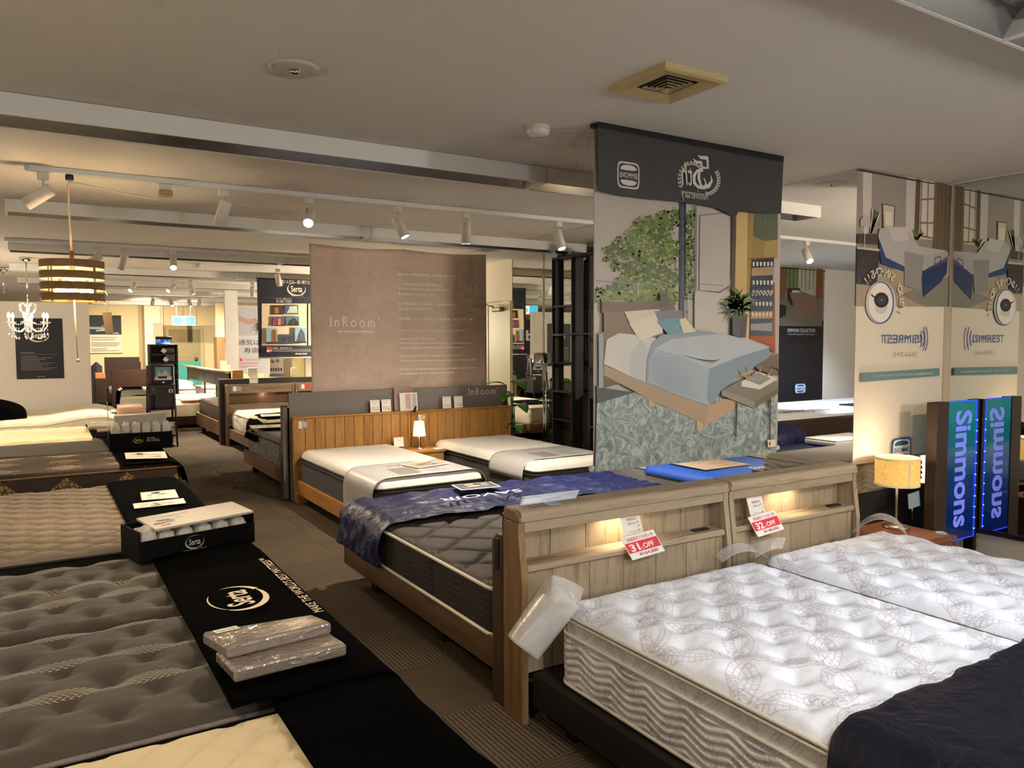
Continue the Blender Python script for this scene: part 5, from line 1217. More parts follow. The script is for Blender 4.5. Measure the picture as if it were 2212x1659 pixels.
# ------------------------------------------------------------------ adjustable bed banner in front of the mirror
def simrest():
    y = 2.86; x0, x1 = 4.205, 5.155; zt, zb = 2.612, 0.845
    t = thing('hanging_banner', 'tall cream hanging banner of a blue adjustable bed, seen from behind', 'banner', (4.68, y, zb))
    MB().box(x0, x1, y, y+0.003, zb, zt).build('fabric', M('banner_cream', '#ddd2c0', 0.55, var=0.02), t)
    MB().tube([(x0-0.008, y+0.004, zt-0.004), (x1, y+0.004, zt-0.004)], 0.008, 8).build('top_rod', M('rod_dark'), t)
    MB().tube([(x0-0.008, y+0.004, zb), (x1, y+0.004, zb)], 0.009, 8).build('bottom_rod', M('rod_white'), t)
    p = Print((x0, y, zb), (1,0,0), (0,0,1), plane=('y', y)); S = Z(1640, 340, 2.963); gl = dict(rough=0.3)
    def a(pts, c): p.poly(S(pts), pm_(c, **gl), px=True)
    a([(628,72),(610,950),(1205,955),(1232,160)], '#8b837b')
    a([(665,85),(660,500),(715,500),(722,92)], '#bdb5ab'); a([(730,100),(738,500),(930,560),(938,125)], '#8f8780'); a([(940,125),(933,560),(988,570),(1002,132)], '#bab2a8')
    a([(1002,132),(988,520),(1018,525),(1032,138)], '#5a4c44'); a([(1032,138),(1020,520),(1115,530),(1127,150)], '#c4bdb2')
    for q in ([(1040,140),(1028,510)], [(1080,145),(1072,515)], [(1030,270),(1125,265)], [(1025,420),(1118,420)], [(1020,500),(1115,520)], [(1124,150),(1112,530)]): p.stroke(S(q), 0.012, pm_('#84654a', **gl), px=True)
    a([(1127,150),(1108,600),(1205,610),(1230,165)], '#6b5847')
    for k in range(4): p.stroke(S([(1145+k*24, 155+k*3),(1130+k*24, 600)]), 0.008, pm_('#57473a', **gl), px=True, layer=False)
    p.k += 1
    a([(780,295),(785,450),(860,470),(865,310)], '#5a4a3e'); a([(788,303),(792,446),(854,463),(858,316)], '#b9b19a'); a([(800,345),(802,430),(842,440),(846,352)], '#d0c9b8')
    a([(612,800),(612,952),(1206,955),(1210,640),(900,700)], '#a2917a'); a([(900,880),(1050,955),(1206,955),(1210,760)], '#7f7c70')
    a([(620,490),(620,550),(750,560),(755,490)], '#4a3c36'); a([(618,580),(612,810),(745,825),(762,600)], '#322c2a'); a([(618,572),(618,586),(762,602),(762,588)], '#b9b2a8')
    a([(640,400),(640,440),(705,445),(705,400),(690,378),(660,375)], '#a9a29c'); p.stroke(S([(668,440),(665,580)]), 0.006, pm_('#c9c3bc', **gl), px=True)
    for k in range(7): p.stroke(S([(700+k*2, 490),(712+k*4, 420),(720+k*7, 330+k*4)]), [0.006, 0.012, 0.02], pm_('#b4bb9c' if k % 2 else '#d8d6c8', **gl), px=True, layer=False)
    for k in range(9): p.stroke(S([(1000, 530),(990+k*6, 490),(975+k*9, 462+(k % 3)*12)]), [0.004, 0.015, 0.006], pm_('#7d8c4e', **gl), px=True, layer=False)
    p.k += 1
    a([(750,500),(770,680),(1030,770),(1040,895),(1150,800),(1190,740),(1198,640),(1045,720),(800,640)], '#2b3d68'); a([(1040,740),(1040,895),(1150,800),(1190,740),(1196,660)], '#22315a')
    a([(760,460),(750,505),(800,640),(920,700),(1045,725),(1198,625),(1190,598),(1010,570),(955,480),(800,450)], '#a6a4a2')
    for k in range(7): p.stroke(S([(1050, 640+k*12),(1195, 600+k*10)]), 0.003, pm_('#8a8a8c', **gl), px=True, layer=False)
    a([(808,445),(848,540),(945,530),(930,450)], '#b9b2b2'); a([(920,600),(918,820),(1018,855),(1045,630)], '#8b8686'); p.stroke(S([(1110,690),(1112,645),(1150,635),(1152,680)]), 0.008, pm_('#3c3c40', **gl), px=True)
    # emblem
    cu, cv = p.px(*S([(768, 930)])[0]); ru = p.px(*S([(850, 930)])[0])[0]-cu; rv = cv-p.px(*S([(768, 1065)])[0])[1]
    wt, bl = pm_('#e6dfd4'), pm_('#23558f')
    p.disc(cu, cv, ru*1.16, rv*1.02, pm_('#cfc6b8')); p.disc(cu, cv, ru, rv, bl, 36); p.disc(cu-ru*.05, cv, ru*.94, rv*.94, wt, 36)
    p.disc(cu, cv-rv*.25, ru*.5, rv*.28, pm_('#cbc6c0')); p.disc(cu, cv+rv*.12, ru*.56, rv*.36, pm_('#1c1c20'), 28); p.disc(cu, cv+rv*.12, ru*.34, rv*.22, pm_('#3a3a42'), 24); p.disc(cu, cv+rv*.12, ru*.04, rv*.03, wt)
    p.stroke([(cu-ru*.8, cv+rv*.35), (cu-ru*.45, cv+rv*.2)], 0.01, pm_('#1c1c20'))
    s = 'Hello! SIMMONS!!'; n = len(s)
    for i, ch in enumerate(s):
        if ch == ' ': continue
        an = radians(-12+i*150/(n-1)); x, z = cu+ru*1.42*cos(an), cv+rv*1.26*sin(an); p.text(ch, x, z, 0.05, wt, flip=True, rot=an-pi/2, align='c', layer=False)
    p.k += 1
    p.poly(S([(612,950),(600,1220),(1195,1220),(1206,955)]), M('banner_cream'), px=True) if False else None
    p.ptext('SIMREST', *S([(768,1135)])[0], *S([(1003,1190)])[0], bl, bold=0.0, flip=True)
    for k in range(3):
        c1 = p.px(*S([(1008+k*14, 1160)])[0]); p.ring(c1[0]-0.03, c1[1], 0.05+0.012*k, 0.035+0.035*k, 0.012, pm_('#5a4a80') if k == 2 else bl, -48, 48)
    p.ptext('[シムレスト]', *S([(850,1242)])[0], *S([(990,1282)])[0], pm_('#5a5650'), flip=True)
    a([(637,1378),(637,1436),(1137,1397),(1137,1348)], '#6a888c'); p.ptext('音声認識機能付きマルチコントロールベッド', *S([(715,1375)])[0], *S([(1092,1405)])[0], pm_('#e0dace'), flip=True)
    q0, q1 = p.px(1920, 992), p.px(1962, 953); simmons_logo(p, q0[0], q0[1]-0.02, q1[0]-q0[0], (q1[1]-q0[1])+0.05, bl, M('banner_cream'), True)
    p.build('print', t)
simrest()

# ------------------------------------------------------------------ stucco coloured cloth behind the planked beds
def inroom_banner():
    y = 7.75; x0, x1, z0, z1 = 2.388, 4.452, 1.06, 2.592
    wave = lambda u, v: 0.010*sin(u*5.2+0.6)*(0.4+0.6*(1.5-v)/1.5) + 0.004*sin(u*13+v*1.5)
    t = thing('hanging_banner', 'wide taupe stucco print banner with white serif wording', 'banner', (3.4, y, z0))
    n, k = 90, 40; G = np.zeros((n+1, k+1, 3))
    for i in range(n+1):
        for j in range(k+1):
            u, v = (x1-x0)*i/n, (z1-z0)*j/k; sag = 0.020*(sin(pi*((i/n*2) % 1.0)))*max(0, (v/(z1-z0)-0.9)*10)
            G[i, j] = (x0+u, y-wave(u, v), z0+v-sag)
    nt = NT('stucco_print'); nt.set(rough=0.28, spec=0.5); v = nt.coord(); n1 = nt.noise(v, 9, 6, 0.65, 0.5); n2 = nt.noise(v, 2.2, 2)
    nt.col(nt.ramp(nt.math('ADD', nt.math('MULTIPLY', n1, 0.7), nt.math('MULTIPLY', n2, 0.3)), [(0.25, '#9d8879'), (0.42, '#c0a897'), (0.7, '#cdb6a4')])); nt.bump(nt.noise(v, 15, 7, 0.75, 1.2), 0.3, 0.012)
    nt.b.inputs['Roughness'].default_value = 0.3
    MB().grid(G).build('cloth', nt.mat, t, solid=0.002)
    for u in (0.0, (x1-x0)/2, x1-x0): MB().tube([(x0+u, y, z1-0.005), (x0+u, y, H)], 0.0015, 5).build('hook', chrome_m, t)
    p = Print((x0, y, z0), (1,0,0), (0,0,1), plane=('y', y), wave=wave); p.k = 7; A = lambda x, yy: (660+x/4.88, 520+yy/4.88)
    c = M('print_ivory', '#fff6e6', 0.5, var=0)
    q0, q1 = p.px(*A(250, 905)), p.px(*A(250, 805)); q2 = p.px(*A(768, 905)); 
    hh = q1[1]-q0[1]; inroom_word(p, q0[0], q0[1], hh, c, sp=(q2[0]-q0[0])/(4.0*hh), wt=0.13)
    def line(s, xa, ya, xb, yb, h=0.030, m=c):
        a, b = p.px(*A(xa, ya)), p.px(*A(xb, yb)); p.text(s, a[0], a[1]-h/2, h, m, w=hypot(b[0]-a[0], b[1]-a[1]), rot=0, layer=False, bold=0.03)
    line('the bedroom collection', 335, 955, 725, 958, 0.024)
    L = [('InRoom® は寝室家具を専門とする家具ブランドです。', 975, 352, 1595, 388), ('シンプルだけど心に残り続ける美しさ。', 980, 455, 1430, 488), ('ナチュラルで日本の家に溶け込む優しい佇まい。', 980, 505, 1525, 540), ('品の良さを感じる丁寧なしつらえ。', 980, 560, 1380, 585),
         ('日々の豊かな暮らしを作る為の、小さな思いの集合が', 980, 662, 1590, 688), ('InRoom® の家具を形作ります。', 980, 715, 1345, 730), ('人々の暮らしと丁寧に向き合い、心地の良い生活を考え続けていきます。', 985, 820, 1795, 832)]
    for q in L: line(*q, h=0.032)
    L = [('InRoom® is a furniture brand specializing in bedroom furniture.', 990, 945, 1680, 955), ('Simple designs with lasting beauty.', 990, 1035, 1375, 1045), ('Natural and gentle aesthetics that blend into the modern Japanese home.', 990, 1082, 1755, 1085), ('Careful arrangement of design elements, emphasizing quality.', 990, 1130, 1658, 1132),
         ('These small but important considerations for a finer standard', 990, 1218, 1650, 1220), ('of living are the conceptual foundations that shape InRoom furniture pieces.', 990, 1268, 1795, 1255), ('The InRoom® brand continually strives to develop ideas for easy living taking', 990, 1358, 1800, 1342), ('into consideration the ever evolving modern lifestyle', 990, 1405, 1565, 1400)]
    for q in L: line(*q, h=0.026)
    p.build('lettering', t)
inroom_banner()

# ------------------------------------------------------------------ black hotel board, posters
def flat(label, y, corners, back, name='poster', cat='poster', thick=0.006, rod=False):
    """upright poster on the plane y: corners (left px, top px, right px, bottom px) of the photo"""
    a, b = at(corners[0], corners[1], y=y), at(corners[2], corners[3], y=y); x0, x1, z1, z0 = a.x, b.x, a.z, b.z
    t = thing(name, label, cat, ((x0+x1)/2, y, z0)); MB().box(x0, x1, y, y+thick, z0, z1, c=0.001).build('sheet', back, t)
    if rod:
        for z in (z0, z1): MB().tube([(x0-0.01, y+0.004, z), (x1+0.01, y+0.004, z)], 0.01, 8).build('rod', M('rod_white') if z == z0 and rod == 'w' else M('rod_dark'), t)
    return t, Print((x0, y, z0), (1,0,0), (0,0,1), plane=('y', y), step=0.0012), x1-x0, z1-z0
nv = M('print_navyblack', '#171a26', 0.5, var=0.03); iv = M('print_ivory2', '#e6d8be', 0.6, var=0); wt = M('print_white')
def hotel():
    y = 11.5; t, p, w, h = flat('black hanging board with seven hotel photographs', y, (555, 601, 715, 771), nv, 'hanging_board', 'sign', rod='w')
    A = lambda x, yy: (540+x/6.9125, 590+yy/6.9125)
    for x in (0.05*w, 0.95*w): MB().tube([(p.o.x+x, y, p.o.z+h), (p.o.x+x, y, H)], 0.003, 5).build('wire', chrome_m, t)
    p.ptext('濃い人生は、濃い眠りから', *A(462,110), *A(930,155), iv)
    c = p.px(*A(695, 237)); serta_logo(p, c[0], c[1], 0.17, iv)
    p.ptext('世界にひとつの、ベッドを。', *A(612,322), *A(788,345), iv)
    for x0, x1 in ((168, 850), (862, 1500)):
        p.prect(*A(x0, 362), *A(x1, 1085), pm_('#4a4c58')); p.prect(*A(x0+8, 368), *A(x1-8, 455), nv); p.prect(*A(x0+5, 455), *A(x1-5, 1078), M('print_cream3', '#d8c6a6', 0.6, var=0))
    p.ptext('サータ・国内ホテル', *A(385,375), *A(620,400), iv); p.ptext('導入実績（代表例）', *A(390,408), *A(615,440), iv)
    ph = [((300,480,500,620), '#3a2618', '#8a6430'), ((515,478,712,615), '#2c4f7c', '#b8c0b0'), ((305,655,508,792), '#5b4058', '#b87a3c'), ((525,650,720,788), '#4a6a86', '#1d1d22'), ((228,825,393,1055), '#8aa6b4', '#7a4c2c'), ((428,915,622,1055), '#34405c', '#23283a'), ((650,820,815,1045), '#7ca4b8', '#3a4660')]
    for k, (r, sky, bd) in enumerate(ph):
        p.prect(*A(r[0], r[1]), *A(r[2], r[3]), pm_(sky)); W_, H_ = r[2]-r[0], r[3]-r[1]
        shp = [[(.3,1),(.3,.25),(.6,.2),(.6,1)], [(.1,.9),(.3,.5),(.35,.15),(.9,.1),(.95,.9)], [(.5,.9),(.5,.2),(.7,.15),(.72,.9)], [(.1,1),(.2,.5),(.6,.1),(.95,.6),(.95,1)], [(.45,1),(.45,.15),(.75,.05),(.9,.15),(.9,1)], [(.1,.8),(.1,.35),(.95,.1),(.95,.8)], [(.1,.9),(.35,.3),(.55,.02),(.85,.35),(.95,.9)]][k]
        p.poly([A(r[0]+a*W_, r[1]+b*H_) for a, b in shp][::-1], pm_(bd), px=True)
        for q in range(5): p.prect(*A(r[0]+W_*(.5+.06*(q % 3)), r[1]+H_*(.35+.1*q)), *A(r[0]+W_*(.54+.06*(q % 3)), r[1]+H_*(.39+.1*q)), pm_('#c9a468'))
        p.prect(*A(r[0], r[3]-H_*.12), *A(r[2], r[3]), pm_('#2a2420')); 
        if k == 2: p.poly([A(r[0]+W_*.12, r[3]-8), A(r[0]+W_*.24, r[3]-8), A(r[0]+W_*.18, r[1]+12)], pm_('#c0392f'), px=True)
    rd = pm_('#b8342c'); p.prect(*A(228,1100), *A(305,1180), rd); p.disc(*p.px(*A(247,1160)), 0.018, 0.018, iv); p.text('日本製', p.px(*A(262,1170))[0], p.px(*A(262,1170))[1], 0.03, iv, w=0.045)
    p.ptext('日本製で、品質を約束します。', *A(318,1105), *A(605,1130), iv)
    for k in range(3): p.prect(*A(318,1138+k*14), *A(1200,1143+k*14), pm_('#9a9490'))
    p.ptext('dream bed', *A(650,1185), *A(818,1215), iv, bold=0.02)
    p.build('print', t)
hotel()
def collection():
    y = 7.07; t, p, w, h = flat('narrow black hanging collection poster with a bed photograph in the alcove', y, (1683, 578, 1776, 866), pm_('#1b1a20', 0.4), rod=True)
    S = lambda x, yy: (1640+x/2.963, 340+yy/2.963)
    def a(pts, c): p.poly([S(*q) for q in pts], pm_(c), px=True)
    p.rect(0, h*.62, w, h, pm_('#8c7c6c')); a([(128,700),(126,870),(240,850),(250,705)], '#6d7a52'); a([(250,702),(245,850),(400,900),(406,712)], '#a9a79a'); a([(135,700),(130,905),(165,905),(165,700)], '#7a4a2e'); a([(365,712),(360,915),(403,920),(406,714)], '#7a4a2e')
    for k in range(8): p.stroke([S(170+k*25, 710), S(168+k*25, 850)], 0.01, pm_('#3c3a34'), px=True, layer=False) if False else p.stroke([p.px(*S(170+k*25, 710)), p.px(*S(168+k*25, 850))], 0.008, pm_('#3c3a34'), layer=False)
    p.k += 1
    a([(126,900),(124,1078),(398,1082),(402,900)], '#6b655e'); a([(176,838),(174,900),(200,950),(255,940),(258,838)], '#2e2622'); a([(190,865),(205,915),(245,1030),(330,1010),(372,985),(360,900),(285,865)], '#7a655a'); a([(205,850),(208,868),(255,866),(252,850)], '#b4aaa4'); a([(128,940),(126,1030),(165,1010),(170,950)], '#2a2624')
    p.ptext('SIMMONS COLLECTION', *S(175,1097), *S(352,1118), wt); p.ptext('SIMMONS MAXIMA SLIM SHELF', *S(177,1127), *S(350,1138), pm_('#9a9aa0'))
    q0, q1 = p.px(*S(220,1512)), p.px(*S(292,1445)); bl = pm_('#2a68a8'); p.rect(q0[0]-.01, q0[1]-.01, q1[0]+.01, q1[1]+.01, wt) if False else None
    simmons_logo(p, q0[0], q0[1], q1[0]-q0[0], q1[1]-q0[1], bl, wt, False)
    p.build('print', t)
collection()
def history():
    y = 14.31; t, p, w, h = flat('black brand history poster on the white partition', y, (31, 687, 139, 817), nv)
    c = p.px(83, 724); serta_logo(p, c[0], c[1], w*.28, iv)
    g = pm_('#8f897e'); p.text('The history of Serta', w*.10, h*.42, h*.022, iv, w=w*.28); p.stroke([(w*.1, h*.405), (w*.9, h*.405)], 0.003, g)
    for k in range(9): p.stroke([(w*.1, h*(.375-k*.028)), (w*(.45+.45*((k*37 % 10)/10)), h*(.375-k*.028))], 0.007, g, layer=False)
    p.k += 1; p.text('dream bed', w*.42, h*.03, h*.018, iv, w=w*.16); p.build('print', t)
history()
def sparkle():
    y = 22.88; t, p, w, h = flat('dark and white night sky poster half hidden by the partition', y, (150, 681, 264, 763), pm_('#e6ddc8'), rod=True)
    p.rect(0, h*.5, w, h, pm_('#22262e')); p.stroke([(w*.3, h*.68), (w*.75, h*.66)], 0.06, pm_('#9aa8c0')); p.stroke([(w*.5, h*.6), (w*.8, h*.63)], 0.03, pm_('#c8d0dc')); p.stroke([(w*.65, h*.86), (w*.72, h*.7), (w*.6, h*.72), (w*.8, h*.8)], 0.012, pm_('#aab8d0'))
    p.text('TIME', w*.80, h*.525, h*.03, wt, w=w*.14, bold=0.03)
    for k, (v, a) in enumerate(((.42, .9), (.36, .85), (.28, .96), (.24, .95), (.2, .9), (.12, .7), (.07, .95))): p.stroke([(w*.4, h*v), (w*a, h*v)], 0.018, pm_('#8d8478'), layer=False)
    p.build('print', t)
sparkle()
def breath():
    y = 16.0; t, p, w, h = flat('tall pale grey banner with black Japanese slogan and drooping hair', y, (514, 660, 580, 806), pm_('#b9bac0'), 'hanging_banner', 'banner')
    z1 = p.o.z+h
    p.rect(0, h*.56, w, h*.98, pm_('#a8a7ae')); p.poly([(-0, h*.78), (w*.35, h*.72), (w*.7, h*.74), (w*.62, h*.82), (w*.3, h*.80), (0, h*.86)], pm_('#a08478'))
    r = random.Random(3)
    for k in range(22): p.stroke([(w*(.98), h*(.80-.01*k*.3)), (w*(.8-r.random()*.2), h*(.74-r.random()*.05)), (w*(.35+r.random()*.5), h*(.70-r.random()*.12))], [0.03, 0.014, 0.004], pm_('#2e2024'), layer=False)
    p.k += 1
    p.text('通気は、', -w*.02+0.0, h*.42, h*.085, pm_('#22222a'), w=w*.85); p.text('寿命。', w*.16, h*.30, h*.085, pm_('#22222a'), w=w*.62)
    p.rect(w*.02, h*.185, w*.10, h*.23, pm_('#c03a3a'))
    for k in range(3): p.stroke([(w*(.14 if k == 0 else .02), h*(.205-.05*k)), (w*(.75-.1*k), h*(.205-.05*k))], 0.03, pm_('#b89498'), layer=False)
    p.build('print', t); 
    MB().box(p.o.x-0.25, p.o.x-0.005, y, y+0.08, 0, H-0.002).build('side_panel', M('white_panel', '#d9d6cf', 0.5), t)
breath()
def mybed():
    t = thing('wall_banner', 'black bed shop banner far left, seen reversed in the narrow mirror', 'banner', (-3.6, 20.0, 0.5)); MB().box(-5.6, -2.1, 20.0, 20.02, 0.4, 2.25).build('sheet', pm_('#1a1719'), t)
    p = Print((-5.6, 20.0, 0.4), (1,0,0), (0,0,1), step=0.002); p.text('My Bed', 1.0, 1.1, 0.42, iv, w=1.9, bold=0.03); p.text('シーリーベッド', 1.0, 0.62, 0.16, iv, w=1.9); p.build('print', t)
mybed()
# ================================================================== LEFT ROW OF BEDS
def zigzag(name, base, light, bands):
    t = NT(name); t.set(rough=0.8, spec=0.2, sheen=0.1); g = t.n('ShaderNodeNewGeometry'); X, Y, Zc = t.sep(g.outputs['Position'])[:3]
    ck = t.n('ShaderNodeTexWave', wave_type='BANDS', bands_direction='DIAGONAL'); mp = t.n('ShaderNodeMapping'); mp.inputs['Scale'].default_value = (1, 1.9, 0); t.l(g.outputs['Position'], mp.inputs[0]); t.l(mp.outputs[0], ck.inputs['Vector']); ck.inputs['Scale'].default_value = 28; ck.inputs['Distortion'].default_value = 0
    mp2 = t.n('ShaderNodeMapping'); mp2.inputs['Scale'].default_value = (1, -1.9, 0); t.l(g.outputs['Position'], mp2.inputs[0]); c2 = t.n('ShaderNodeTexWave', wave_type='BANDS', bands_direction='DIAGONAL'); t.l(mp2.outputs[0], c2.inputs['Vector']); c2.inputs['Scale'].default_value = 28
    row = t.math('GREATER_THAN', t.math('SINE', t.math('MULTIPLY', Y, 2*pi/0.026)), 0.0)
    sel = t.n('ShaderNodeMix', data_type='FLOAT'); t.l(row, sel.inputs[0]); t.l(ck.outputs['Fac'], sel.inputs[2]); t.l(c2.outputs['Fac'], sel.inputs[3])
    tw = t.math('GREATER_THAN', sel.outputs[0], 0.62)
    m = None
    for yc, amp, ph, wd in bands:
        c = t.math('MULTIPLY_ADD', t.math('SINE', t.math('MULTIPLY_ADD', X, 3.2, ph)), amp, yc)
        b = t.math('LESS_THAN', t.math('ABSOLUTE', t.math('SUBTRACT', Y, c)), wd); m = b if m is None else t.math('MAXIMUM', m, b)
    nz = t.noise(g.outputs['Position'], 45, 3); bs = t.mix(nz, base, base)
    rib = t.math('MULTIPLY_ADD', t.math('SINE', t.math('MULTIPLY', t.math('ADD', X, t.math('MULTIPLY', Y, 0.6)), 700)), 0.5, 0.5)
    t.col(t.mix(t.math('MULTIPLY', m, t.math('MULTIPLY_ADD', tw, 0.85, 0.0)), t.mix(t.math('MULTIPLY', rib, 0.5), base, '#3d3832'), light)); t.bump(t.math('ADD', nz, t.math('MULTIPLY', t.math('MULTIPLY', m, tw), 1.0)), 0.3, 0.004); return t.mat
dk = zigzag('dark_quilt_near', '#4c463f', '#a39a8a', [(2.72, 0.02, 0.4, 0.032), (2.98, 0.02, 0.9, 0.024), (3.28, 0.02, 0.2, 0.02), (3.72, 0.03, 0.3, 0.034), (3.92, 0.02, 1.2, 0.024), (4.28, 0.02, 0.2, 0.022)])
dk_s = M('dark_border', '#35322e', 0.85, var=0.1, vs=30, bump=0.3, bs=150)
ZT = 0.505
ORD = ('first', 'second', 'third', 'fourth', 'fifth', 'sixth')
g_l = 'left row mattresses'
mattress('dark grey tufted mattress with pale zigzag bands, nearer of the pair', -1.0, 0.985, 2.37, 3.345, 0.22, ZT, dk, dk_s, tuft(0.26, 0.28, 0.040, 0.045, 0.007, 12), None, 0.014, 0.06, 0.06, 0.045, (0.462,), M('cord_grey', '#77706a', 0.7, bump=0.8, bs=120), 0.009)
mattress('dark grey tufted mattress with pale zigzag bands, farther of the pair', -1.0, 0.985, 3.365, 4.36, 0.22, ZT, dk, dk_s, tuft(0.26, 0.28, 0.040, 0.045, 0.007, 13), None, 0.014, 0.06, 0.06, 0.045, (0.462,), M('cord_grey'), 0.009)
cream_q = M('cream_quilt', '#d9c9a4', 0.75, var=0.04, bump=0.15, bs=120)
diam = lambda u, v: -0.012*np.exp(-(np.minimum(abs(wrap(u+v, 0.17)), abs(wrap(u-v, 0.17)))/0.014)**2)
mattress('cream diamond quilted mattress at the bottom edge of the picture', -1.0, 0.985, 1.18, 2.31, 0.22, ZT-0.01, cream_q, M('cream_side', '#b8a47e', 0.8), diam, None, 0.016, 0.06, 0.06, 0.045, (0.455,), M('cord_ivory'), 0.008)
wave_m = M('beige_wave', '#8a7c6c', 0.8, var=0.05, vs=25, bump=0.25, bs=120)
blk_s = M('near_black_side', '#191716', 0.85, var=0.1)
mattress('beige leaf quilted mattress behind the black box, nearer half', -1.0, 0.955, 4.60, 5.61, 0.22, ZT, wave_m, blk_s, leaf(0.085, 0.27, 0.30, 0.030), None, 0.011, 0.06, 0.05, 0.04, (0.463,), blk_cord, 0.008)
mattress('beige leaf quilted mattress behind the black box, farther half', -1.0, 0.955, 5.63, 6.64, 0.22, ZT, wave_m, blk_s, leaf(0.085, 0.27, 0.30, 0.030), None, 0.013, 0.06, 0.05, 0.04, (0.463,), M('cord_white'), 0.008)
def damask_gold(name, base, gold, sx):
    t = NT(name); t.set(rough=0.6, spec=0.3); g = t.n('ShaderNodeNewGeometry'); X, Y, Zc = t.sep(g.outputs['Position'])[:3]
    v = t.n('ShaderNodeTexVoronoi', feature='DISTANCE_TO_EDGE'); v.inputs['Scale'].default_value = 26; t.l(g.outputs['Position'], v.inputs['Vector'])
    W2 = t.math('ADD', Y, Zc)
    def tri(a, P, o): return t.math('ABSOLUTE', t.math('SUBTRACT', t.math('FRACT', t.math('ADD', t.math('DIVIDE', a, P), o)), 0.5))
    d = t.math('ADD', tri(X, 0.46, 0.1), t.math('MULTIPLY', tri(W2, 0.40, 0.1), 1.0))
    patch = t.math('LESS_THAN', d, 0.33); ln = t.math('LESS_THAN', v.outputs['Distance'], 0.11)
    dots = t.n('ShaderNodeTexVoronoi'); dots.inputs['Scale'].default_value = 12; t.l(g.outputs['Position'], dots.inputs['Vector']); dt = t.math('LESS_THAN', dots.outputs['Distance'], 0.12)
    f = t.math('MAXIMUM', t.math('MULTIPLY', patch, t.math('SUBTRACT', 1.0, t.math('MULTIPLY', ln, 0.85))), t.math('MULTIPLY', dt, 0.8))
    t.col(t.mix(f, base, gold)); t.bump(v.outputs['Distance'], 0.3, 0.006); return t.mat
gold = damask_gold('brown_gold_damask', '#3d3026', '#a5895a', 1)
mattress('dark brown mattress with gold damask ornaments', -1.0, 1.08, 7.42, 8.55, 0.16, 0.52, gold, gold, lambda u, v: 0.006*wr(u, v, 5, 1.5), None, 0.03, 0.05, 0.05, 0.04, (0.485, 0.175), M('cord_gold', '#9b7444', 0.5), 0.008)
mattress('plain black brown mattress between the gold damask and the cream one', -1.0, 1.08, 8.58, 9.65, 0.16, 0.52, M('blackbrown', '#2a241f', 0.7), M('blackbrown'), lambda u, v: 0.006*wr(u, v, 6, 1.5), None, 0.04, 0.05, 0.05, 0.04)
cream2 = M('cream_ripple', '#e3d3ac', 0.75, var=0.04, bump=0.2, bs=90)
mattress('bright cream rippled mattress in the left row', -1.0, 1.0, 9.86, 11.3, 0.16, 0.52, cream2, cream2, ribs(0.14, 0.010), None, 0.03, 0.06, 0.06, 0.05)
mattress('long ivory mattress against the white partition', -1.0, 1.15, 12.1, 14.25, 0.16, 0.53, M('ivory_q', '#e0d6c2', 0.75, var=0.04), M('ivory_q'), ribs(0.16, 0.008), None, 0.03, 0.06, 0.06, 0.05, zfun=lambda X, Y: 0.07*np.clip((np.asarray(X)-0.1)/0.5, 0, 1)*np.clip((1.1-np.asarray(X))/0.3, 0, 1))
def base(label, y0, y1, x1, z=0.218):
    t = thing('divan_bed', label, 'bed', (0, (y0+y1)/2, 0), 'dark bed bases of the left row')
    MB().box(-1.0, x1, y0+0.02, y1-0.02, 0.05, z-0.002, c=0.01).build('box_base', base_dk, t)
    for a in (-0.9, x1-0.12):
        for b in (y0+0.1, y1-0.16): MB().box(a, a+0.06, b, b+0.06, 0, 0.05).build('leg', black_m, t)
for lb, y0, y1, x1, z in (('dark base under the cream quilted mattress', 1.18, 2.31, 0.95, .218), ('dark base under the nearer zigzag mattress', 2.37, 3.345, .95, .218), ('dark base under the farther zigzag mattress', 3.365, 4.36, .95, .218), ('dark base under the nearer leaf quilted mattress', 4.60, 5.61, .93, .218), ('dark base under the farther leaf quilted mattress', 5.63, 6.64, .93, .218), ('dark base under the gold damask mattress', 7.42, 8.55, 1.04, .158), ('dark base under the plain black brown mattress', 8.58, 9.65, 1.04, .158), ('dark base under the cream rippled mattress', 9.86, 11.3, .97, .158), ('dark base under the ivory mattress by the partition', 12.1, 14.25, 1.1, .158)):
    base(lb, y0, y1, x1, z)
# black runners
def runner(label, xa, xe, zt, zl, y0, y1, seed, wob=0.006, nb=50, step=0.025, xr=None, **k):
    return drape('bed_runner', label, 'bed runner', velvet, [(xa, zt+0.006), (xa+0.05, zt+0.012), (xe-0.06, zt+0.012), (xe+0.005, zt-0.015), (xe+0.03, zt-0.12), (xe+0.045, zl)], y0, y1, 'x', nb, step, wob, seed, 0.035, **k)
r1 = runner('black runner with white brand lettering over both zigzag mattresses', 0.46, 0.985, ZT, 0.10, 2.30, 4.40, 51, wob=0.009)
p = Print((0.985, 2.4, ZT+0.038), (0, 1, 0), (-1, 0, 0)); lt = M('print_warmwhite', '#e6d4b4', 0.6, var=0)
c = at(512, 1296, z=ZT+0.03); serta_logo(p, c.y-2.4, 0.985-c.x, 0.20, lt)
a, b = at(662, 1318, z=ZT+0.02), at(582, 1232, z=ZT+0.02); p.text("MAKE THE WORLD'S BEST MATTRESS™", a.y-2.4-0.1, 0.985-0.93, 0.040, lt, w=b.y-a.y+0.25)
p.build('lettering', r1)
runner('black velvet cover over the foot of the cream quilted mattress', 0.57, 0.99, ZT-0.005, 0.10, 1.1, 2.33, 52, wob=0.010)
drape('piping_edge', 'grey hem of the black velvet cover', 'hem', M('hem_grey', '#4d4a42', 0.8), [(0.54, ZT+0.004), (0.56, ZT+0.02), (0.59, ZT+0.008)], 1.1, 2.30, 'x', 30, 0.008, 0.002, 53, 0.004) if False else None
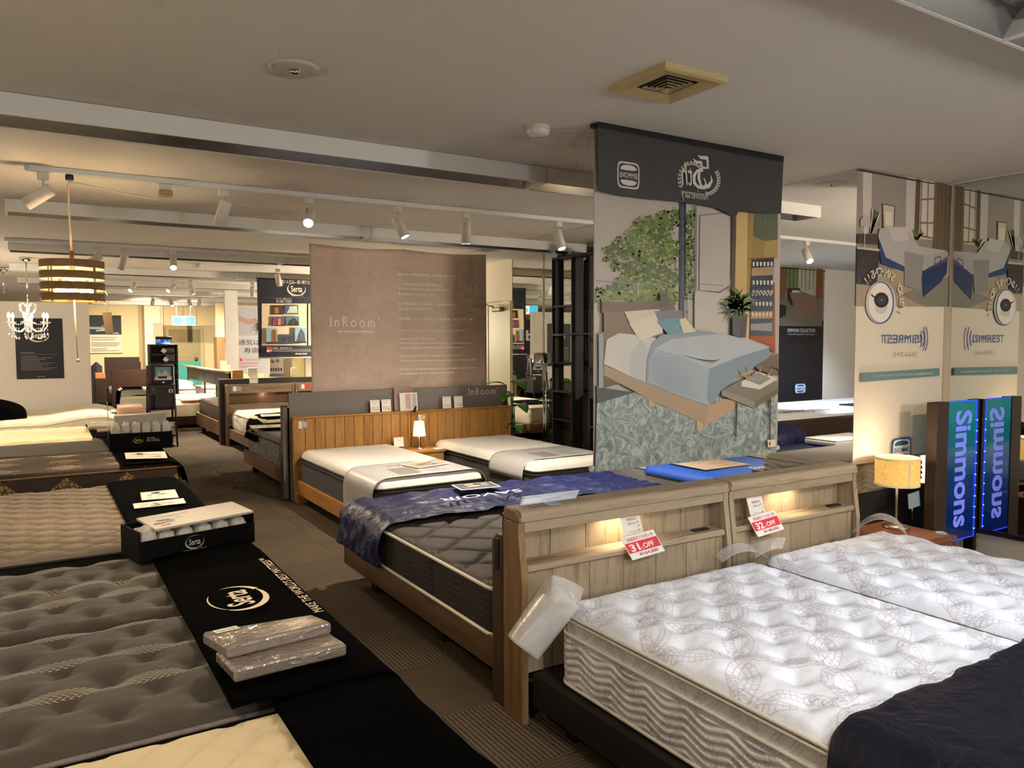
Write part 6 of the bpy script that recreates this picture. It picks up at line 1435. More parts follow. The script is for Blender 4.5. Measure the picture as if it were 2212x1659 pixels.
r2 = runner('black runner over the foot of the leaf quilted mattresses', 0.43, 0.955, ZT, 0.16, 4.62, 6.66, 54, wob=0.006)
runner('black runner over the foot of the gold damask mattress', 0.60, 1.08, 0.52, 0.33, 7.38, 9.62, 55, wob=0.006)
runner('black runner over the foot of the cream rippled mattress', 0.52, 1.0, 0.52, 0.2, 9.75, 11.35, 56)
runner('black runner hanging from the ivory mattress by the ladder shelf', 0.98, 1.16, 0.53, 0.15, 12.0, 14.2, 57)
# wrapped sheet sets
wrapm = NT('glossy_wrap'); wrapm.set(rough=0.05, spec=1.0, coat=1.0); v = wrapm.coord(); wrapm.col('#857b72'); wrapm.bump(wrapm.noise(wrapm.coord((1, 2.2, 1.6)), 9.0, 2, 0.5, 2.5), 0.55, 0.02); wrapm = wrapm.mat
def package(label, corners_px, z, th, m=None, group='plastic wrapped sheet sets'):
    q = [at(x, y, z=z+th) for x, y in corners_px]; c = sum(q, Vector())/4
    t = thing('sheet_package', label, 'package', (c.x, c.y, z), group)
    mb = MB(); top = [tuple(v) for v in q]; ins = [tuple(c+(v-c)*0.985) for v in q]
    mid = [(v[0], v[1], z+th*.75) for v in top]; lo = [(v[0], v[1], z+th*.2) for v in top]; bot = [(c.x+(v[0]-c.x)*.98, c.y+(v[1]-c.y)*.98, z) for v in top]
    topi = [(c.x+(v[0]-c.x)*.96, c.y+(v[1]-c.y)*.95, z+th) for v in top]
    V = bot+lo+mid+topi; fs = [(3,2,1,0), (12,13,14,15)]
    for l in range(3):
        for i in range(4): j = (i+1) % 4; fs.append((l*4+i, l*4+j, l*4+4+j, l*4+4+i))
    mb.add(V, fs); mb.build('wrapped_sheets', m or wrapm, t, bevel=0.006)
    p = Print(Vector(topi[0])+Vector((0,0,0.001)), Vector(topi[1])-Vector(topi[0]), Vector(topi[3])-Vector(topi[0])); 
    p.n = Vector((0,0,1)); L = (Vector(topi[1])-Vector(topi[0])).length; D = (Vector(topi[3])-Vector(topi[0])).length
    p.rect(L*.05, D*.72, L*.28, D*.92, M('sticker_white', '#c9c2b8', 0.4)); p.text('100×200', L*.07, D*.77, D*.08, ink_g, w=L*.18); p.build('sticker', t)
    return t
package('upper plastic wrapped sheet set on the black runner', [(490, 1396), (716, 1342), (676, 1326), (437, 1364)], 0.575, 0.045)
package('lower plastic wrapped sheet set on the black runner', [(505, 1446), (749, 1388), (705, 1360), (465, 1404)], 0.528, 0.046)
# black box with paper bundles
def serta_box(label, ox, oy, oz, w, d, h, rz, gold=False, tray=True, nb=6):
    t = thing('display_box', label, 'box', (ox, oy, oz)); blk = M('box_black', '#08080a', 0.6, spec=0.1, var=0.1); c, s = cos(rz), sin(rz)
    def T(x, y, z): return (ox+x*c-y*s, oy+x*s+y*c, oz+z)
    def bx(nm, x0, x1, y0, y1, z0, z1, m, ch=0.002, par=None):
        mb = MB().box(x0, x1, y0, y1, z0, z1, c=ch); mb.v = [T(*v) for v in mb.v]; return mb.build(nm, m, par or t)
    bx('front', 0, w, 0, 0.006, 0, h*(0.72 if tray else 1.0), blk); bx('back', 0, w, d-0.006, d, 0, h*1.02, blk); bx('side', 0, 0.006, 0.006, d-0.006, 0, h*1.04, blk); bx('side', w-0.006, w, 0.006, d-0.006, 0, h*1.04, blk); bx('bottom', 0.006, w-0.006, 0.006, d-0.006, 0, 0.006, blk)
    p = Print(T(0, 0, 0), (c, s, 0), (0, 0, 1)); lt2 = M('print_gold', '#c9b24a', 0.5) if gold else M('print_pale', '#b9b6b0', 0.6)
    serta_logo(p, w*.45, h*(.42 if tray else .55), w*.10, lt2)
    if gold: p.text("WE MAKE\nTHE WORLD'S\nBEST MATTRESS", w*.58, h*.42, h*.26, iv, w=w*.22)
    else: p.text("WE MAKE THE WORLD'S", w*.345, h*.13, h*.055, lt2, w=w*.21); p.text("BEST MATTRESS™", w*.38, h*.05, h*.05, lt2, w=w*.15)
    p.build('lettering', t)
    return t, T
wrapw = M('bundle_white', '#d8d4cc', 0.75, var=0.05, vs=15, bump=0.5, bs=30)
def bundle(label, c, w, d, h, seed, rz=0, group='white paper wrapped bundles'):
    """paper bag with a puckered top"""
    r = np.random.RandomState(seed); n = 14; prof = [(1.0, 0), (1.03, .3), (1.0, .7), (.82, .88), (.5, .97), (.1, 1.0)]
    G = np.zeros((n, len(prof), 3)); cs, sn = cos(rz), sin(rz)
    for i in range(n):
        a = 2*pi*i/n; sx, sy = np.sign(cos(a))*abs(cos(a))**.5, np.sign(sin(a))*abs(sin(a))**.5
        for j, (k, z) in enumerate(prof):
            j2 = 1+0.07*r.uniform(-1, 1); x, y = w/2*k*sx*j2, d/2*k*sy*j2; G[i, j] = (c[0]+x*cs-y*sn, c[1]+x*sn+y*cs, c[2]+h*z*(1+0.05*r.uniform(-1, 1)*(j > 1)))
    o = MB().grid(G, closed=True, smooth=False).build('paper_bundle', wrapw, org=c); return tag(o, label, 'bundle', group)
t, T = serta_box('black brand box with paper bundles and a catalogue tray on the zigzag mattress', 0.405, 4.125, ZT+0.002, 0.60, 0.26, 0.155, radians(14))
bz = ZT+0.010
for k in range(6):
    q = T(0.055+k*0.095, 0.075, 0.008); bundle(f'{ORD[k]} white paper bundle from the left in the front row of the near black box', q, 0.085, 0.10, 0.135 if k else 0.165, 60+k, radians(14), 'paper bundles in the near black box')
for k in range(5):
    q = T(0.07+k*0.11, 0.19, 0.008); bundle(f'{ORD[k]} white paper bundle from the left in the back row of the near black box', q, 0.095, 0.09, 0.13, 70+k, radians(14), 'paper bundles in the near black box')
tr = thing('catalogue_tray', 'clear tray with a white printed catalogue on top of the near black box', 'catalogue', T(0.33, 0.13, 0.16))
mb = MB().box(0.075, 0.595, 0.0, 0.25, 0.150, 0.163, c=0.002); mb.v = [T(*v) for v in mb.v]; mb.v = [(x, y, z+0.02*((y-T(0,0,0)[1])/0.3)) for x, y, z in mb.v]; mb.build('catalogue', M('paper_gloss', '#c4bcae', 0.55, spec=0.3, var=0.02), tr)
p = Print(T(0.085, 0.01, 0.1655), (cos(radians(14)), sin(radians(14)), 0), (-sin(radians(14)), cos(radians(14)), 0.08)); r = random.Random(4)
for k in range(34): a, b = r.uniform(0.01, 0.42), r.uniform(0.02, 0.19); p.stroke([(a, b), (a+r.uniform(.02, .09), b)], r.choice([.003, .006, .012]), r.choice([ink_g, ink_g, pm_('#7aa0b8'), pm_('#c9645c'), ink]), layer=False)
p.build('print', tr)
def papers(label, corners, z, mats=None, cat='leaflet', name='leaflet', seed=1, fold=0.0, n=10):
    q = [at(x, y, z=z) for x, y in corners]; c = sum(q, Vector())/4; t = thing(name, label, cat, (c.x, c.y, z))
    MB().add([tuple(v) for v in q]+[(v.x, v.y, z-0.004) for v in q], [(0,1,2,3),(7,6,5,4),(0,4,5,1),(1,5,6,2),(2,6,7,3),(3,7,4,0)]).build('sheet', M('paper_cream', '#e8dcc6', 0.5, var=0.02), t)
    p = Print(q[0]+Vector((0,0,0.0005)), q[1]-q[0], q[3]-q[0]); p.n = Vector((0,0,1)); p.u = (q[1]-q[0]); p.v = (q[3]-q[0]); r = random.Random(seed)
    for k in range(n):
        a, b = r.uniform(.06, .7), r.uniform(.1, .8); w = r.uniform(.06, .25); m = r.choice(mats or [ink_g, ink, pm_('#7c5a4c'), pm_('#9aa8b8'), pm_('#b0977c')]); h = r.choice([.03, .05, .14])
        p.poly([(a, b), (a+w, b), (a+w, b+h), (a, b+h)], m, layer=False)
    p.build('print', t); return t
papers('cream leaflet with brown pictures on the black runner of the leaf quilted bed', [(306, 1080), (386, 1074), (378, 1057), (303, 1064)], ZT+0.034, seed=2, n=14)
papers('long pale leaflet just in front of the brown picture leaflet', [(290, 1098), (402, 1086), (396, 1076), (287, 1088)], ZT+0.034, seed=3, n=12)
papers('white leaflet with blue block on the black runner of the gold damask bed', [(272, 991), (362, 989), (356, 975), (269, 978)], 0.56, [ink_g, ink, pm_('#3a6ea0'), ink], seed=5, n=16)
t, T = serta_box('black box with gold brand mark and a row of white bundles', at(238, 975, z=0.53).x, at(238, 975, z=0.53).y, 0.54, 0.56, 0.3, 0.16, radians(-5), True, False)
for k in range(6): bundle(f'{ORD[k]} white paper bundle from the left in the gold marked box', T(0.05+k*0.092, 0.10, 0.008), 0.085, 0.12, 0.25, 80+k, radians(-5), 'bundles in the gold marked box')
q = T(0.28, 0.36, 0.0); o = MB().box(q[0]-0.24, q[0]+0.24, q[1]-0.05, q[1]+0.05, 0.545, 0.86, c=0.01).build('bundle_bag', M('bag_grey', '#b8b4aa', 0.4, bump=0.8, bs=20), org=(q[0], q[1], 0.545)); tag(o, 'grey plastic bag of bundles behind the gold marked box', 'bag')
q = T(-0.02, 0.36, 0); o = MB().box(q[0], q[0]+0.006, q[1]-0.02, q[1]+0.006, 0.545, 1.0).build('acrylic_divider', chrome_m, org=(q[0], q[1], 0.545)); tag(o, 'thin upright acrylic edge beside the grey bag', 'divider')
foil = M('foil_wrap', '#c9bda2', 0.1, metal=0.4, spec=1.0, bump=0.8, bs=12)
package('shiny silver wrapped package lying on the cream rippled mattress', [(190, 922), (262, 918), (262, 909), (188, 911)], 0.54, 0.05, foil)
package('second shiny wrapped package below the silver one', [(210, 930), (262, 926), (260, 919), (206, 922)], 0.535, 0.03, foil)
package('tall white plastic wrapped stack behind the pink package', [(258, 862), (318, 860), (318, 855), (260, 856)], 0.0, 0.64, M('white_wrap', '#d8d0c0', 0.15, spec=0.9, bump=0.8, bs=9))
package('pale pink wrapped package on the ivory mattress', [(252, 880), (310, 877), (309, 872), (252, 873)], 0.57, 0.10, M('pink_wrap', '#d0a890', 0.15, spec=0.9, bump=0.6, bs=9))
papers('white leaflets in front of the pale pink package', [(240, 890), (298, 888), (296, 880), (240, 884)], 0.60, seed=8, n=10)
# black folded clothes at the very left
def heap(label, c, sx, sy, h, m, seed, cat='cloth', name='folded_cloth'):
    n, k = 22, 9; G = np.zeros((n, k+1, 3)); r = np.random.RandomState(seed); ph = r.uniform(0, 6, 3)
    for i in range(n):
        a = 2*pi*i/n; f = 1+0.12*sin(3*a+ph[0])+0.07*sin(7*a+ph[1])
        for j in range(k+1):
            t = j/k; rad = f*(1-t**2.2); G[i, j] = (c[0]+sx*rad*cos(a), c[1]+sy*rad*sin(a), c[2]+h*(t**0.6)*(1+0.12*sin(5*a+ph[2])*(1-t)))
    o = MB().grid(G, closed=True).build(name, m, org=c); return tag(o, label, cat)
q = at(8, 905, z=0.54); heap('black cushion with white mark at the left edge on the ivory mattress', (q.x-0.05, q.y+0.1, 0.535), 0.30, 0.28, 0.28, velvet, 3, 'cushion', 'cushion')

# ================================================================== RIGHT OF THE AISLE, FARTHER BACK
knit = NT('grey_cable_knit'); knit.set(rough=0.85); v = knit.coord(); w1 = knit.n('ShaderNodeTexVoronoi'); w1.inputs['Scale'].default_value = 34; knit.l(v, w1.inputs['Vector']); knit.col(knit.ramp(w1.outputs['Distance'], [(0.1, '#8a847c'), (0.6, '#57524d')])); knit.bump(w1.outputs['Distance'], 0.6, 0.01); knit = knit.mat
t = thing('bed', 'dark walnut bed back to back with the grey sign board', 'bed', (2.7, 8.8, 0))
MB().box(2.135, 4.6, 7.80, 7.84, 0, 0.93, c=0.004).build('headboard', walnut, t)
MB().box(2.16, 2.188, 7.84, 9.80, 0.11, 0.26, c=0.003).build('side_rail', walnuty, t); MB().box(2.16, 3.3, 9.80, 9.828, 0.11, 0.26, c=0.003).build('foot_rail', walnut, t)
MB().box(2.19, 3.28, 7.84, 9.8, 0.16, 0.24).build('slat_base', base_dk, t)
for b in (8.3, 9.6): MB().box(2.22, 2.28, b, b+0.06, 0, 0.11).build('leg', black_m, t)
mattress('thick grey cable knit mattress left of the planked headboards', 2.195, 3.27, 7.86, 9.78, 0.245, 0.56, knit, knit, tick(0.09, 0.07, 0.012), None, 0.03, 0.06, 0.06, 0.05, (0.50,), blk_cord, 0.01)
# walnut shelf headboard pair
wg = wood('grey_walnut', '#7d6a56', '#5c4c3c', 'x', 1.0, 0.45); wgz = wood('grey_walnut_z', '#75624e', '#574636', 'z', 1.0, 0.45)
def shelf_bed(x0, x1, y, label, light, tagc):
    t = thing('bed', label, 'bed', ((x0+x1)/2, y-1, 0), 'grey walnut bed pair')
    for a in (x0, x1-0.04): MB().box(a, a+0.04, y-0.05, y+0.08, 0, 0.94, c=0.004).build('side_post', wgz, t)
    MB().box(x0+0.04, x1-0.04, y-0.045, y-0.02, 0.80, 0.94, c=0.004).build('top_rail', wg, t)
    MB().box(x0+0.04, x1-0.04, y+0.06, y+0.08, 0.1, 0.93).build('back_panel', walnut, t)
    MB().box(x0+0.04, x1-0.04, y-0.045, y+0.06, 0.60, 0.63, c=0.003).build('shelf', wg, t); MB().box(x0+0.04, x1-0.04, y-0.05, y-0.03, 0.30, 0.60, c=0.004).build('lower_panel', wg, t)
    MB().box(x0+0.02, x0+0.045, y-2.05, y-0.05, 0.12, 0.27, c=0.003).build('side_rail', walnuty, t); MB().box(x1-0.045, x1-0.02, y-2.05, y-0.05, 0.12, 0.27, c=0.003).build('side_rail', walnuty, t)
    MB().box(x0+0.02, x1-0.02, y-2.075, y-2.05, 0.12, 0.27, c=0.003).build('foot_rail', wg, t)
    MB().box(x0+0.05, x1-0.05, y-2.05, y-0.06, 0.18, 0.255).build('slat_base', base_dk, t)
    for b in (y-1.9, y-1.0): MB().box(x0+0.06, x0+0.13, b, b+0.07, 0, 0.12).build('leg', black_m, t)
    p = Print((x0+0.10, y-0.046, 0.84), (1,0,0), (0,0,1), step=0.001); p.rect(0, 0, 0.05, 0.07, paper); p.rect(0.055, 0, 0.13, 0.07, tagc); p.build('name_plate', t)
    if light: point('strip_lamp', ((x0+x1)/2+0.05, y, 0.77), 0.8, WARM, 0.04, t)
shelf_bed(2.466, 3.515, 12.35, 'grey walnut shelf headboard bed with a small niche light', True, M('tag_grey'))
shelf_bed(3.525, 4.6, 12.35, 'grey walnut shelf headboard bed beside the taupe banner', False, M('sale_red'))
mattress('beige tufted mattress in front of the grey walnut niche', 2.53, 3.45, 10.35, 12.26, 0.258, 0.56, M('beige_tuft', '#cfc1a4', 0.75), M('beige_side', '#c9bfae', 0.8), tick(0.12, 0.1, 0.012), lambda s, z: 0.01*wr(s, z*3, 4, 1.5), 0.03, 0.06, 0.06, 0.05)
o = drape('bed_runner', 'black runner with white print on the beige tufted mattress', 'bed runner', velvet, [(2.49, 0.36), (2.50, 0.52), (2.58, 0.572), (3.4, 0.575)], 10.4, 11.15, 'x', 16, 0.05, 0.006, 91)
papers('long white leaflet on the black runner of the beige mattress', [(565, 900), (625, 897), (625, 893), (562, 895)], 0.595, seed=11)
o = drape('bed_runner', 'black runner hanging over the corner of the grey cable knit mattress', 'bed runner', velvet, [(2.17, 0.42), (2.18, 0.53), (2.25, 0.575), (3.2, 0.578)], 9.2, 9.80, 'x', 16, 0.05, 0.006, 92)
papers('long white leaflet on the black runner of the cable knit mattress', [(545, 925), (620, 922), (620, 916), (538, 919)], 0.60, seed=12)
# dark headboard behind it with cards
t = thing('bed', 'black brown shelf headboard bed behind the grey walnut pair', 'bed', (3.2, 13.4, 0)); zt = at(560, 817, y=12.5).z
MB().box(2.40, 4.95, 12.45, 12.60, 0, zt, c=0.005).build('headboard', M('blackbrown_wood', '#2b211b', 0.5, var=0.1), t)
MB().box(2.42, 2.45, 12.6, 14.7, 0.12, 0.34, c=0.004).build('side_rail', walnuty, t); MB().box(2.42, 3.5, 14.68, 14.72, 0.12, 0.34, c=0.004).build('foot_rail', walnut, t); MB().box(2.47, 2.53, 14.4, 14.46, 0, 0.12).build('leg', black_m, t); MB().box(2.45, 3.5, 12.6, 14.68, 0.16, 0.3).build('slat_base', base_dk, t)
mattress('dark brown satin mattress behind the grey walnut headboard', 2.46, 3.45, 12.62, 14.66, 0.305, 0.60, M('brown_satin', '#3e3025', 0.4, spec=0.6, var=0.2, vs=8), M('brown_satin'), lambda u, v: 0.006*wr(u, v, 15, 1.2), None, 0.05, 0.06, 0.05, 0.04, (0.56,), blk_cord, 0.008)
q = at(549, 828, y=12.40); card('white price card with red stars on the black brown headboard', q.x, 12.425, q.z+0.0, 0.13, 0.17, [('PREMIUM SALE', .1, .8, .07, .8, ink_r), ('SALE', .1, .35, .12, .45, ink_r), ('★', .65, .3, .16, .2, ink_r)], 0.02, None)

# ------------------------------------------------------------------ ladder shelf with dark boxes
def ladder_shelf():
    t = thing('ladder_shelf', 'dark ladder shelf with display boxes at the end of the left row', 'shelf', (1.62, 12.8, 0)); dk = M('ladder_dark', '#2a1a14', 0.5); zt = 1.24
    for x in (1.44, 1.80):
        MB().tube([(x, 12.62, 0), (x, 12.86, zt)], 0.014, 6).build('leg', dk, t); MB().tube([(x, 13.15, 0), (x, 12.90, zt)], 0.014, 6).build('leg', dk, t)
    for z in (0.16, 0.56, 0.93): d = 0.25*(1-z/zt); MB().box(1.42, 1.82, 12.68+z*0.1, 13.12-z*0.12, z, z+0.025, c=0.003).build('shelf_board', dk, t)
    for z in (0.30, 1.0): MB().tube([(1.44, 12.64+z*0.19, z), (1.80, 12.64+z*0.19, z)], 0.006, 6).build('bar', dk, t)
ladder_shelf()
o = MB().box(1.50, 1.80, 12.80, 12.98, 0.958, 1.25, c=0.006).build('tablet_box', M('box_navy', '#1d1f2b', 0.4), org=(1.65, 12.9, 0.958)); tag(o, 'dark box showing a bed before snowy peaks on top of the ladder shelf', 'box')
p = Print((1.50, 12.799, 0.958), (1,0,0), (0,0,1), step=0.001); p.rect(0.04, 0.07, 0.26, 0.26, pm_('#5e8c98')); p.poly([(0.05,0.12),(0.09,0.2),(0.13,0.15),(0.18,0.22),(0.25,0.12)], pm_('#aab4b4')); p.rect(0.03, 0.06, 0.27, 0.11, pm_('#c9c4b8')); p.rect(0.08, 0.085, 0.2, 0.12, pm_('#2a2a30')); p.disc(0.15, 0.025, 0.016, 0.014, wt); p.build('print', o)
o = MB().box(1.43, 1.49, 12.80, 12.95, 0.958, 1.24, c=0.004).build('brown_folder', M('folder_brown', '#4a2f24', 0.5), org=(1.46, 12.88, 0.958)); tag(o, 'brown folder beside the snowy peaks box', 'folder')
o = MB().box(1.52, 1.80, 12.78, 13.0, 0.59, 0.90, c=0.004).build('dark_box', M('box_dark', '#232429', 0.45), org=(1.66, 12.9, 0.59)); tag(o, 'plain dark box with small white square on the middle shelf of the ladder', 'box')
p = Print((1.52, 12.779, 0.59), (1,0,0), (0,0,1), step=0.001); p.rect(0.20, 0.235, 0.255, 0.285, wt); p.rect(0.212, 0.245, 0.243, 0.275, pm_('#232429')); p.build('print', o)
o = MB().box(1.44, 1.51, 12.80, 12.95, 0.59, 0.80, c=0.003).build('bottle_box', M('box_navy2', '#1c2030', 0.3), org=(1.47, 12.88, 0.59)); tag(o, 'narrow navy carton left of the plain dark box', 'box')
for k, (a, b) in enumerate(((1.55, 1.665), (1.68, 1.79))):
    o = MB().box(a, b, 12.70, 12.72, 0.19, 0.46-k*0.08, c=0.002).build('brochure', M('brochure_grey%d' % k, ('#8f8c88', '#b4b0aa')[k], 0.4, var=0.2, vs=20), org=(a, 12.71, 0.19)); tag(o, ('taller grey brochure on the lowest ladder shelf', 'shorter pale brochure on the lowest ladder shelf')[k], 'brochure')

# ------------------------------------------------------------------ far left pocket: dark beds, black shelf with monitor
dkb = M('dark_mahogany', '#2a1812', 0.55, spec=0.2, var=0.1)
def px_box(label, name, cat, m, x0, y0, x1, y1, Y, depth, floor_z=None, ch=0.01, group=None):
    a, b = at(x0, y0, y=Y), at(x1, y1, y=Y); zb = floor_z if floor_z is not None else b.z
    o = MB().box(a.x, b.x, Y, Y+depth, zb, a.z, c=ch).build(name, m, org=((a.x+b.x)/2, Y, zb)); tag(o, label, cat, group); return o
def footboard_bed(label, x0, y0, x1, Y, L, parts=True):
    a, b = at(x0, y0, y=Y), at(x1, y0, y=Y); t = thing('bed', label, 'bed', ((a.x+b.x)/2, Y, 0))
    MB().box(a.x, b.x, Y, Y+0.05, 0.12, a.z, c=0.006).build('footboard', dkb, t); MB().box(a.x, a.x+0.05, Y+0.05, Y+L, 0.2, 0.38, c=0.005).build('side_rail', dkb, t); MB().box(b.x-0.05, b.x, Y+0.05, Y+L, 0.2, 0.38, c=0.005).build('side_rail', dkb, t)
    MB().box(a.x, b.x, Y+L, Y+L+0.06, 0.1, a.z+0.25, c=0.006).build('headboard', dkb, t)
    for x in (a.x+0.15, b.x-0.3): MB().box(x, x+0.15, Y+0.01, Y+0.04, 0, 0.12).build('leg', dkb, t)
    MB().box(a.x+0.06, b.x-0.06, Y+0.06, Y+L-0.02, 0.3, 0.52, c=0.04).build('mattress_pad', paper, t)
footboard_bed('dark mahogany bed with plain footboard right of the partition', 240, 799, 322, 19.5, 1.9)
t = thing('mahogany_bed_end', 'mahogany shelf bed end with two white cards behind the footboard bed', 'bed end', (at(262, 790, y=21.6).x, 21.6, 0)); a, b = at(228, 783, y=21.6), at(304, 783, y=21.6)
MB().box(a.x, b.x, 21.62, 21.72, 0, a.z, c=0.006).build('panel', dkb, t); MB().box(a.x, b.x, 21.5, 21.62, 0, a.z-0.22, c=0.006).build('lower_panel', M('mahogany_red', '#3a2018', 0.55, spec=0.2), t)
for k, x in enumerate((253, 263.5)):
    q = at(x, 785, y=21.55); card(('left small white card on the mahogany bed end', 'right small white card on the mahogany bed end')[k], q.x, 21.56, a.z-0.21, 0.12, 0.32, [], 0.02, 'cards on the mahogany headboard')
px_box('dark nightstand with open shelf right beside the partition', 'nightstand', 'nightstand', M('cocoa', '#241812', 0.6), 205, 818, 231, 842, 19.2, 0.4, 0)
px_box('tan cardboard tray on the dark nightstand', 'cardboard_tray', 'box', M('cardboard', '#9c6d45', 0.8), 205, 806, 228, 818, 19.2, 0.3)
px_box('dark cushion pile beside the mahogany headboard', 'cushion_pile', 'cushion', M('cushion_slate', '#33353a', 0.9), 198, 783, 222, 806, 21.2, 0.5, 0, 0.12)
q = at(218, 880, z=0.0); t = heap('dark bag with white paper on the floor right of the partition', (at(217, 870, y=15.3).x, 15.3, 0), 0.30, 0.28, 0.55, M('bag_slate', '#24252c', 0.6), 9, 'bag', 'bag')
def black_shelf():
    Y = 17.6; a, b = at(322, 747, y=Y), at(384, 747, y=Y); t = thing('shelf_unit', 'black open shelf unit carrying the small monitor', 'shelf', ((a.x+b.x)/2, Y, 0)); m = M('shelf_black', '#14110f', 0.5); ztop = a.z
    MB().box(a.x, a.x+0.03, Y, Y+0.32, 0, ztop, c=0.003).build('side', m, t); MB().box(b.x-0.03, b.x, Y, Y+0.32, 0, ztop, c=0.003).build('side', m, t); MB().box(a.x+0.03, b.x-0.03, Y+0.30, Y+0.32, 0, ztop).build('back', m, t); MB().box(a.x, b.x, Y, Y+0.32, ztop, ztop+0.03, c=0.003).build('top', m, t)
    zs = [at(350, yy, y=Y).z for yy in (767, 786, 805, 822)]
    for z in zs: MB().box(a.x+0.03, b.x-0.03, Y+0.005, Y+0.30, z, z+0.025).build('shelf_board', m, t)
    cb = M('case_grey', '#3a3836', 0.3, spec=0.6, var=0.1)
    for k, (x0, x1, h) in enumerate(((349, 379, .13), (353, 381, .18), (352, 380, .11))):
        u, v = at(x0, 760, y=Y+0.06).x, at(x1, 760, y=Y+0.06).x
        o = MB().box(u+0.03, min(v, b.x-0.04), Y+0.06, Y+0.26, zs[k]+0.026, zs[k]+0.026+h, c=0.015).build('carry_case', cb, org=((u+v)/2, Y+0.15, zs[k]+0.026)); tag(o, ('dark grey carry case on the top shelf under the monitor', 'dark grey carry case on the second shelf under the monitor', 'dark grey carry case on the third shelf under the monitor')[k], 'case', 'carry cases')
        o = MB().add([(u-0.02, Y+0.04, zs[k]+0.08), (u+0.05, Y+0.03, zs[k]+0.03), (u+0.10, Y+0.04, zs[k]+0.09), (u+0.03, Y+0.05, zs[k]+0.15)], [(0,1,2,3)]).build('paper_tag', paper, org=(u, Y+0.04, zs[k]+0.03), solid=0.002); tag(o, ('white tag leaning on the upper carry case', 'white tag leaning on the middle carry case', 'white tag leaning on the lower carry case')[k], 'tag', 'white tags on the carry cases')
    t = thing('monitor', 'small monitor with blue picture on the black shelf unit', 'monitor', ((a.x+b.x)/2, Y+0.15, ztop+0.03)); u, v = at(336, 727, y=Y+0.12), at(371, 745, y=Y+0.12)
    MB().box(u.x, v.x, Y+0.12, Y+0.15, v.z, u.z, c=0.006).build('frame', black_m, t); sc = NT('screen'); sc.col('#000000'); nz = sc.noise(sc.coord(), 14, 2); cc = sc.ramp(nz, [(0.35, '#1c3f8a'), (0.5, '#4f86d8'), (0.6, '#9cc0f0')]); sc.l(cc, sc.b.inputs['Emission Color']); sc.b.inputs['Emission Strength'].default_value = 1.1
    MB().box(u.x+0.015, v.x-0.015, Y+0.117, Y+0.12, v.z+0.02, u.z-0.06).build('screen', sc.mat, t); MB().box((u.x+v.x)/2-0.03, (u.x+v.x)/2+0.03, Y+0.12, Y+0.16, ztop+0.03, v.z).build('neck', black_m, t); MB().box((u.x+v.x)/2-0.14, (u.x+v.x)/2+0.14, Y+0.05, Y+0.2, ztop+0.031, ztop+0.045, c=0.004).build('foot', white_m, t)
black_shelf()
# white mattresses in the far middle, lying across the picture
ys = [(15.3, 16.2, 0.46, 'white mattress with orange striped cover far down the aisle'), (16.3, 17.1, 0.52, 'white plastic covered mattress, second from the front far down the aisle'), (18.2, 18.9, 0.60, 'pale blue white mattress, third from the front far down the aisle')]
for k, (y0, y1, zt, lb) in enumerate(ys):
    x0 = [1.75, 1.55, 1.5][k]; mattress(lb, x0, 3.7, y0, y1, 0.22, zt, M('far_white', '#e6e2da', 0.6, var=0.03), M('far_cream', '#d9cbaa', 0.7) if k == 0 else M('far_white'), ribs(0.12, 0.006), None, 0.05, 0.06, 0.05, 0.04)
    b = thing('divan_bed', ('walnut base of the orange striped mattress', 'dark base of the plastic covered mattress', 'dark base of the pale blue mattress')[k], 'bed', ((x0+3.7)/2, (y0+y1)/2, 0)); MB().box(x0+0.02, 3.68, y0+0.02, y1-0.02, 0.06, 0.218).build('box_base', dkb if k == 0 else base_dk, b); 
    for x in (x0+0.1, 3.5): MB().box(x, x+0.06, y0+0.1, y0+0.16, 0, 0.06).build('leg', black_m, b)
    if k: drape('bed_runner', ('black cover with white frame over the end of the plastic covered mattress', 'black cover over the end of the pale blue mattress')[k-1], 'bed runner', velvet, [(x0+0.45, zt+0.012), (x0+0.03, zt+0.012), (x0-0.02, zt-0.05), (x0-0.03, 0.25)], y0, y1, 'x', 8, 0.05, 0.004, 95+k)
o = MB().box(2.3, 2.9, 15.35, 15.8, 0.478, 0.51, c=0.01).build('striped_blanket', M('orange_stripe', '#d88a4a', 0.7, var=0.2, vs=10), org=(2.6, 15.5, 0.478)); tag(o, 'orange edged blanket on the foremost far white mattress', 'blanket')
q = at(432, 812, y=18.6); heap('plump white pillow on the pale blue mattress', (q.x-0.55, 18.55, 0.60), 0.40, 0.22, 0.17, M('pillow_white', '#d5dcd4', 0.8), 5, 'pillow', 'pillow')
# shelf headboards with lamps along the right, far
t = thing('shelf_wall', 'long dark head shelf with lamps far right of the aisle', 'shelf', (3.04, 17.0, 0)); [MB().box(3.06, 3.09, yy, yy+0.05, 0, 1.02, c=0.003).build('post', M('blackbrown_wood'), t) for yy in (14.95, 16.225, 17.5, 19.6)]; MB().box(3.06, 3.085, 14.95, 19.65, 0.74, 1.0, c=0.003).build('back_board', M('blackbrown_wood'), t); MB().box(2.97, 3.11, 14.9, 20.0, 1.02, 1.05, c=0.005).build('shelf_top', wg, t)
lm = emis('lamp_block_glow', '#ffe2a0', 1.5)
for k, (y, h, dy) in enumerate(((15.3, 0.19, 0.12), (15.0, 0.12, 0.10))):
    o = MB().box(2.99, 3.09, y, y+dy, 1.0515, 1.05+h, c=0.01).build('block_lamp', lm, org=(3.04, y, 1.05)); tag(o, ('taller glowing block lamp on the long dark head shelf', 'smaller glowing block lamp on the long dark head shelf')[k], 'lamp', 'glowing block lamps')
def px_card(label, x0, y0, x1, y1, Y, m, name='box', cat='box', d=0.12): return px_box(label, name, cat, m, x0, y0, x1, y1, Y, d)
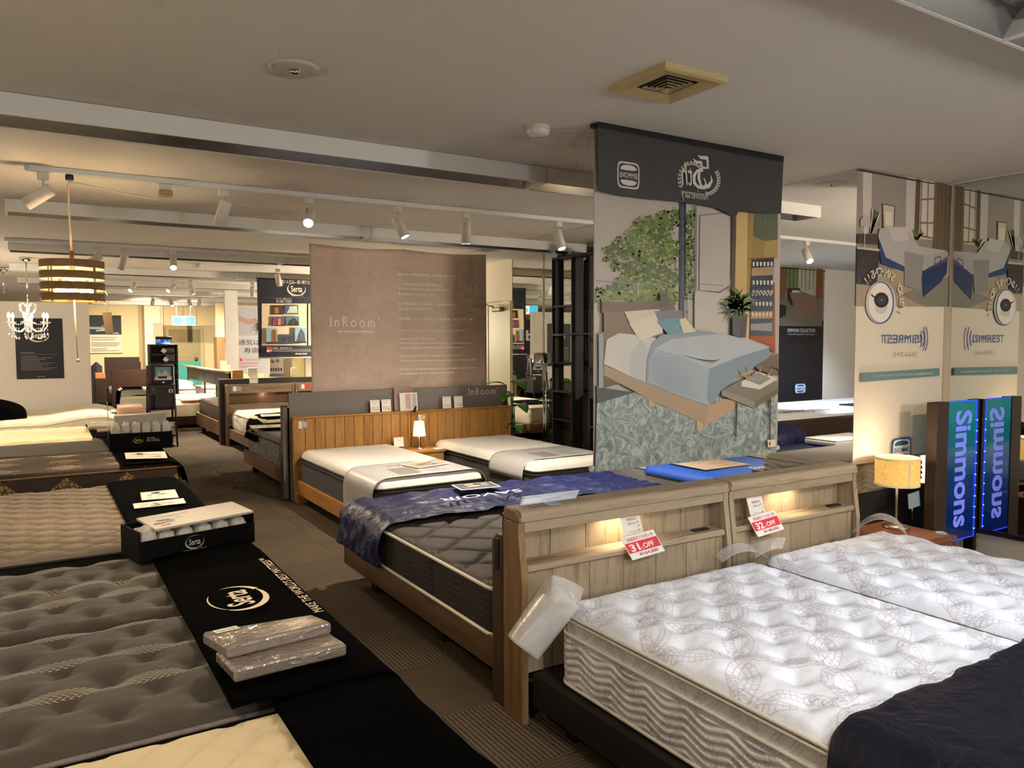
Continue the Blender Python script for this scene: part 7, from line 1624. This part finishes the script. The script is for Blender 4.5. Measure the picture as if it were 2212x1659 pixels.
px_card('open tan carton on the black brown headboard', 502, 799, 526, 817, 12.55, M('carton', '#b9854c', 0.8), 'carton', 'carton', 0.1)
px_card('white folded card beside the tan carton', 535, 794, 556, 812, 12.58, M('card_white2', '#cfc8bc', 0.7), 'card_sign', 'card', 0.03)
px_card('white product sheet with mattress drawings on the black brown headboard', 582, 770, 612, 813, 12.57, paper, 'product_sheet', 'sign', 0.01)
px_card('small cream card standing on the black brown headboard, right', 628, 794, 643, 813, 12.56, M('card_cream', '#d8c69c', 0.7), 'card_sign', 'card', 0.02)
Y = 12.57; p = Print((at(582, 813, y=Y).x, Y, at(582, 813, y=Y).z), (1,0,0), (0,0,1), step=0.001); w, h = at(612, 770, y=Y).x-p.o.x, at(612, 770, y=Y).z-p.o.z; p.k = 2
for u, v in ((.08, .72), (.42, .75)): p.poly([(w*u, h*v), (w*(u+.22), h*(v-.08)), (w*(u+.3), h*(v+.05)), (w*(u+.1), h*(v+.14))], pm_('#8d867e'))
for k in range(5): p.rect(w*(.06+.18*k), h*.25, w*(.16+.18*k), h*.42, pm_('#33333a'), layer=False)
p.rect(0, 0, w, h*.13, pm_('#7a76a8')); p.build('print', [o for o in COL.objects if o.name == 'product_sheet'][0])
px_box('tall brown cabinet at the far end left of the grey slogan banner', 'cabinet', 'cabinet', wood('cabinet_brown', '#8a6840', '#6f5030', 'z'), 468, 728, 497, 790, 19.8, 0.4, 0)

# ================================================================== BY THE NARROW MIRROR: bookshelf, plant, lamp
t = thing('bookshelf', 'tall black open bookshelf between the plant and the big banner', 'bookshelf', (4.87, 6.5, 0)); bm = M('shelf_ebony', '#15130f', 0.45); bx0, bx1 = 4.80, 4.95; ytops = (6.93, 6.575, 6.27, 5.9)
for y in ytops: MB().box(bx0, bx1, y-0.02, y+0.0, 0, 2.47, c=0.003).build('upright', bm, t)
for k in range(7):
    z = 0.12+k*0.306
    MB().box(bx0, bx1, ytops[1], ytops[0]-0.02, z, z+0.022, c=0.002).build('shelf_board', bm, t); MB().box(bx0, bx1, ytops[3], ytops[2]-0.02, z-0.03, z-0.008, c=0.002).build('shelf_board', bm, t)
MB().box(bx0, bx1, ytops[2], ytops[1]-0.02, 1.66, 1.68, c=0.002).build('shelf_board', bm, t); MB().box(bx0, bx1, ytops[3], ytops[0], 2.47, 2.495, c=0.003).build('top', bm, t); MB().box(bx0+0.04, bx1, ytops[0]-0.14, ytops[0]-0.05, 2.495, H-0.002).build('ceiling_post', bm, t)
MB().box(bx1-0.008, bx1, ytops[3], ytops[0]-0.02, 0.0, 1.02).build('back_panel', M('back_dark', '#2a1d16', 0.5), t)
def plant():
    c = Vector((4.83, 7.80, 0)); t = thing('potted_plant', 'leafy green banana plant in a dark pot beside the narrow mirror', 'plant', c)
    MB().lathe([(0, 0), (0.11, 0), (0.14, 0.28), (0.13, 0.28), (0.125, 0.25), (0, 0.25)], 20, c).build('pot', M('pot_dark', '#2c2622', 0.5), t)
    lm = M('leaf_green', '#3f7a2a', 0.35, spec=0.5, var=0.2, vs=8); sm = M('stem_green', '#4f7d34', 0.5); r = random.Random(8)
    specs = [(1.13, -0.30, 0.1, .34), (1.16, 0.14, -0.16, .36), (1.0, -0.12, -0.1, .32), (1.02, 0.22, 0.06, .28), (0.88, 0.05, -0.24, .34), (0.84, -0.28, 0.02, .26), (0.70, -0.16, -0.16, .28), (0.62, 0.2, -0.15, .26), (0.52, -0.2, 0.1, .24), (0.42, 0.15, -0.2, .22)]
    for z, dx, dy, L in specs:
        dx = min(dx, -0.03)
        b0 = c+Vector((r.uniform(-.03, .03), r.uniform(-.03, .03), 0.24)); d = Vector((dx, dy, 0)); k = d.length; d.normalize(); p1 = c+Vector((dx*.25, dy*.25, z-0.06))
        st = MB().tube([b0, (b0+p1)/2+Vector((0.01, 0, 0.02)), p1], [0.012, 0.010, 0.006], 7).build('stem', sm, t)
        n = 9; side = d.cross(Vector((0,0,1))); V = []; fs = []
        for i in range(n+1):
            u = i/n; pc = p1 + d*L*u + Vector((0, 0, 0.16*L*4*u*(1-u)*0.6 + 0.05*u - 0.30*L*u*u)); w = L*0.26*sin(pi*min(1, u*0.93+0.06))**0.75
            for s, up in ((-1, 0.25), (0, 0), (1, 0.25)): V.append(pc+side*w*s+Vector((0, 0, up*w*(0.6+0.3*sin(9*u+s)))))
        for i in range(n):
            for j in range(2): fs.append((i*3+j, i*3+j+1, i*3+j+4, i*3+j+3))
        MB().add([tuple(v) for v in V], fs, 0, True).build('leaf', lm, t, solid=0.0015)
plant()
t = thing('floor_lamp', 'chrome floor lamp with a low drum shade by the narrow mirror', 'floor lamp', (4.78, 7.25, 0)); q = at(1169, 773, x=4.80)
MB().lathe([(0.10, q.z-0.055), (0.10, q.z+0.055), (0.097, q.z+0.055), (0.097, q.z-0.055), (0.10, q.z-0.055)], 36, (4.80, q.y, 0)).build('shade', chrome_m, t); MB().tube([(4.85, q.y-0.02, 0.02), (4.85, q.y-0.02, q.z)], 0.008, 8).build('pole', chrome_m, t); MB().lathe([(0, 0), (0.11, 0), (0.11, 0.015), (0, 0.02)], 24, (4.85, q.y-0.02, 0)).build('base', chrome_m, t); MB().tube([(4.76, q.y-0.02, q.z), (4.90, q.y-0.02, q.z)], 0.004, 6).build('spider', chrome_m, t)

# ================================================================== ALCOVE BEYOND THE BIG BANNER
def alcove():
    Y = 5.6
    mattress('white mattress with black lettering on the brown base in the alcove', 6.45, 9.9, 5.45, 6.6, 0.562, 0.80, M('alcove_white', '#e2e4e8', 0.6, var=0.02), M('alcove_white'), None, None, 0.06, 0.06, 0.05, 0.04)
    t = thing('divan_bed', 'dark brown box base under the white alcove mattress', 'bed', (8, 6, 0)); MB().box(6.40, 9.7, 5.38, 6.65, 0.16, 0.56, c=0.03).build('box_base', M('base_brown', '#2e2119', 0.6), t); MB().box(6.5, 9.6, 5.48, 6.55, 0, 0.16).build('plinth', black_m, t); MB().box(6.3, 8.75, 5.34, 5.40, 0.16, 0.745, c=0.02).build('side_panel', M('base_brown'), t)
    o = MB().box(8.3, 8.75, 5.6, 5.85, 0.802, 0.817, c=0.003).build('binder', M('binder_black', '#1b1c20', 0.3), org=(8.5, 5.7, 0.802)); tag(o, 'black binder lying on the white alcove mattress', 'binder')
    p = Print((6.9, 5.52, 0.803), (1,0,0), (0,1,0), step=0.001); p.text('SIMMONS', 0, 0, 0.16, ink, w=0.8); p.build('lettering', [o for o in COL.objects if o.get('label', '').startswith('white mattress with black lettering')][0])
    t = thing('divan_bed', 'dark base of the navy covered bed in the alcove', 'bed', (6.3, 4.7, 0)); MB().box(5.65, 8.2, 4.0, 5.2, 0, 0.32, c=0.02).build('box_base', base_dk, t)
    bs = M('beige_wave_side', '#a49a8a', 0.8, var=0.05)
    mattress('beige wave sided mattress under the navy cover in the alcove', 5.62, 8.2, 3.98, 5.2, 0.325, 0.56, bs, bs, None, swave(0.012, 0.045, 0.22), 0.03, 0.06, 0.05, 0.04)
    drape('bed_runner', 'navy satin cover over the alcove bed', 'bed runner', navy, [(5.60, 0.46), (5.61, 0.55), (5.70, 0.578), (6.6, 0.59), (7.4, 0.58)], 4.1, 5.15, 'x', 24, 0.05, 0.010, 101)
    heap('bunched navy cushion behind the wrapped bedding set', (6.25, 5.05, 0.585), 0.34, 0.16, 0.20, navy, 12, 'cushion', 'cushion')
    t = thing('sheet_package', 'white wrapped bedding set lying on the navy alcove cover', 'package', (6.5, 4.6, 0.60)); MB().box(6.25, 6.95, 4.42, 4.78, 0.605, 0.655, c=0.015).build('wrapped_sheets', M('set_grey', '#c8c9cc', 0.15, spec=0.9, var=0.04), t); MB().box(6.26, 6.94, 4.425, 4.775, 0.656, 0.665, c=0.003).build('top_sheet', paper, t)
    wm = M('white_tuft', '#dcdad4', 0.7); mattress('white tufted mattress corner behind the right oak headboard', 5.3, 6.6, 2.95, 3.9, 0.30, 0.60, wm, bs, tuft(0.2, 0.2, 0.03), None, 0.04, 0.06, 0.06, 0.05)
    t = thing('divan_bed', 'dark base of the white tufted alcove mattress', 'bed', (6, 3.4, 0)); MB().box(5.33, 6.57, 2.98, 3.87, 0, 0.298).build('box_base', base_dk, t)
    # triangular tent card
    c = at(1756, 1008, y=3.7); t = thing('tent_card', 'triangular grey display card behind the right oak headboard', 'display card', (c.x, 3.7, 0.575)); a, b = at(1723, 990, y=3.65), at(1788, 990, y=3.65); z0, z1 = 0.578, at(1756, 993, y=3.65).z
    MB().prism([(a.x, 3.62), (b.x-0.12, 3.55), (b.x, 3.80)], 2, z0, z1).build('body', M('tent_grey', '#b2aea4', 0.6), t)
    p = Print((a.x, 3.62, z0), (b.x-0.12-a.x, -0.07, 0), (0,0,1)); L = hypot(b.x-0.12-a.x, 0.07); p.disc(L*.3, (z1-z0)*.15, .02, .03, ink); p.stroke([(L*.1, (z1-z0)*.7), (L*.8, (z1-z0)*.7)], .012, ink_g); p.build('print', t)
alcove()
# mattress seen below the adjustable bed banner
ms = M('grey_wave_side', '#8d8576', 0.8, var=0.05)
mattress('grey wave quilted mattress just below the adjustable bed banner', 4.15, 5.12, 2.95, 3.50, 0.62, 0.84, ms, ms, None, swave(0.014, 0.035, 0.26), 0.02, 0.05, 0.05, 0.03, sres=0.006)
t = thing('divan_bed', 'black bed base behind the drum lamp', 'bed', (4.6, 3.2, 0)); MB().box(4.12, 5.14, 2.93, 3.5, 0, 0.618, c=0.01).build('box_base', M('near_black_side'), t)

# ================================================================== CHANDELIER
def chandelier(x, y, zc, label, s=1.0, top=H, seed=1):
    t = thing('chandelier', label, 'chandelier', (x, y, zc)); r = random.Random(seed)
    gl = NT('crystal_'+str(seed)); gl.col('#ffffff'); gl.set(rough=0.05, spec=1.0, metal=0.75); gl.b.inputs['Emission Color'].default_value = (1, .9, .75, 1); gl.b.inputs['Emission Strength'].default_value = 0.25; gl = gl.mat
    MB().lathe([(0.0, top-0.002), (0.075*s, top-0.002), (0.07*s, top-0.03*s), (0.02*s, top-0.06*s), (0, top-0.065*s)], 20, (x, y, 0)).build('canopy', chrome_m, t)
    MB().tube([(x, y, top-0.05), (x, y, zc+0.28*s)], 0.008*s, 8).build('rod', chrome_m, t)
    MB().lathe([(0.006*s, .30*s), (.03*s, .27*s), (.012*s, .24*s), (.02*s, .16*s), (.045*s, .08*s), (.02*s, .02*s), (.05*s, -.02*s), (.03*s, -.06*s), (.006*s, -.09*s)], 14, (x, y, zc)).build('column', gl, t)
    for k in range(6):
        a = 2*pi*k/6+0.35; d = Vector((cos(a), sin(a), 0)); c = Vector((x, y, zc))
        pts = [c+d*0.03*s+Vector((0,0,-.02*s)), c+d*.10*s+Vector((0,0,-.075*s)), c+d*.18*s+Vector((0,0,-.06*s)), c+d*.22*s+Vector((0,0,.0)), c+d*.22*s+Vector((0,0,.04*s))]
        arm = MB().tube(pts, 0.007*s, 7).build('arm', gl, t)
        e = pts[-1]; MB().lathe([(.045*s, .012*s), (.03*s, -.004*s), (.01*s, -.01*s)], 12, e).build('drip_pan', gl, arm); MB().tube([e, e+Vector((0,0,.06*s))], .010*s, 8).build('candle', M('candle_white', '#e8e0d0', 0.5), arm)
        MB().lathe([(.010*s, .06*s), (.018*s, .08*s), (.014*s, .105*s), (.002*s, .13*s)], 10, e).build('bulb', emis('bulb_chand', '#ffe6b8', 45), arm)
        sc = [c+d*.02*s+Vector((0,0,.10*s)), c+d*.09*s+Vector((0,0,.20*s)), c+d*.10*s+Vector((0,0,.27*s)), c+d*.05*s+Vector((0,0,.29*s)), c+d*.03*s+Vector((0,0,.25*s))]
        MB().tube(sc, .005*s, 6).build('scroll', gl, t)
        sw = [e+Vector((0,0,.0)), c+d*.12*s+Vector((0,0,-.02*s)), c+Vector((0,0,.08*s))]
        mb = MB()
        for i in range(9):
            u = i/8; q = sw[0]*(1-u)**2+sw[1]*2*u*(1-u)+sw[2]*u*u; mb.lathe([(0, -.007*s), (.007*s, 0), (0, .007*s)], 6, q)
        mb.build('bead_garland', gl, t)
        for rr, L in ((.22, .07), (.14, .12), (.19, .10)):
            q = c+d*rr*s+Vector((0,0,-.02*s)); mb = MB()
            mb.tube([q, q+Vector((0,0,-L*s))], .0012*s, 4); mb.lathe([(0, -.035*s), (.011*s, -.022*s), (.006*s, -.006*s), (0, 0)], 6, q+Vector((0,0,-L*s))); mb.build('crystal_drop', gl, t)
    point('lamp', (x, y, zc+0.12*s), 8*s, WARM, 0.12, t)
    return t
chandelier(-0.06, 11.0, 1.80, 'crystal chandelier with candle bulbs at the far left', 0.95, H, 1)
chandelier(2.05, 13.4, 1.95, 'second crystal chandelier that shows in the narrow mirror', 0.8, H, 2) if False else None
q = at(8, 632, y=12.6); t = thing('chandelier_canopy', 'chrome ceiling canopy at the left edge left of the chandelier', 'ceiling fixture', (q.x, 12.6, H)); MB().lathe([(0.0, H-0.002), (0.085, H-0.002), (0.08, H-0.04), (0.02, H-0.07), (0, H-0.075)], 20, (q.x, 12.6, 0)).build('cup', chrome_m, t); MB().tube([(q.x, 12.6, H-0.06), (q.x, 12.6, 2.27)], 0.01, 8).build('rod', chrome_m, t)
